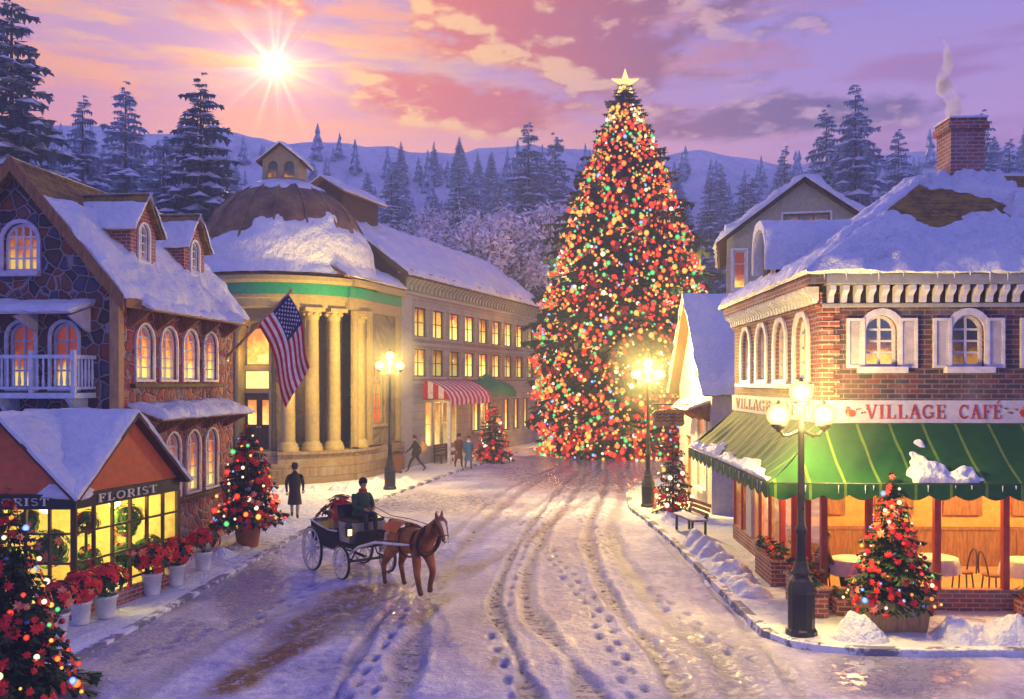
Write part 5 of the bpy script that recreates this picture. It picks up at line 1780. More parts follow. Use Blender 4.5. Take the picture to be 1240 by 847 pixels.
def poinsettia_plant(label, loc, r, seed, h=.32):
    rn = random.Random(seed)
    root = thing('poinsettia', label, 'flower', loc, 0, 'red poinsettias in white pots')
    L, Pm = MB(), MB()
    for k in range(80):
        d = V((rn.uniform(-1, 1), rn.uniform(-1, 1), rn.uniform(-.25, 1))).normalized()
        c = V((0, 0, h)) + V((d.x * r, d.y * r, d.z * r * .85)) * rn.uniform(.75, 1)
        if k % 2: poinsettia(Pm, c, r * .30, d, rn, 0 if rn.random() < .85 else 1)
        else: poinsettia(L, c - d * r * .18, r * .36, d, rn)
    for k in range(7): L.tube([(0, 0, -.02), (rn.uniform(-.1, .1), rn.uniform(-.1, .1), h * .6), (rn.uniform(-.2, .2), rn.uniform(-.2, .2), h)], .008, 4)
    L.build('leaves', M['leaf_dark'], root); Pm.build('petals', [M['petal'], M['petal_pink']], root)
    return root


for i, (px, py, D0, r, h, lab, fl_) in enumerate(((70, 776, None, .19, .42, 'white flower pot nearest the left edge tree', 'red poinsettia in the white pot nearest the left edge tree'),
                                            (98, 760, None, .19, .42, 'white flower pot second from the left edge tree', 'red poinsettia in the second white pot from the left edge tree'),
                                            (184, 724, None, .21, .46, 'white flower pot in the front of the pair by the florist side glass', 'deep red poinsettia in the front pot of the pair by the florist glass'),
                                            (212, 713, None, .21, .46, 'white flower pot at the rear of the pair by the brick base', 'deep red poinsettia in the rear pot of the pair by the brick base'),
                                            (128, 752, None, .21, .42, 'white flower pot alone between the left edge tree and the pair by the glass', 'bright red poinsettia in the lone middle pot below the florist side glass'),
                                            (246, 694, None, .2, .44, 'white flower pot under the lower arched windows past the florist shop', 'bright red poinsettia under the lower arched windows past the florist shop'))):
    g = G(px, py); g.z = .07
    pot('flower_pot', lab, g, r, h, 'pot', 'white flower pots by the florist')
    poinsettia_plant(fl_, g + V((0, 0, h * .82)), r * 2.05, 171 + i)


def bush(name, label, loc, r, seed, cols, group, cat='plant', tall=1.2):
    rn = random.Random(seed)
    root = thing(name, label, cat, loc, 0, group)
    L, Pm = MB(), MB()
    for k in range(90):
        d = V((rn.uniform(-1, 1), rn.uniform(-1, 1), rn.uniform(-.6, 1))).normalized()
        c = V((0, 0, r * tall)) + V((d.x, d.y, d.z * tall)) * r * rn.uniform(.5, 1)
        poinsettia(L, c, r * .34, d, rn)
        if k % 5 == 0: poinsettia(Pm, c + d * .04, r * .3, d, rn)
    L.tube([(0, 0, -.25), (0, 0, r)], .03, 6)
    L.build('leaves', M['leaf'], root)
    Pm.build('petals', M[cols], root)
    return root


for i, (x, y, z, r, c, lab) in enumerate(((-10.5, 17.5, .9, .30, 'petal_pink', 'leafy plant with orange blooms at the left end inside the florist'),
                                          (-9.75, 17.6, .55, .34, 'petal', 'leafy plant with red blooms low in the middle of the florist window'),
                                          (-8.9, 17.5, .85, .36, 'petal_pink', 'leafy plant with orange blooms inside the florist corner'),
                                          (-8.5, 18.2, .5, .3, 'petal', 'low leafy plant inside the florist side glass'),
                                          (-8.05, 19.0, 1.25, .3, 'petal_pink', 'high leafy plant hanging inside the florist side glass'),
                                          (-7.85, 19.6, .5, .3, 'petal', 'leafy plant at the far end inside the florist side glass'),
                                          (-9.3, 17.45, 1.5, .24, 'petal_pink', 'small leafy plant hanging high in the left florist window'),
                                          (-10.1, 17.4, .35, .3, 'petal', 'leafy plant on the floor at the left end inside the florist'),
                                          (-8.3, 17.7, 1.45, .24, 'petal', 'small leafy plant hanging high just inside the florist corner'),
                                          (-7.95, 18.7, .62, .28, 'petal_pink', 'leafy plant in the middle of the florist side glass'))):
    bush('florist_plant', lab, (x, y, z), r, 30 + i, c, 'plants inside the florist')
for i, (x, y, lab) in enumerate(((5.7, 17.6, 'red brick trough of frosted plants at the cafe corner'), (5.78, 20.2, 'red brick trough of frosted plants along the cafe side wall'))):
    root = thing('plant_trough', lab, 'planter', (x, y, .12), R(88), 'brick troughs along the cafe')
    mb = MB(); mb.box(-.75, .75, -.2, .2, 0, .5); mb.box(-.8, .8, -.24, .24, .502, .56); mb.build('trough', M['brick_warm'], root, bevel=.012)
    rn = random.Random(i); L = MB(); Pm = MB()
    for k in range(70):
        c = V((rn.uniform(-.7, .7), rn.uniform(-.18, .18), .56 + rn.uniform(0, .3))); d = V((rn.uniform(-1, 1), rn.uniform(-1, 1), 1)).normalized()
        poinsettia(L if k % 4 else Pm, c, .1, d, rn)
    L.build('leaves', M['leaf_dark'], root); Pm.build('petals', M['petal'], root)
rn = random.Random(8)
for k, x in enumerate((.9, 4.3, 6.2)):
    root = thing('plant_trough', ['low brick trough of dark greenery left of the box planter', 'low brick trough of dark greenery right of the box planter', 'low brick trough of dark greenery at the right edge of the cafe'][k], 'planter', V((5.98 + x, 17.15 - x * .035, .12)), R(-2), 'brick troughs along the cafe')
    mb = MB(); mb.box(-.8, .8, -.16, .16, 0, .3); mb.build('trough', M['brick_warm'], root, bevel=.012)
    L = MB(); Pm = MB()
    for q_ in range(110):
        c = V((rn.uniform(-.78, .78), rn.uniform(-.14, .14), .3 + rn.uniform(0, .22))); d = V((rn.uniform(-1, 1), rn.uniform(-1, .6), 1)).normalized()
        poinsettia(L if q_ % 7 else Pm, c, .08, d, rn)
    L.build('leaves', M['leaf_dark'], root); Pm.build('petals', M['petal'], root)
# ------------------------------------------------------------------ street lamps
def m_halo():
    m, t = newmat('halo_scatter')  # volume made up for the lamps' halos, not weather
    N(t, 'ShaderNodeOutputMaterial', {'Volume': N(t, 'ShaderNodeVolumePrincipled', {'Color': (1, 1, 1, 1), 'Density': .011, 'Anisotropy': 0.0}).outputs[0]})
    return m
M['halo'] = m_halo()
def make_lamp(label, loc, h, rz=0, pw=1.0):
    root = thing('street_lamp', label, 'street lamp', loc, rz, 'triple globe street lamps')
    mb = MB()
    mb.lathe([(.01, 0), (.27, 0), (.27, .1), (.23, .14), (.23, .75), (.25, .8), (.20, .95), (.14, 1.05), (.17, 1.1), (.13, 1.2), (.10, 1.3)], 12, sm=False)
    mb.build('base', M['iron'], root, bevel=.006)
    mb = MB()
    mb.lathe([(.085, 1.28), (.075, 1.75), (.10, 1.8), (.10, 1.86), (.068, 1.92), (.05, h - .85), (.08, h - .8), (.05, h - .72), (.045, h - .35), (.07, h - .33), (.07, h - .29)], 16)
    mb.build('pole', M['iron'], root)
    for s in (-1, 1):
        mb = MB()
        mb.tube([(0, 0, h - .78)] + [(s * (.06 + .34 * math.sin(t * 1.45)), 0, h - .78 + .06 * t - .14 * math.sin(t * 3.0)) for t in (.3, .6, .9, 1.1)] + [(s * .40, 0, h - .70)], [.03, .028, .026, .024, .024, .024], 8)
        mb.tube([(s * .14, 0, h - .8), (s * .2, 0, h - .92), (s * .3, 0, h - .84)], .014, 6)
        mb.build('arm', M['iron'], root)
    for x, z in ((0, h - .13), (-.40, h - .52), (.40, h - .52)):
        mb = MB(); mb.ball((x, 0, z), .21, 20, 14, 0, (1, 1, .95)); g = mb.build('globe', M['globe'], root)
        mb = MB(); mb.lathe([(.03, -.30), (.05, -.26), (.12, -.21), (.14, -.17), (.12, -.155)], 14, (x, 0, z)); mb.build('holder', M['iron'], g)
        mb = MB(); mb.lathe([(.05, .19), (.035, .22), (.01, .26)], 10, (x, 0, z)); mb.build('finial', M['iron'], g)
    for sy in (-.34, .34): point('lamp_light', V(loc) + V((0, sy, h - .42)), 1250 * pw * (h / 5) ** 2, (1, .67, .14), .12)
    halo = MB(); halo.ball((0, 0, 0), 1.5, 24, 16)  # scattering ball added round each lamp so its light blooms
    o = halo.build('lamp_halo', M['halo'], None, V(loc) + V((0, 0, h - .42))); o['kind'] = 'stuff'
    return root


make_lamp('black triple globe street lamp nearest the cafe corner, lit yellow', V((5.03, 15.8, .1)), 4.35, R(4), .68)
make_lamp('black triple globe street lamp in front of the great christmas tree, lit yellow', V((4.78, 31.9, .1)), 5.2, R(-6), 1.8)
make_lamp('black triple globe street lamp beside the rotunda wing, lit yellow', V((-5.0, 37.2, .1)), 5.6, R(5), 1.0)


# ------------------------------------------------------------------ people
SK = {}
def person(label, loc, rz, h=1.74, pose='walk', coat='coat_black', legs='coat_black', hat=None, long_coat=True, step=.28, arms=.12, lean=.03, hatm='coat_black', scarf=None, hold=None, group=None):
    k = h / 1.75
    root = thing('person', label, 'person', loc, rz, group)
    if pose == 'sit':
        J = {'pelvis': ((0, 0, .08), .15), 'waist': ((.02, 0, .28), .135), 'chest': ((.06, 0, .48), .155), 'neck': ((.09, 0, .64), .06), 'jaw': ((.125, 0, .72), .07), 'head': ((.12, 0, .80), .092), 'crown': ((.105, 0, .87), .07)}
        for s, n in ((1, 'l'), (-1, 'r')):
            J['sho' + n] = ((.06, s * .19, .54), .07); J['elb' + n] = ((.14, s * .25, .28), .055); J['wri' + n] = ((.38, s * .12, .22), .036); J['hand' + n] = ((.45, s * .10, .23), .04)
            J['hip' + n] = ((.06, s * .10, .07), .10); J['kne' + n] = ((.46, s * .12, .10), .07); J['ank' + n] = ((.50, s * .12, -.32), .045); J['toe' + n] = ((.64, s * .13, -.36), .035)
    else:
        st = step
        J = {'pelvis': ((0, 0, .96), .14), 'waist': ((lean * .5, 0, 1.13), .125), 'chest': ((lean, 0, 1.34), .15), 'neck': ((lean * 1.4, 0, 1.50), .058), 'jaw': ((lean * 1.5 + .035, 0, 1.575), .068), 'head': ((lean * 1.5 + .02, 0, 1.65), .09), 'crown': ((lean * 1.5 + .005, 0, 1.72), .065)}
        for s, n in ((1, 'l'), (-1, 'r')):
            f = st * s
            J['sho' + n] = ((lean, s * .19, 1.41), .07)
            J['elb' + n] = ((lean - f * .45 - .03, s * .26, 1.14), .055)
            J['wri' + n] = ((lean - f * .75 + arms, s * .25, .93), .036)
            J['hand' + n] = ((lean - f * .85 + arms + .03, s * .245, .85), .04)
            J['hip' + n] = ((0, s * .09, .90), .105)
            J['kne' + n] = ((f * .62 + .05, s * .10, .51), .068)
            J['ank' + n] = ((f * 1.05 - (.1 if f < 0 else 0), s * .10, .10 + (.06 if f < 0 else 0)), .046)
            J['toe' + n] = ((f * 1.05 + .14 - (.1 if f < 0 else 0), s * .11, .045), .035)
    if hold: 
        J['wril'] = (hold[0], .036); J['handl'] = (hold[1], .04)
    J = {a: (tuple(c * k for c in p), r * k) for a, (p, r) in J.items()}
    B = [('pelvis', 'waist'), ('waist', 'chest'), ('chest', 'neck'), ('neck', 'jaw'), ('jaw', 'head'), ('head', 'crown')]
    for n in 'lr':
        B += [('chest', 'sho' + n), ('sho' + n, 'elb' + n), ('elb' + n, 'wri' + n), ('wri' + n, 'hand' + n), ('pelvis', 'hip' + n), ('hip' + n, 'kne' + n), ('kne' + n, 'ank' + n), ('ank' + n, 'toe' + n)]
    me = skin_mesh('body', J, B, 'pelvis')
    for m_ in (M['skin'], M[coat], M[legs], M['leather']): me.materials.append(m_)
    nz_ = J['neck'][0][2]; pz = J['pelvis'][0][2]
    for p in me.polygons:
        c = p.center; p.use_smooth = True
        near = min(((V(J[a][0]) - c).length - J[a][1] * .5, a) for a in J)[1]
        p.material_index = 0 if (near in ('jaw', 'head', 'crown') or near.startswith('hand')) else 3 if near[:3] in ('toe', 'ank') and c.z < J['ankl'][0][2] + .05 * k + (.04 if pose != 'sit' else .02) else 2 if near[:3] in ('hip', 'kne', 'ank', 'toe') else 1
    # nose, ears and fingers join the body mesh
    ex = MB()
    hd = V(J['head'][0]); jw = V(J['jaw'][0])
    ex.tube([hd + V((.075, 0, .02)) * k, hd + V((.108, 0, -.028)) * k, hd + V((.085, 0, -.04)) * k], [.008 * k, .016 * k, .01 * k], 6)
    for s in (-1, 1): ex.ball(hd + V((-.005, s * .086, -.01)) * k, .026 * k, 8, 6, 0, (.7, .4, 1.2))
    for n in 'lr':
        hn = V(J['hand' + n][0]); wr = V(J['wri' + n][0]); d = (hn - wr).normalized(); sd = d.cross(V((1, .2, .1))).normalized(); pn_ = d.cross(sd).normalized()
        for q_ in range(4):
            b_ = hn + d * .02 * k + sd * (q_ - 1.5) * .021 * k; L = (.075, .085, .08, .062)[q_] * k
            ex.tube([b_, b_ + d * L * .55 + pn_ * .012 * k, b_ + d * L * .8 + pn_ * .035 * k], [.0105 * k, .0095 * k, .007 * k], 6)
        ex.tube([hn - d * .02 * k + sd * .03 * k, hn + d * .02 * k + sd * .058 * k, hn + d * .05 * k + sd * .055 * k], [.012 * k, .011 * k, .008 * k], 6)
    xm = ex.mesh('extra', [M['skin']])
    bm = bmesh.new(); bm.from_mesh(me); nf = len(bm.faces); bm.from_mesh(xm)
    bm.to_mesh(me); bm.free(); bpy.data.meshes.remove(xm)
    body = bpy.data.objects.new('body', me); COL.objects.link(body); body.parent = root
    # clothing and hair
    ch = V(J['chest'][0]); pv = V(J['pelvis'][0])
    if pose != 'sit':
        mb = MB(); rows = []
        lo = (.50 if long_coat else .82) * k
        for j in range(9):
            f = j / 8; z = J['neck'][0][2] - .03 * k + (lo - J['neck'][0][2]) * f
            cx = lean * k * (1 - f); w = (.09, .17, .205, .195, .175, .18, .2, .215, .23)[j] * k; dp = (.08, .125, .15, .15, .14, .155, .175, .195, .215)[j] * k
            rows.append([(cx + dp * math.cos(2 * math.pi * i / 20) * (1 + .05 * math.sin(i * 3 + j)), w * math.sin(2 * math.pi * i / 20), z) for i in range(20)])
        mb.grid(rows, 0, True, True); mb.build('coat', M[coat], root)
    else:
        mb = MB(); rows = []
        for j in range(6):
            f = j / 5; c = V(J['neck'][0]).lerp(pv, f) - V((0, 0, .02)); w = (.09, .18, .21, .195, .19, .215)[j] * k; dp = (.08, .135, .16, .155, .16, .19)[j] * k
            rows.append([(c.x + dp * math.cos(2 * math.pi * i / 20), w * math.sin(2 * math.pi * i / 20), c.z) for i in range(20)])
        mb.grid(rows, 0, True, True); mb.build('coat', M[coat], root)
    mb = MB()
    if hat == 'brim':
        c = hd + V((-.01, 0, .045)) * k
        mb.lathe([(.155 * k, 0), (.15 * k, .012 * k), (.102 * k, .012 * k), (.098 * k, .05 * k), (.085 * k, .115 * k), (.03 * k, .13 * k), (.001, .125 * k)], 20, c)
        mb.build('hat', M[hatm], root)
    elif hat == 'cap':
        c = hd + V((-.005, 0, .03)) * k
        mb.lathe([(.103 * k, -.02 * k), (.106 * k, .01 * k), (.098 * k, .055 * k), (.06 * k, .10 * k), (.001, .115 * k)], 16, c)
        mb.build('hat', M[hatm], root)
    mb = MB()
    c = hd + V((-.022, 0, .012)) * k
    mb.lathe([(.075 * k, -.07 * k), (.094 * k, -.03 * k), (.098 * k, .02 * k), (.08 * k, .07 * k), (.04 * k, .095 * k), (.001, .1 * k)], 16, c)
    mb.build('hair', M['hair_brown'], root)
    if scarf:
        mb = MB(); n_ = V(J['neck'][0]); mb.lathe([(.085 * k, -.05 * k), (.105 * k, -.01 * k), (.09 * k, .035 * k)], 14, n_ + V((.01, 0, 0))); mb.build('scarf', M[scarf], root)
    return root


person('person in a long dark overcoat and pale trousers walking by the rotunda steps', V((-7.08, 29.6, .05)), R(100), 1.76, 'walk', 'coat_black', 'trouser_grey', 'brim', True, .22)
person('person in dark clothes striding past the corner of the grey hall carrying a sack', V((-4.72, 44.6, .1)), R(200), 1.76, 'walk', 'coat_black', 'coat_black', 'cap', False, .40)
sack = thing('carried_sack', 'tan sack on the back of the striding person by the grey hall', 'sack', V((-4.38, 44.62, 1.28)), 0)
mb = MB(); mb.ball((0, 0, 0), .26, 14, 10, 0, (.9, .9, 1.15)); mb.tube([(0, 0, .24), (-.06, 0, .36), (-.1, 0, .42)], [.08, .05, .09], 8); mb.build('bag', M['wood_tan'], sack)
person('person in a brown coat standing before the porch rail of the grey hall', V((-2.75, 46.8, .1)), R(-60), 1.70, 'walk', 'coat_brown', 'coat_black', 'brim', True, .15)
person('person in a blue coat with pale scarf walking beside the brown coated one', V((-2.2, 45.9, .1)), R(-75), 1.66, 'walk', 'coat_blue', 'purple_pants', 'cap', True, .2, scarf='white')
lb = thing('litter_bin', 'dark square bin against the corner of the grey hall', 'bin', V((-5.55, 43.9, .1)), R(10))
mb = MB(); mb.hexa([(-.2, -.2, .08), (.2, -.2, .08), (.2, .2, .08), (-.2, .2, .08), (-.25, -.25, .95), (.25, -.25, .95), (.25, .25, .95), (-.25, .25, .95)]); mb.build('body', M['coat_brown'], lb, bevel=.02)
mb = MB(); mb.box(-.28, .28, -.28, .28, .955, 1.02); mb.ball((0, 0, 1.02), .2, 12, 6, 0, (1, 1, .35)); mb.build('lid', M['iron'], lb, bevel=.01)
mb = MB()
for x in (-.16, .16):
    for y in (-.16, .16): mb.box(x - .03, x + .03, y - .03, y + .03, 0, .078)
mb.build('foot', M['iron'], lb)

# ------------------------------------------------------------------ horse and carriage
HD = R(-52)
hf = V((math.cos(HD), math.sin(HD), 0)); hl = V((-math.sin(HD), math.cos(HD), 0))
H0 = V((-2.15, 19.4, .02))
horse = thing('horse', 'chestnut brown horse with white blaze and pale mane walking in harness', 'horse', H0, HD)
J = {'pel': ((-.58, 0, 1.16), .25), 'rump': ((-.78, 0, 1.14), .17), 'loin': ((-.28, 0, 1.17), .26), 'bar': ((.08, 0, 1.10), .315), 'che': ((.42, 0, 1.11), .30), 'sho': ((.58, 0, 1.20), .25),
     'n1': ((.78, 0, 1.38), .19), 'n2': ((.95, 0, 1.53), .15), 'poll': ((1.09, 0, 1.64), .115), 'chk': ((1.18, 0, 1.52), .118), 'nose': ((1.26, 0, 1.35), .085), 'muz': ((1.31, 0, 1.23), .072)}
def leg(n, s, top, kn, an, ho, rads, par):
    rads = [r * 1.18 for r in rads]
    for q_, p, r in zip('abcd', (top, kn, an, ho), rads): J[n + q_] = ((p[0], s * p[1], p[2]), r)
    return [(par, n + 'a'), (n + 'a', n + 'b'), (n + 'b', n + 'c'), (n + 'c', n + 'd')]
B = [('pel', 'rump'), ('pel', 'loin'), ('loin', 'bar'), ('bar', 'che'), ('che', 'sho'), ('sho', 'n1'), ('n1', 'n2'), ('n2', 'poll'), ('poll', 'chk'), ('chk', 'nose'), ('nose', 'muz')]
B += leg('fl', 1, (.46, .15, .86), (.62, .15, .52), (.50, .15, .22), (.50, .15, .05), (.115, .062, .046, .06), 'che')
B += leg('fr', -1, (.46, .15, .86), (.46, .15, .48), (.58, .15, .14), (.65, .15, .045), (.115, .062, .046, .06), 'che')
for n, s, sh_ in (('hl', 1, .12), ('hr', -1, -.16)):
    J[n + 's'] = ((-.50 + sh_ * .3, s * .16, .84), .15)
    J[n + 'h'] = ((-.78 + sh_ * .8, s * .15, .50), .068)
    J[n + 'f'] = ((-.70 + sh_ * 1.1, s * .15, .15), .047)
    J[n + 'o'] = ((-.64 + sh_ * 1.15, s * .15, .045), .06)
    B += [('pel', n + 's'), (n + 's', n + 'h'), (n + 'h', n + 'f'), (n + 'f', n + 'o')]
me = skin_mesh('body', J, B, 'bar')


def m_horse():
    m, t = newmat('horse_coat')
    p = opos(t); n = nz(t, p, 3.5, 5); n2 = nz(t, p, 30, 3)
    c = ramp(t, n, [(.3, (.17, .052, .018)), (.55, (.38, .13, .042)), (.75, (.52, .21, .075))])
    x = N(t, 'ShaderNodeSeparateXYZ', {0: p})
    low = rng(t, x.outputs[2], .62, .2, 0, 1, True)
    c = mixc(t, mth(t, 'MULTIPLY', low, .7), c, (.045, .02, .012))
    return finish(m, t, c, .7, n2, .5, .012, .25)
M['horse'] = m_horse(); M['mane'] = paint('pale_mane', (.68, .52, .36), .7, .3, 12); M['blaze'] = paint('white_hair', (.78, .74, .70), .6)
for k_ in (M['horse'], M['hoof'], M['blaze']): me.materials.append(k_)
for p in me.polygons:
    c = p.center; p.use_smooth = True
    hoof = c.z < .12
    fd = V((1.31 - 1.09, 0, 1.23 - 1.64)).normalized(); upn = V((.88, 0, .47))
    rel = c - V((1.09, 0, 1.64)); al = rel.dot(fd)
    blz = .05 < al < .46 and abs(c.y) < .035 and rel.dot(upn) > .03
    p.material_index = 1 if hoof else 2 if blz else 0
ex = MB()
for s in (-1, 1):
    ex.tube([(1.06, s * .055, 1.70), (1.07, s * .07, 1.79), (1.085, s * .065, 1.86)], [.035, .03, .004], 8)
    ex.ball((1.19, s * .098, 1.54), .022, 8, 6, 1)
    ex.ball((1.345, s * .045, 1.24), .014, 6, 4, 1)
xm = ex.mesh('extra', [M['horse'], M['hoof']])
bm = bmesh.new(); bm.from_mesh(me); bm.from_mesh(xm); bm.to_mesh(me); bm.free()
hb = bpy.data.objects.new('body', me); COL.objects.link(hb); hb.parent = horse
rn = random.Random(12)
mb = MB()
for k in range(60):
    f = k / 59
    b_ = V((.64, 0, 1.48)).lerp(V((.90, 0, 1.68)), min(1, f * 1.6)) if f < .62 else V((.90, 0, 1.68)).lerp(V((1.12, 0, 1.76)), (f - .62) / .38)
    s = rn.choice((-1, 1, -1)); L = rn.uniform(.16, .30)
    w_ = V((.05, 0, .03))
    mb.poly([b_ - w_, b_ + w_, b_ + V((.03, s * .13, -L * .6)) + w_ * .7, b_ + V((rn.uniform(-.02, .05), s * .15, -L))])
mb.build('mane', M['mane'], horse)
mb = MB()
mb.tube([(-.93, 0, 1.2), (-1.02, 0, 1.1), (-1.05, 0, .85), (-1.02, 0, .6), (-1.0, 0, .45)], [.04, .06, .085, .07, .01], 8); mb.build('tail', M['mane'], horse)
mb = MB()
rows = []
for j in range(3):
    a = [.0, .05, .0][j]; rr = [.0, .035, .0][j]
for rr_, off in ((.055, 0),):
    mb.tube([V((.68 + .10 * math.cos(t) * .9, .27 * math.sin(t) * 1.0, 1.20 + .31 * math.cos(t))) + V((0, 0, 0)) for t in [2 * math.pi * i / 24 for i in range(25)]], .05, 8)
mb.build('harness_collar', M['leather'], horse)
mb = MB()
mb.tube([V((.02, .335 * math.sin(t), 1.10 + .345 * math.cos(t))) for t in [2 * math.pi * i / 24 for i in range(25)]], .022, 6)
for s in (-1, 1):
    mb.tube([(.62, s * .28, 1.14), (.05, s * .35, 1.08), (-.6, s * .32, 1.05), (-.95, s * .36, 1.0)], .018, 6)
    mb.tube([(1.28, s * .085, 1.33), (1.19, s * .122, 1.51), (1.08, s * .12, 1.67)], .012, 6)
    mb.tube([(.02, s * .02, 1.44), (-.5, s * .02, 1.42), (-.8, s * .02, 1.32)], .016, 6)
mb.tube([V((1.265 + .01 * math.cos(t), .092 * math.sin(t), 1.345)) + V((.6, 0, .4)) * .095 * math.cos(t) for t in [2 * math.pi * i / 16 for i in range(17)]], .012, 6)
mb.build('bridle_straps', M['leather'], horse)
mb = MB()
rows = []
for i in range(9):
    x = -.72 + .62 * i / 8
    rows.append([V((x, math.sin(t) * (.335 + .01 * math.sin(i + t * 5)), 1.14 + math.cos(t) * .33)) for t in [(-1.15 + 2.3 * j / 14) for j in range(15)]])
mb.grid(rows); mb.build('blanket', M['orange_cloth'], horse)

CP = H0 - hf * 2.75
car = thing('carriage', 'black open carriage with white spoked wheels, grey seat box and white shafts', 'carriage', CP, HD)
def wheel(x, y, r):
    mb = MB()
    rows = []
    for a, b_ in ((r - .075, -.03), (r - .075, .03), (r - .03, .035), (r - .03, -.035)):
        rows.append([(x + a * math.cos(2 * math.pi * k / 36), y + b_, r + a * math.sin(2 * math.pi * k / 36)) for k in range(36)])
    mb.grid(rows + [rows[0]], 0, False, True)
    for k in range(12):
        a = 2 * math.pi * k / 12 + .1
        mb.tube([(x + .08 * math.cos(a), y, r + .08 * math.sin(a)), (x + (r - .07) * math.cos(a), y, r + (r - .07) * math.sin(a))], [.024, .018], 6)
    w = mb.build('wheel', M['white'], car)
    mb = MB(); mb.tube([(x, y - .11, r), (x, y - .06, r), (x, y + .06, r), (x, y + .11, r)], [.05, .085, .085, .05], 12); mb.build('hub', M['white'], w)
    mb = MB(); rows = []
    for a, b_ in ((r - .028, -.028), (r - .028, .028), (r, .026), (r, -.026)):
        rows.append([(x + a * math.cos(2 * math.pi * k / 36), y + b_, r + a * math.sin(2 * math.pi * k / 36)) for k in range(36)])
    mb.grid(rows + [rows[0]], 0, False, True); mb.build('tyre', M['iron'], w)
for s in (-1, 1):
    wheel(-.62, s * .68, .52); wheel(.72, s * .60, .38)
mb = MB(); mb.tube([(-.62, -.7, .52), (-.62, .7, .52)], .03, 8); mb.tube([(.72, -.62, .38), (.72, .62, .38)], .03, 8); mb.tube([(-.62, 0, .52), (.72, 0, .45)], .035, 8)
for s in (-1, 1):
    for x, z in ((-.62, .56), (.72, .42)):
        mb.tube([(x - .34, s * .42, .68), (x - .15, s * .42, z + .03), (x + .15, s * .42, z + .03), (x + .34, s * .42, .68)], .02, 6)
mb.build('axle', M['iron'], car)
mb = MB()
fb_ = frame((0, -.5, 0), (1, 0, 0), (0, -1, 0))
mb.prism(fb_, [(-1.05, .95), (-.95, .66), (-.5, .56), (.15, .56), (.35, .68), (1.0, .70), (1.0, .78), (.38, .80), (.30, 1.02), (-.1, 1.0), (-.6, 1.05), (-1.08, 1.14)], -1.0, 0)
mb.build('body', M['black'], car, bevel=.02)
mb = MB(); mb.prism(frame((0, -.46, 0), (1, 0, 0), (0, -1, 0)), [(.36, .81), (.82, .81), (.88, 1.26), (.30, 1.26)], -.92, 0); mb.build('seat_box', M['grey_paint'], car, bevel=.03)
mb = MB(); mb.box(.28, .86, -.45, .45, 1.262, 1.34); mb.build('seat_cushion', M['leather'], car, bevel=.03)
mb = MB(); mb.hexa([(.24, -.45, 1.3), (.29, -.45, 1.3), (.29, .45, 1.3), (.24, .45, 1.3), (.16, -.45, 1.62), (.2, -.45, 1.62), (.2, .45, 1.62), (.16, .45, 1.62)]); mb.build('backrest', M['black'], car, bevel=.015)
mb = MB(); mb.prism(frame((0, -.44, 0), (1, 0, 0), (0, -1, 0)), [(.98, .78), (1.02, .78), (1.16, 1.12), (1.12, 1.12)], -.88, 0); mb.build('dashboard', M['black'], car, bevel=.01)
mb = MB()
for s in (-1, 1):
    mb.tube([(-1.09, s * .5, 1.15), (-.6, s * .5, 1.06), (-.1, s * .5, 1.01), (.28, s * .5, 1.03)], .022, 6); mb.tube([(-.96, s * .505, .68), (-.5, s * .505, .575), (.15, s * .505, .575), (.36, s * .505, .69), (1.0, s * .505, .71)], .014, 6)
mb.tube([(-1.09, -.5, 1.15), (-1.09, .5, 1.15)], .022, 6)
mb.build('trim', M['white'], car)
for s in (-1, 1):
    mb = MB(); mb.tube([(.72, s * .40, .55), (1.2, s * .42, .78), (1.9, s * .40, .98), (2.8, s * .36, 1.06), (3.2, s * .33, 1.1)], [.035, .035, .032, .03, .02], 8); mb.build('shaft', M['white'], car)
for s in (-1, 1):
    mb = MB(); mb.box(.92, 1.04, s * .56 - .06, s * .56 + .06, 1.0, 1.2); mb.prism(frame((.98, s * .56 - .0, 0), (1, 0, 0), (0, -1, 0)), [(-.08, 1.2), (.08, 1.2), (0, 1.3)], -.07, .07); mb.box(.95, 1.0, s * .45, s * .56 - .06 if s > 0 else s * .45 + .02, 1.05, 1.09) if s > 0 else mb.box(.95, 1.0, -.5, -.45, 1.05, 1.09)
    l_ = mb.build('lantern', M['iron'], car)
    mb = MB(); mb.box(.905, 1.055, s * .56 - .045, s * .56 + .045, 1.03, 1.17); mb.build('flame', M['lantern'], l_)
mb = MB()
for s in (-1, 1):
    mb.tube([CP * 0 + V((1.02, s * .1, 1.62)), V((1.7, s * .12, 1.5)), V((2.5, s * .12, 1.52)), V((3.3, s * .14, 1.48)), V((3.98, s * .11, 1.34))], .010, 5)
mb.build('reins', M['leather'], car)
dp = CP + hf * .52 + V((0, 0, 1.36 - .02))
person('driver in a dark green coat and brimmed hat seated on the carriage box holding reins', dp, HD, 1.74, 'sit', 'coat_green', 'coat_black', 'cap', hatm='coat_black', scarf='red_cloth')
cg = thing('flower_load', 'heap of red poinsettias and gold wrapped gifts in the carriage back', 'cargo', CP + hf * -.46 + V((0, 0, 1.02)), HD)
rn = random.Random(4); L = MB(); Pm = MB()
for k in range(110):
    c = V((rn.uniform(-.5, .42), rn.uniform(-.42, .42), 0)); c.z = .08 + .62 * (1 - (c.x / .6) ** 2) * (1 - (c.y / .6) ** 2) * rn.uniform(.8, 1.1)
    d = V((c.x, c.y, .5)).normalized(); poinsettia(Pm if k % 3 else L, c, .13, d, rn, 0 if (k % 3 == 0 or rn.random() < .8) else 1)
L.build('leaves', M['leaf_dark'], cg); Pm.build('petals', [M['petal'], M['petal_pink']], cg)
mb = MB(); mb.box(.1, .36, -.38, -.1, .0, .42); mb.build('gift_box', M['brass'], cg, bevel=.01)
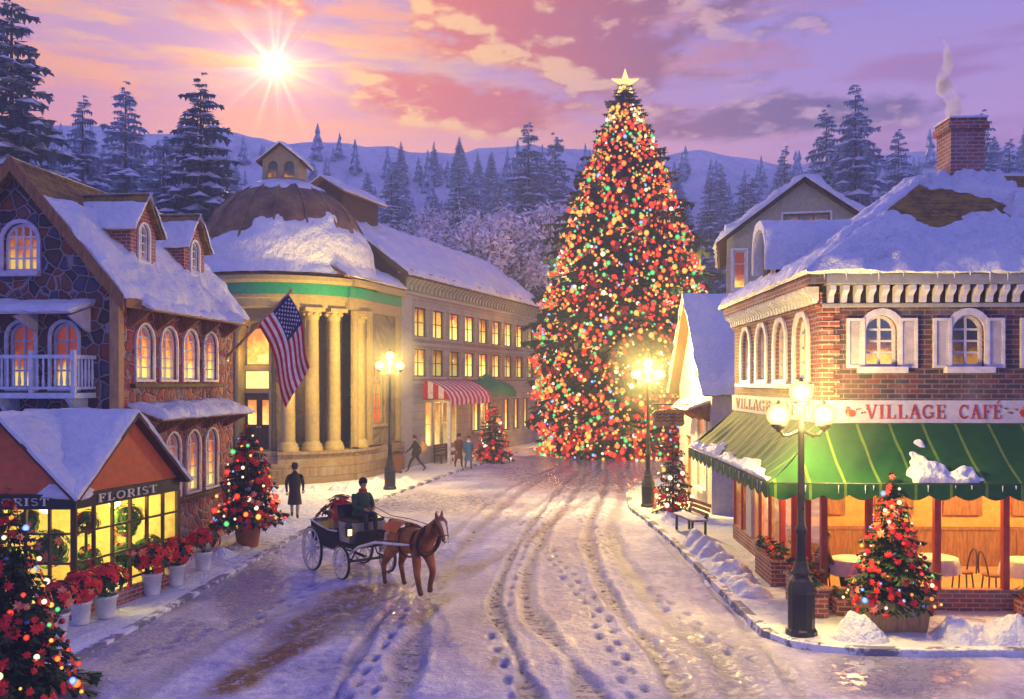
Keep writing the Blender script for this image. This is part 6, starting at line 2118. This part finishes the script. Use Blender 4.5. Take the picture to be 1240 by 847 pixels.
mb = MB(); mb.box(-.45, -.2, .1, .34, .0, .36); mb.build('gift_box', M['brass'], cg, bevel=.01)

# diners in the cafe
for lab, x, y, rz_, ct_ in (('diner in a brown coat seated at the corner table inside the cafe', .95 - .62, 1.15, 0, 'coat_brown'), ('diner in a blue coat at the cafe table right of the potted tree', 4.4 + .62, 1.1, 180, 'coat_blue'), ('diner in a black coat seated at the right edge of the cafe window', 6.0 - .62, 1.4, 0, 'coat_black')):
    person(lab, CM @ V((x, y, .57)), R(rz_ - 2), 1.7, 'sit', ct_, 'coat_black', None)
# bench by the cottage
bn = thing('street_bench', 'dark slatted bench with snow on the seat in front of the gabled cottage', 'bench', V((5.15, 26.4, .12)), R(100))
mb = MB()
for k in range(4): mb.box(-.75, .75, -.05 + k * .12 - .2, .05 + k * .12 - .2, .43, .47)
st_ = mb.build('seat', M['wood'], bn, bevel=.006)
mb = MB()
for k in range(3): mb.box(-.75, .75, -.30 - k * .035, -.27 - k * .035, .56 + k * .13, .66 + k * .13)
mb.build('backrest', M['wood'], bn, bevel=.006)
for x in (-.66, .6):
    mb = MB(); mb.box(x, x + .06, .12, .18, 0, .428); mb.box(x, x + .06, -.27, -.21, 0, .555); mb.box(x, x + .06, -.3, -.24, .43, .62); mb.build('leg', M['iron'], bn)
mb = MB(); snow_sheet(mb, (-.74, -.24, .475), (.74, -.24, .475), (.74, .2, .475), (-.74, .2, .475), .07, 95, 26, 10, None, .02, .12); mb.build('snow', M['snow'], st_)
# ------------------------------------------------------------------ ground, road, pavements
def interp(pts, x):
    if x <= pts[0][0]: return pts[0][1]
    for (a, b), (c, d) in zip(pts[:-1], pts[1:]):
        if x <= c: return b + (d - b) * (x - a) / (c - a)
    return pts[-1][1]


LE = [(4, -7.3), (14.7, -6.95), (17.5, -6.7), (24, -6.35), (30, -5.9), (37, -4.4), (46, -2.5), (57, .5), (66, 3.0), (76, 6.0)]
RE = [(14.8, 6.6), (14.86, 5.7), (15.05, 5.1), (15.4, 4.65), (16.0, 4.4), (17.2, 4.38), (24, 4.4), (28, 4.3), (32, 4.1), (36, 4.5), (40, 5.6), (44, 8.0), (48, 12.0), (50, 16)]
mb = MB(); mb.poly([(-326, -34, -.09), (326, -34, -.09), (326, 264, -.09), (-326, 264, -.09)])
tag(mb.build('ground', M['snow']), kind='structure')
# road: a dense sheet pressed by wheel ruts
ds = [4.0]
while ds[-1] < 80: ds.append(ds[-1] + max(.045, ds[-1] * .0034))
ds = np.array(ds); xs = np.linspace(-8.4, 13.0, 500)
XX, DD = np.meshgrid(xs, ds)
PX = CX + XX * F / DD; PY = HY + EH * F / DD
ruts = [  # polylines in picture positions of the ground, laid out as ground curves
    [(700, 572), (672, 600), (640, 640), (612, 690), (600, 740), (628, 800), (660, 900)],
    [(716, 572), (694, 600), (664, 640), (640, 690), (640, 740), (690, 800), (740, 900)],
    [(690, 566), (640, 590), (580, 640), (530, 710), (500, 780), (470, 900)],
    [(676, 566), (618, 592), (556, 640), (500, 705), (440, 780), (380, 900)],
    [(735, 570), (730, 600), (712, 640), (722, 690), (752, 745), (800, 800), (850, 900)],
    [(748, 570), (752, 600), (740, 640), (760, 690), (800, 745), (868, 800), (930, 900)],
    [(760, 572), (790, 640), (850, 700), (905, 760), (960, 830), (1000, 900)],
    [(300, 800), (380, 750), (460, 728), (560, 700), (640, 650), (720, 600)],
    [(150, 850), (260, 780), (380, 730), (520, 690), (600, 640), (690, 590)],
]
rutv = np.zeros_like(XX); berm = np.zeros_like(XX)
nzv = np.array([[noise.noise(V((x * .9, d * .5, 0))) for x in xs[::3]] for d in ds[::3]])
nzv = np.repeat(np.repeat(nzv, 3, 0), 3, 1)[:len(ds), :len(xs)]
k7 = np.ones(5) / 5
for _ in range(2): nzv = np.apply_along_axis(lambda r: np.convolve(np.pad(r, 2, 'edge'), k7, 'valid'), 0, np.apply_along_axis(lambda r: np.convolve(np.pad(r, 2, 'edge'), k7, 'valid'), 1, nzv))
for li, line in enumerate(ruts):
    g = [G(*p) for p in line]
    # smooth the polyline
    P2 = []
    for i in range(len(g) - 1):
        a, b, c, d = g[max(0, i - 1)], g[i], g[i + 1], g[min(len(g) - 1, i + 2)]
        for k in range(14):
            t = k / 14
            P2.append(.5 * ((2 * b) + (c - a) * t + (2 * a - 5 * b + 4 * c - d) * t * t + (3 * b - a - 3 * c + d) * t ** 3))
    P2 = np.array([(p.x, p.y) for p in P2])
    best = np.full(XX.shape, 9.0)
    for (x0, y0), (x1, y1) in zip(P2[:-1], P2[1:]):
        sel = (np.abs(DD - (y0 + y1) / 2) < abs(y1 - y0) / 2 + 1.2)
        xx, dd = XX[sel], DD[sel]
        dx, dy = x1 - x0, y1 - y0
        t = np.clip(((xx - x0) * dx + (dd - y0) * dy) / (dx * dx + dy * dy + 1e-9), 0, 1)
        best[sel] = np.minimum(best[sel], np.hypot(xx - x0 - t * dx, dd - y0 - t * dy))
    w = .07 + .035 * (li % 3)
    st = (.9, .8, .75, .6, .8, .6, .5, .55, .45)[li]
    berm = np.maximum(berm, st * np.exp(-((np.abs(best + nzv * .12) - 2.3 * w) / .09) ** 2))
    rutv = np.maximum(rutv, st * np.clip(1.5 - np.abs(best + nzv * .16) / (w * (1 + .5 * np.roll(nzv, 37, 0))) * .75, 0, 1))


def blobs(L):
    o = np.zeros_like(XX)
    for px, py, rx, ry, ang, s in L:
        c, sn = math.cos(R(ang)), math.sin(R(ang))
        a = (PX - px) * c + (PY - py) * sn; b = -(PX - px) * sn + (PY - py) * c
        o = np.maximum(o, s * np.clip(1.6 - np.hypot(a / rx, b / ry) * 1.3, 0, 1))
    return o


slush = blobs([(400, 745, 80, 16, -22, 1.0), (345, 790, 70, 14, -25, .95), (290, 825, 50, 16, -25, .9), (520, 740, 40, 7, -30, .7), (600, 800, 22, 5, -60, .5), (470, 650, 60, 5, -12, .55), (660, 640, 40, 5, -40, .5), (250, 690, 50, 5, -20, .6), (440, 715, 60, 8, -8, .8), (560, 690, 50, 6, -15, .5), (130, 770, 60, 10, -20, .5), (215, 735, 40, 8, -20, .4), (730, 560, 90, 12, 0, .35)])
wet = blobs([(300, 715, 50, 60, 0, 1.0), (1090, 815, 110, 40, 0, 1.0), (720, 575, 130, 26, 0, 1.0), (440, 745, 100, 30, -10, .9), (860, 800, 130, 60, 10, .5), (520, 610, 130, 20, 0, .6), (620, 760, 160, 80, 0, .45), (180, 780, 120, 40, -15, .6), (690, 660, 80, 40, 0, .4)])
# footprints and hoof prints
rn = random.Random(9)
for tr, off, stp in (([(355, 640), (420, 660), (520, 668)], .11, .36), ([(560, 590), (640, 640), (720, 740), (800, 900)], .12, .38), ([(150, 800), (330, 740), (400, 700)], .12, .37), ([(505, 740), (470, 800), (390, 900)], .2, .30), ([(900, 800), (760, 700), (700, 620)], .12, .37), ([(640, 860), (600, 760), (630, 660), (690, 600)], .13, .4), ([(250, 700), (330, 670), (350, 640)], .11, .36)):
    pts_ = [G(*p) for p in tr]; k_ = 0
    for a, b in zip(pts_[:-1], pts_[1:]):
        L_ = (b - a).length; t_ = (b - a) / L_; n_ = V((-t_.y, t_.x, 0))
        for m_ in range(int(L_ / stp)):
            p = a + t_ * (m_ * stp) + n_ * ((off if k_ % 2 else -off) + rn.uniform(-.05, .05)); k_ += 1
            j0, j1 = np.searchsorted(ds, (p.y - .3, p.y + .3)); i0, i1 = np.searchsorted(xs, (p.x - .3, p.x + .3))
            if j1 <= j0 or i1 <= i0: continue
            dx = XX[j0:j1, i0:i1] - p.x; dy = DD[j0:j1, i0:i1] - p.y
            al = (dx * t_.x + dy * t_.y) / .16; ac = (dx * n_.x + dy * n_.y) / .075
            rutv[j0:j1, i0:i1] = np.maximum(rutv[j0:j1, i0:i1], .75 * np.clip(1.8 - np.hypot(al, ac) * 1.4, 0, 1))
nz2 = np.array([[noise.fractal(V((x * 1.6, d * 1.6, 3)), 1, 2, 3) for x in xs[::2]] for d in ds[::2]])
nz2 = np.repeat(np.repeat(nz2, 2, 0), 2, 1)[:len(ds), :len(xs)]
k5 = np.ones(3) / 3
nz2 = np.apply_along_axis(lambda r: np.convolve(r, k5, 'same'), 0, np.apply_along_axis(lambda r: np.convolve(r, k5, 'same'), 1, nz2))
ZZ = .042 * nz2 * (1 - .75 * np.clip(wet, 0, 1)) - .075 * rutv * (1 - .3 * slush) + .035 * berm * (1 + nz2) - .012 * slush + .02
nj, ni = XX.shape
vts = np.stack([XX, DD, ZZ], -1).reshape(-1, 3)
idx = np.arange(nj * ni).reshape(nj, ni)
fc = np.stack([idx[:-1, :-1], idx[:-1, 1:], idx[1:, 1:], idx[1:, :-1]], -1).reshape(-1, 4)
me = bpy.data.meshes.new('road')
me.vertices.add(len(vts)); me.vertices.foreach_set('co', vts.astype(np.float32).ravel())
me.loops.add(len(fc) * 4); me.loops.foreach_set('vertex_index', fc.astype(np.int32).ravel())
me.polygons.add(len(fc)); me.polygons.foreach_set('loop_start', np.arange(0, len(fc) * 4, 4, dtype=np.int32)); me.polygons.foreach_set('loop_total', np.full(len(fc), 4, dtype=np.int32))
me.polygons.foreach_set('use_smooth', np.ones(len(fc), dtype=bool))
me.update(calc_edges=True)
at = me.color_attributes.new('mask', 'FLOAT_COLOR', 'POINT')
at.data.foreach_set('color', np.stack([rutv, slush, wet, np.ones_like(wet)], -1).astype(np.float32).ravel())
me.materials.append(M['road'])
o = bpy.data.objects.new('road', me); COL.objects.link(o); tag(o, kind='structure')


def pavement(edge, d0, d1, side, xo, h, name='pavement'):
    rows = []; n = 150
    for j in range(n + 1):
        d = d0 + (d1 - d0) * (j / n) ** 1.35
        e = interp(edge, d); row = []
        for i in range(40):
            f = (i / 39) ** 1.7
            x = e + side * (.16 + f * (xo - .16))
            hh = h(d) + .02 * noise.noise(V((x * 1.2, d * 1.2, 5))) + .012 * noise.noise(V((x * 4, d * 4, 5)))
            row.append((x, d, hh if i else h(d) - .01))
        rows.append(row)
    mb = MB(); mb.grid(rows)
    mb.grid([rows[0], [(p[0], p[1], -.05) for p in rows[0]]])
    tag(mb.build(name, M['snow']), kind='structure')
    # kerb stones
    mb = MB(); L = []
    for j in range(n + 1):
        d = d0 + (d1 - d0) * (j / n) ** 1.35
        L.append(V((interp(edge, d), d, 0)))
    if side > 0: L = [V((16, d0 - .0, 0)), V((10, d0, 0))] + L
    top = []
    for a, b in zip(L[:-1], L[1:]):
        t = (b - a)
        if t.length < 1e-4: continue
        t.normalize(); nrm = V((t.y, -t.x, 0)) * side
        if side > 0 and a.x > b.x and abs(b.y - a.y) < .02: nrm = V((0, 1, 0))
        hz = h(a.y) + .012
        q = lambda p, o_, z: p + nrm * o_ + V((0, 0, z))
        mb.hexa([q(a, 0, -.06), q(b, 0, -.06), q(b, .2, -.06), q(a, .2, -.06), q(a, .015, hz), q(b, .015, hz), q(b, .2, hz), q(a, .2, hz)])
    tag(mb.build('kerb', M['kerb']), kind='structure')


hL = lambda d: .06 + .05 * sstep(d, 32, 37)
pavement(LE, 6, 76, -1, 8.0, hL)
pavement(RE, 14.8, 50, 1, 17, lambda d: .12)


def bank(pts, seed, label=None):
    """heaped snow along a line: pts (x, y, half width, height)"""
    mb = MB(); rows = []
    P2 = []
    for a, b in zip(pts[:-1], pts[1:]):
        n = max(6, int((V(b[:2]).to_2d() - V(a[:2]).to_2d()).length / .16)) if False else max(6, int(math.hypot(b[0] - a[0], b[1] - a[1]) / .07))
        for k in range(n): P2.append([a[i] + (b[i] - a[i]) * k / n for i in range(4)])
    P2.append(list(pts[-1]))
    N_ = len(P2)
    for j, (x, y, w, h) in enumerate(P2):
        a = P2[max(0, j - 1)]; b = P2[min(N_ - 1, j + 1)]
        t = V((b[0] - a[0], b[1] - a[1], 0)).normalized(); nrm = V((-t.y, t.x, 0))
        e = min(1, min(j, N_ - 1 - j) / 5)
        row = []
        for i in range(25):
            s = -1 + 2 * i / 24
            p = V((x, y, 0)) + nrm * (w * s * (1 + .25 * noise.noise(V((x * 1.5, y * 1.5, seed + (3 if s > 0 else 0))))))
            lump = .6 + .42 * noise.noise(p * 1.7 + V((0, 0, seed))) + .2 * noise.noise(p * 3.6 + V((0, 0, seed))) + .11 * noise.noise(p * 9 + V((0, 0, seed)))
            p.z = -.03 + max(0, (1 - s * s)) ** 1.25 * h * .9 * max(.12, lump) * (e ** .5) + .1 * (1 - abs(s)) * 0
            row.append(p)
        rows.append(row)
    mb.grid(rows)
    o = mb.build('snow_bank', M['snow']); o['kind'] = 'stuff'
    return o


b1 = [(5.45, 15.35, .5, .65), (6.0, 15.6, .6, .8), (6.5, 15.7, .5, .6)]
bank(b1, 1)
bank([(7.15, 15.7, .5, .6), (7.8, 15.6, .65, .8), (8.8, 15.5, .7, .8), (9.9, 15.4, .75, .9), (12, 15.3, .8, 1.0)], 2)
bank([(4.95, 18.2, .45, .45), (5.0, 20, .6, .75), (5.0, 22.5, .6, .85), (4.9, 25, .5, .6)], 3)
bank([(4.9, 27.6, .4, .45), (5.0, 29, .45, .5), (5.1, 31, .4, .4)], 4)
bank([(-7.6, 37.2, .6, .5), (-6.4, 37.0, .8, .75), (-5.3, 38.4, .8, .7), (-4.4, 40.5, .7, .5)], 5)
bank([(-9.8, 36.6, .5, .45), (-8.6, 36.6, .7, .5), (-7.6, 36.9, .5, .4)], 6)
bank([HP(10.9, 2.6)[:2] + (.5, .4) if False else (HP(10.9, 2.6).x, HP(10.9, 2.6).y, .6, .45), (HP(13.5, 2.8).x, HP(13.5, 2.8).y, .8, .6), (HP(17, 2.8).x, HP(17, 2.8).y, .8, .5)], 7)
bank([(-7.5, 22.6, .4, .35), (-7.35, 24.0, .45, .45), (-7.3, 25.2, .35, .3)], 8)
bank([(-7.7, 15.2, .3, .16), (-7.4, 16.3, .35, .2), (-7.0, 17.6, .3, .16)], 9)

# ------------------------------------------------------------------ wooded hills
mb = MB(); rows = []
for j in range(120):
    y = 26 + (262 - 26) * (j / 119) ** 1.15
    rows.append([(x, y, (hill_z(x, y) - .075)) for x in np.linspace(-325, 325, 220)])
mb.grid(rows)


def m_hill():
    m, t = newmat('wooded_hillside')
    p = wpos(t)
    mp = N(t, 'ShaderNodeMapping', {'Vector': p, 'Scale': (1, .5, .35)}).outputs[0]
    n = nz(t, mp, .12, 6, .7); n2 = nz(t, mp, .6, 4, .7)
    f = mth(t, 'ADD', mth(t, 'MULTIPLY', n, .6), mth(t, 'MULTIPLY', n2, .4))
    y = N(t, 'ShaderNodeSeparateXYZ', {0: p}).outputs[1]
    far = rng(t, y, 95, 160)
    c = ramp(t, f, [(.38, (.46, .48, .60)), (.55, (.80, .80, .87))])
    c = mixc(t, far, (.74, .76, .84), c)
    return finish(m, t, c, .8, n2, .5, 1.0, .2)


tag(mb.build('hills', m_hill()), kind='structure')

# the far wood on the slopes, one mass of small snowy firs
rn = random.Random(77); C, W = MB(), MB()
cnt = 0
while cnt < 1000:
    y = rn.uniform(112, 176); x = rn.uniform(-.72, .72) * y
    if noise.noise(V((x * .035, y * .05, 9))) < -.12 and rn.random() < .75: continue
    z = hill_z(x, y); h = 2.2 + 5.0 * rn.random() ** 2; r = h * rn.uniform(.2, .28); cnt += 1
    for k in range(4):
        zb, zt, rk = z + h * (.06 + .22 * k), z + h * (.42 + .2 * k), r * (1 - .22 * k)
        ring = []
        for q_ in range(9):
            a = q_ * 2 * math.pi / 9 + k; rr = rk * rn.uniform(.6, 1.25)
            ring.append(V((x + rr * math.cos(a), y + rr * math.sin(a), zb + rn.uniform(-.3, .3))))
        top = V((x, y, zt))
        for q_ in range(9):
            C.poly([ring[q_], ring[(q_ + 1) % 9], top])
            if (q_ + k) % 2 == 0:
                m_ = ring[q_].lerp(ring[(q_ + 1) % 9], .5); W.poly([m_.lerp(top, .12) + (ring[q_] - m_) * .7 + V((0, -.04, .1)), m_.lerp(top, .12) + (ring[(q_ + 1) % 9] - m_) * .7 + V((0, -.04, .1)), m_.lerp(top, .62) + V((0, -.04, .14))])
fo = C.build('forest', M['conifer_frost']); fo['kind'] = 'stuff'
W.build('forest_snow', M['snow'], fo)['kind'] = 'stuff'

# chimney smoke: a drifting volume
def m_smoke():
    m, t = newmat('chimney_smoke')
    p = opos(t)
    n = nz(t, p, 2.3, 4, .6)
    d = rng(t, n, .38, .62, 0, 9)
    v = N(t, 'ShaderNodeVolumePrincipled', {'Color': (.95, .95, 1, 1), 'Density': d, 'Anisotropy': .55})
    N(t, 'ShaderNodeOutputMaterial', {'Volume': v.outputs[0]})
    return m
mb = MB()
pts = [(0, 0, 0), (.06, 0, .25), (.05, 0, .5), (-.16, 0, .8), (-.2, 0, 1.1), (-.06, 0, 1.4), (-.12, 0, 1.75), (-.2, 0, 2.0)]
mb.tube(pts, [.1, .2, .16, .2, .15, .13, .08, .02], 16)
sm = mb.build('chimney_smoke', m_smoke(), None, (10.42, 21.55, 10.66)); tag(sm, kind='stuff')
# ------------------------------------------------------------------ sky, sun, air, camera
SUN_AZ, SUN_EL = R(-14.6), R(18.6)
w = bpy.data.worlds.new('World'); S.world = w; w.use_nodes = True
t = w.node_tree; t.nodes.clear()
dirv = N(t, 'ShaderNodeVectorMath', {0: N(t, 'ShaderNodeTexCoord').outputs['Generated']}, operation='NORMALIZE').outputs[0]
sx = N(t, 'ShaderNodeSeparateXYZ', {0: dirv})
az = mth(t, 'ARCTAN2', sx.outputs[0], sx.outputs[1]); el = mth(t, 'ARCSINE', sx.outputs[2])
sd = (math.sin(SUN_AZ) * math.cos(SUN_EL), math.cos(SUN_AZ) * math.cos(SUN_EL), math.sin(SUN_EL))
dt = N(t, 'ShaderNodeVectorMath', {0: dirv, 1: sd}, operation='DOT_PRODUCT').outputs['Value']
ang = mth(t, 'ARCCOSINE', mth(t, 'MINIMUM', dt, 1.0))
f = rng(t, el, -.05, .6)
left = ramp(t, f, [(0, (.70, .38, .44)), (.30, (.95, .34, .24)), (.44, (.80, .33, .32)), (.58, (.58, .33, .50)), (.72, (.44, .31, .56)), (1, (.15, .25, .68))])
right = ramp(t, f, [(0, (.55, .36, .52)), (.30, (.80, .36, .46)), (.44, (.56, .35, .57)), (.58, (.46, .33, .62)), (.72, (.32, .29, .66)), (1, (.13, .22, .66))])
base = mixc(t, rng(t, az, -.25, .38, 0, 1, True), left, right)
back = rng(t, mth(t, 'ABSOLUTE', az), .7, 2.2, 0, 1, True)
base = mixc(t, back, base, (.24, .30, .74))
cv = N(t, 'ShaderNodeCombineXYZ', {0: az, 1: mth(t, 'MULTIPLY', el, 2.2), 2: 0.0}).outputs[0]
cs = N(t, 'ShaderNodeCombineXYZ', {0: az, 1: mth(t, 'MULTIPLY', el, 6.0), 2: 3.3}).outputs[0]
n1 = nz(t, cs, 4.6, 9, .62); n2 = nz(t, cv, 8.0, 10, .58)
streak = rng(t, n1, .46, .62, 0, 1, True)
warm = rng(t, ang, .72, .10, 0, 1, True)
streakc = mixc(t, warm, (.40, .20, .38), (.98, .42, .13))
c = mixc(t, mth(t, 'MULTIPLY', streak, .75), base, streakc)
def gauss(a0, e0, sa, se):
    a = mth(t, 'DIVIDE', mth(t, 'SUBTRACT', az, a0), sa); e = mth(t, 'DIVIDE', mth(t, 'SUBTRACT', el, e0), se)
    return mth(t, 'EXPONENT', mth(t, 'MULTIPLY', mth(t, 'ADD', mth(t, 'MULTIPLY', a, a), mth(t, 'MULTIPLY', e, e)), -1.0))
# low ridge light and yellow bands near the sun
c = mixc(t, mth(t, 'MULTIPLY', gauss(-.10, .245, .32, .03), .6), c, (1.0, .50, .30))
band = mth(t, 'MULTIPLY', gauss(-.26, .335, .26, .035), rng(t, nz(t, cs, 7.0, 5, .55), .42, .60, 0, 1, True))
c = mixc(t, mth(t, 'MULTIPLY', band, .8), c, (1.0, .60, .14))
# heaped clouds: a bank right of the middle, one over the sun, small ones between
bankm = mth(t, 'MAXIMUM', gauss(.08, .37, .20, .07), mth(t, 'MULTIPLY', gauss(-.05, .30, .15, .035), .9))
bankm = mth(t, 'MAXIMUM', bankm, mth(t, 'MULTIPLY', gauss(-.30, .425, .17, .045), 1.0))
bankm = mth(t, 'MAXIMUM', bankm, mth(t, 'MULTIPLY', gauss(.24, .275, .18, .022), .85))
def cloud_mask(nv): return rng(t, mth(t, 'ADD', mth(t, 'MULTIPLY', bankm, .40), nv), .62, .76, 0, 1, True)
# the same clouds sampled a little towards the sun give their lit rims
off = N(t, 'ShaderNodeVectorMath', {0: cv, 1: (-.02, -.024, 0)}, operation='ADD').outputs[0]
n2b = nz(t, off, 8.0, 10, .58)
cm = cloud_mask(n2)
lit = rng(t, mth(t, 'SUBTRACT', n2, n2b), .0, .11, 0, 1, True)
near = rng(t, ang, .58, .12, 0, 1, True)
body = mixc(t, near, (.20, .135, .22), (.74, .18, .08))
rim = mixc(t, near, (.62, .40, .46), (1.0, .62, .20))
c = mixc(t, mth(t, 'MULTIPLY', cm, .92), c, mixc(t, lit, body, rim))
# the sun shining through thin cloud
hz = mth(t, 'SQRT', mth(t, 'ADD', mth(t, 'POWER', mth(t, 'MULTIPLY', mth(t, 'SUBTRACT', az, SUN_AZ), .5), 2.0), mth(t, 'POWER', mth(t, 'SUBTRACT', el, SUN_EL), 2.0)))
def addc(c, fac, col): 
    k = N(t, 'ShaderNodeVectorMath', {0: col, 'Scale': fac}, operation='SCALE').outputs[0]
    return N(t, 'ShaderNodeVectorMath', {0: c, 1: k}, operation='ADD').outputs[0]
ex = lambda v, s: mth(t, 'EXPONENT', mth(t, 'MULTIPLY', v, -1.0 / s))
c = addc(c, ex(hz, .011), (1.7, 1.2, .6))
c = addc(c, ex(ang, .12), (.50, .25, .01))
c = N(t, 'ShaderNodeVectorMath', {0: c, 1: (1.22, 1.25, 1.16)}, operation='POWER').outputs[0]
phi = mth(t, 'ARCTAN2', mth(t, 'SUBTRACT', el, SUN_EL), mth(t, 'SUBTRACT', az, SUN_AZ))
pv = N(t, 'ShaderNodeCombineXYZ', {0: mth(t, 'MULTIPLY', mth(t, 'COSINE', phi), 2.6), 1: mth(t, 'MULTIPLY', mth(t, 'SINE', phi), 2.6), 2: 1.7}).outputs[0]
rays = mth(t, 'POWER', rng(t, nz(t, pv, 1.9, 3, .6), .40, .68), 2.0)
c = addc(c, mth(t, 'MULTIPLY', rays, ex(ang, .022)), (2.0, 1.4, .6))
c = addc(c, ex(ang, .0052), (5.0, 4.0, 2.4))
sky = N(t, 'ShaderNodeTexSky', None, sky_type='NISHITA')
sky.sun_disc = False; sky.sun_elevation = SUN_EL; sky.sun_rotation = SUN_AZ
b1 = N(t, 'ShaderNodeBackground', {'Color': sky.outputs[0], 'Strength': .003})
b2 = N(t, 'ShaderNodeBackground', {'Color': c, 'Strength': SKY})
ad = N(t, 'ShaderNodeAddShader', {0: b1.outputs[0], 1: b2.outputs[0]})
N(t, 'ShaderNodeOutputWorld', {'Surface': ad.outputs[0]})

sl_ = bpy.data.lights.new('sun', 'SUN'); sl_.energy = 2.6; sl_.angle = R(3); sl_.color = (1, .70, .45)
so = bpy.data.objects.new('sun', sl_); COL.objects.link(so)
so.rotation_euler = (-V(sd)).to_track_quat('-Z', 'Y').to_euler()
so.location = (0, 0, 60)

if HAZE:
    m, t = newmat('haze_air')
    v = N(t, 'ShaderNodeVolumePrincipled', {'Color': (.62, .75, 1.0, 1), 'Density': HAZE, 'Anisotropy': 0.0})
    N(t, 'ShaderNodeOutputMaterial', {'Volume': v.outputs[0]})
    mb = MB(); mb.box(-330, 330, -36, 268, -1.2, 74)
    hz_ = mb.build('haze', m); hz_['kind'] = 'stuff'

cam = bpy.data.cameras.new('camera'); cam.sensor_width = 36; cam.sensor_fit = 'HORIZONTAL'; cam.lens = 36 * F / 1240
cam.shift_y = (HY - 847 / 2) / 1240; cam.clip_end = 3000; cam.clip_start = .1
co = bpy.data.objects.new('camera', cam); COL.objects.link(co); co.location = (0, 0, EH); co.rotation_euler = (R(90), 0, 0)
S.camera = co
S.view_settings.view_transform = 'Standard'; S.view_settings.look = 'None'; S.view_settings.gamma = 1; S.view_settings.exposure = 0
S.view_settings.use_curve_mapping = False
cy = S.cycles
cy.use_denoising = True; cy.max_bounces = 6; cy.diffuse_bounces = 3; cy.glossy_bounces = 3; cy.transmission_bounces = 4; cy.transparent_max_bounces = 10; cy.volume_bounces = 1
cy.sample_clamp_indirect = 4; cy.caustics_reflective = False; cy.caustics_refractive = False
cy.use_light_tree = True
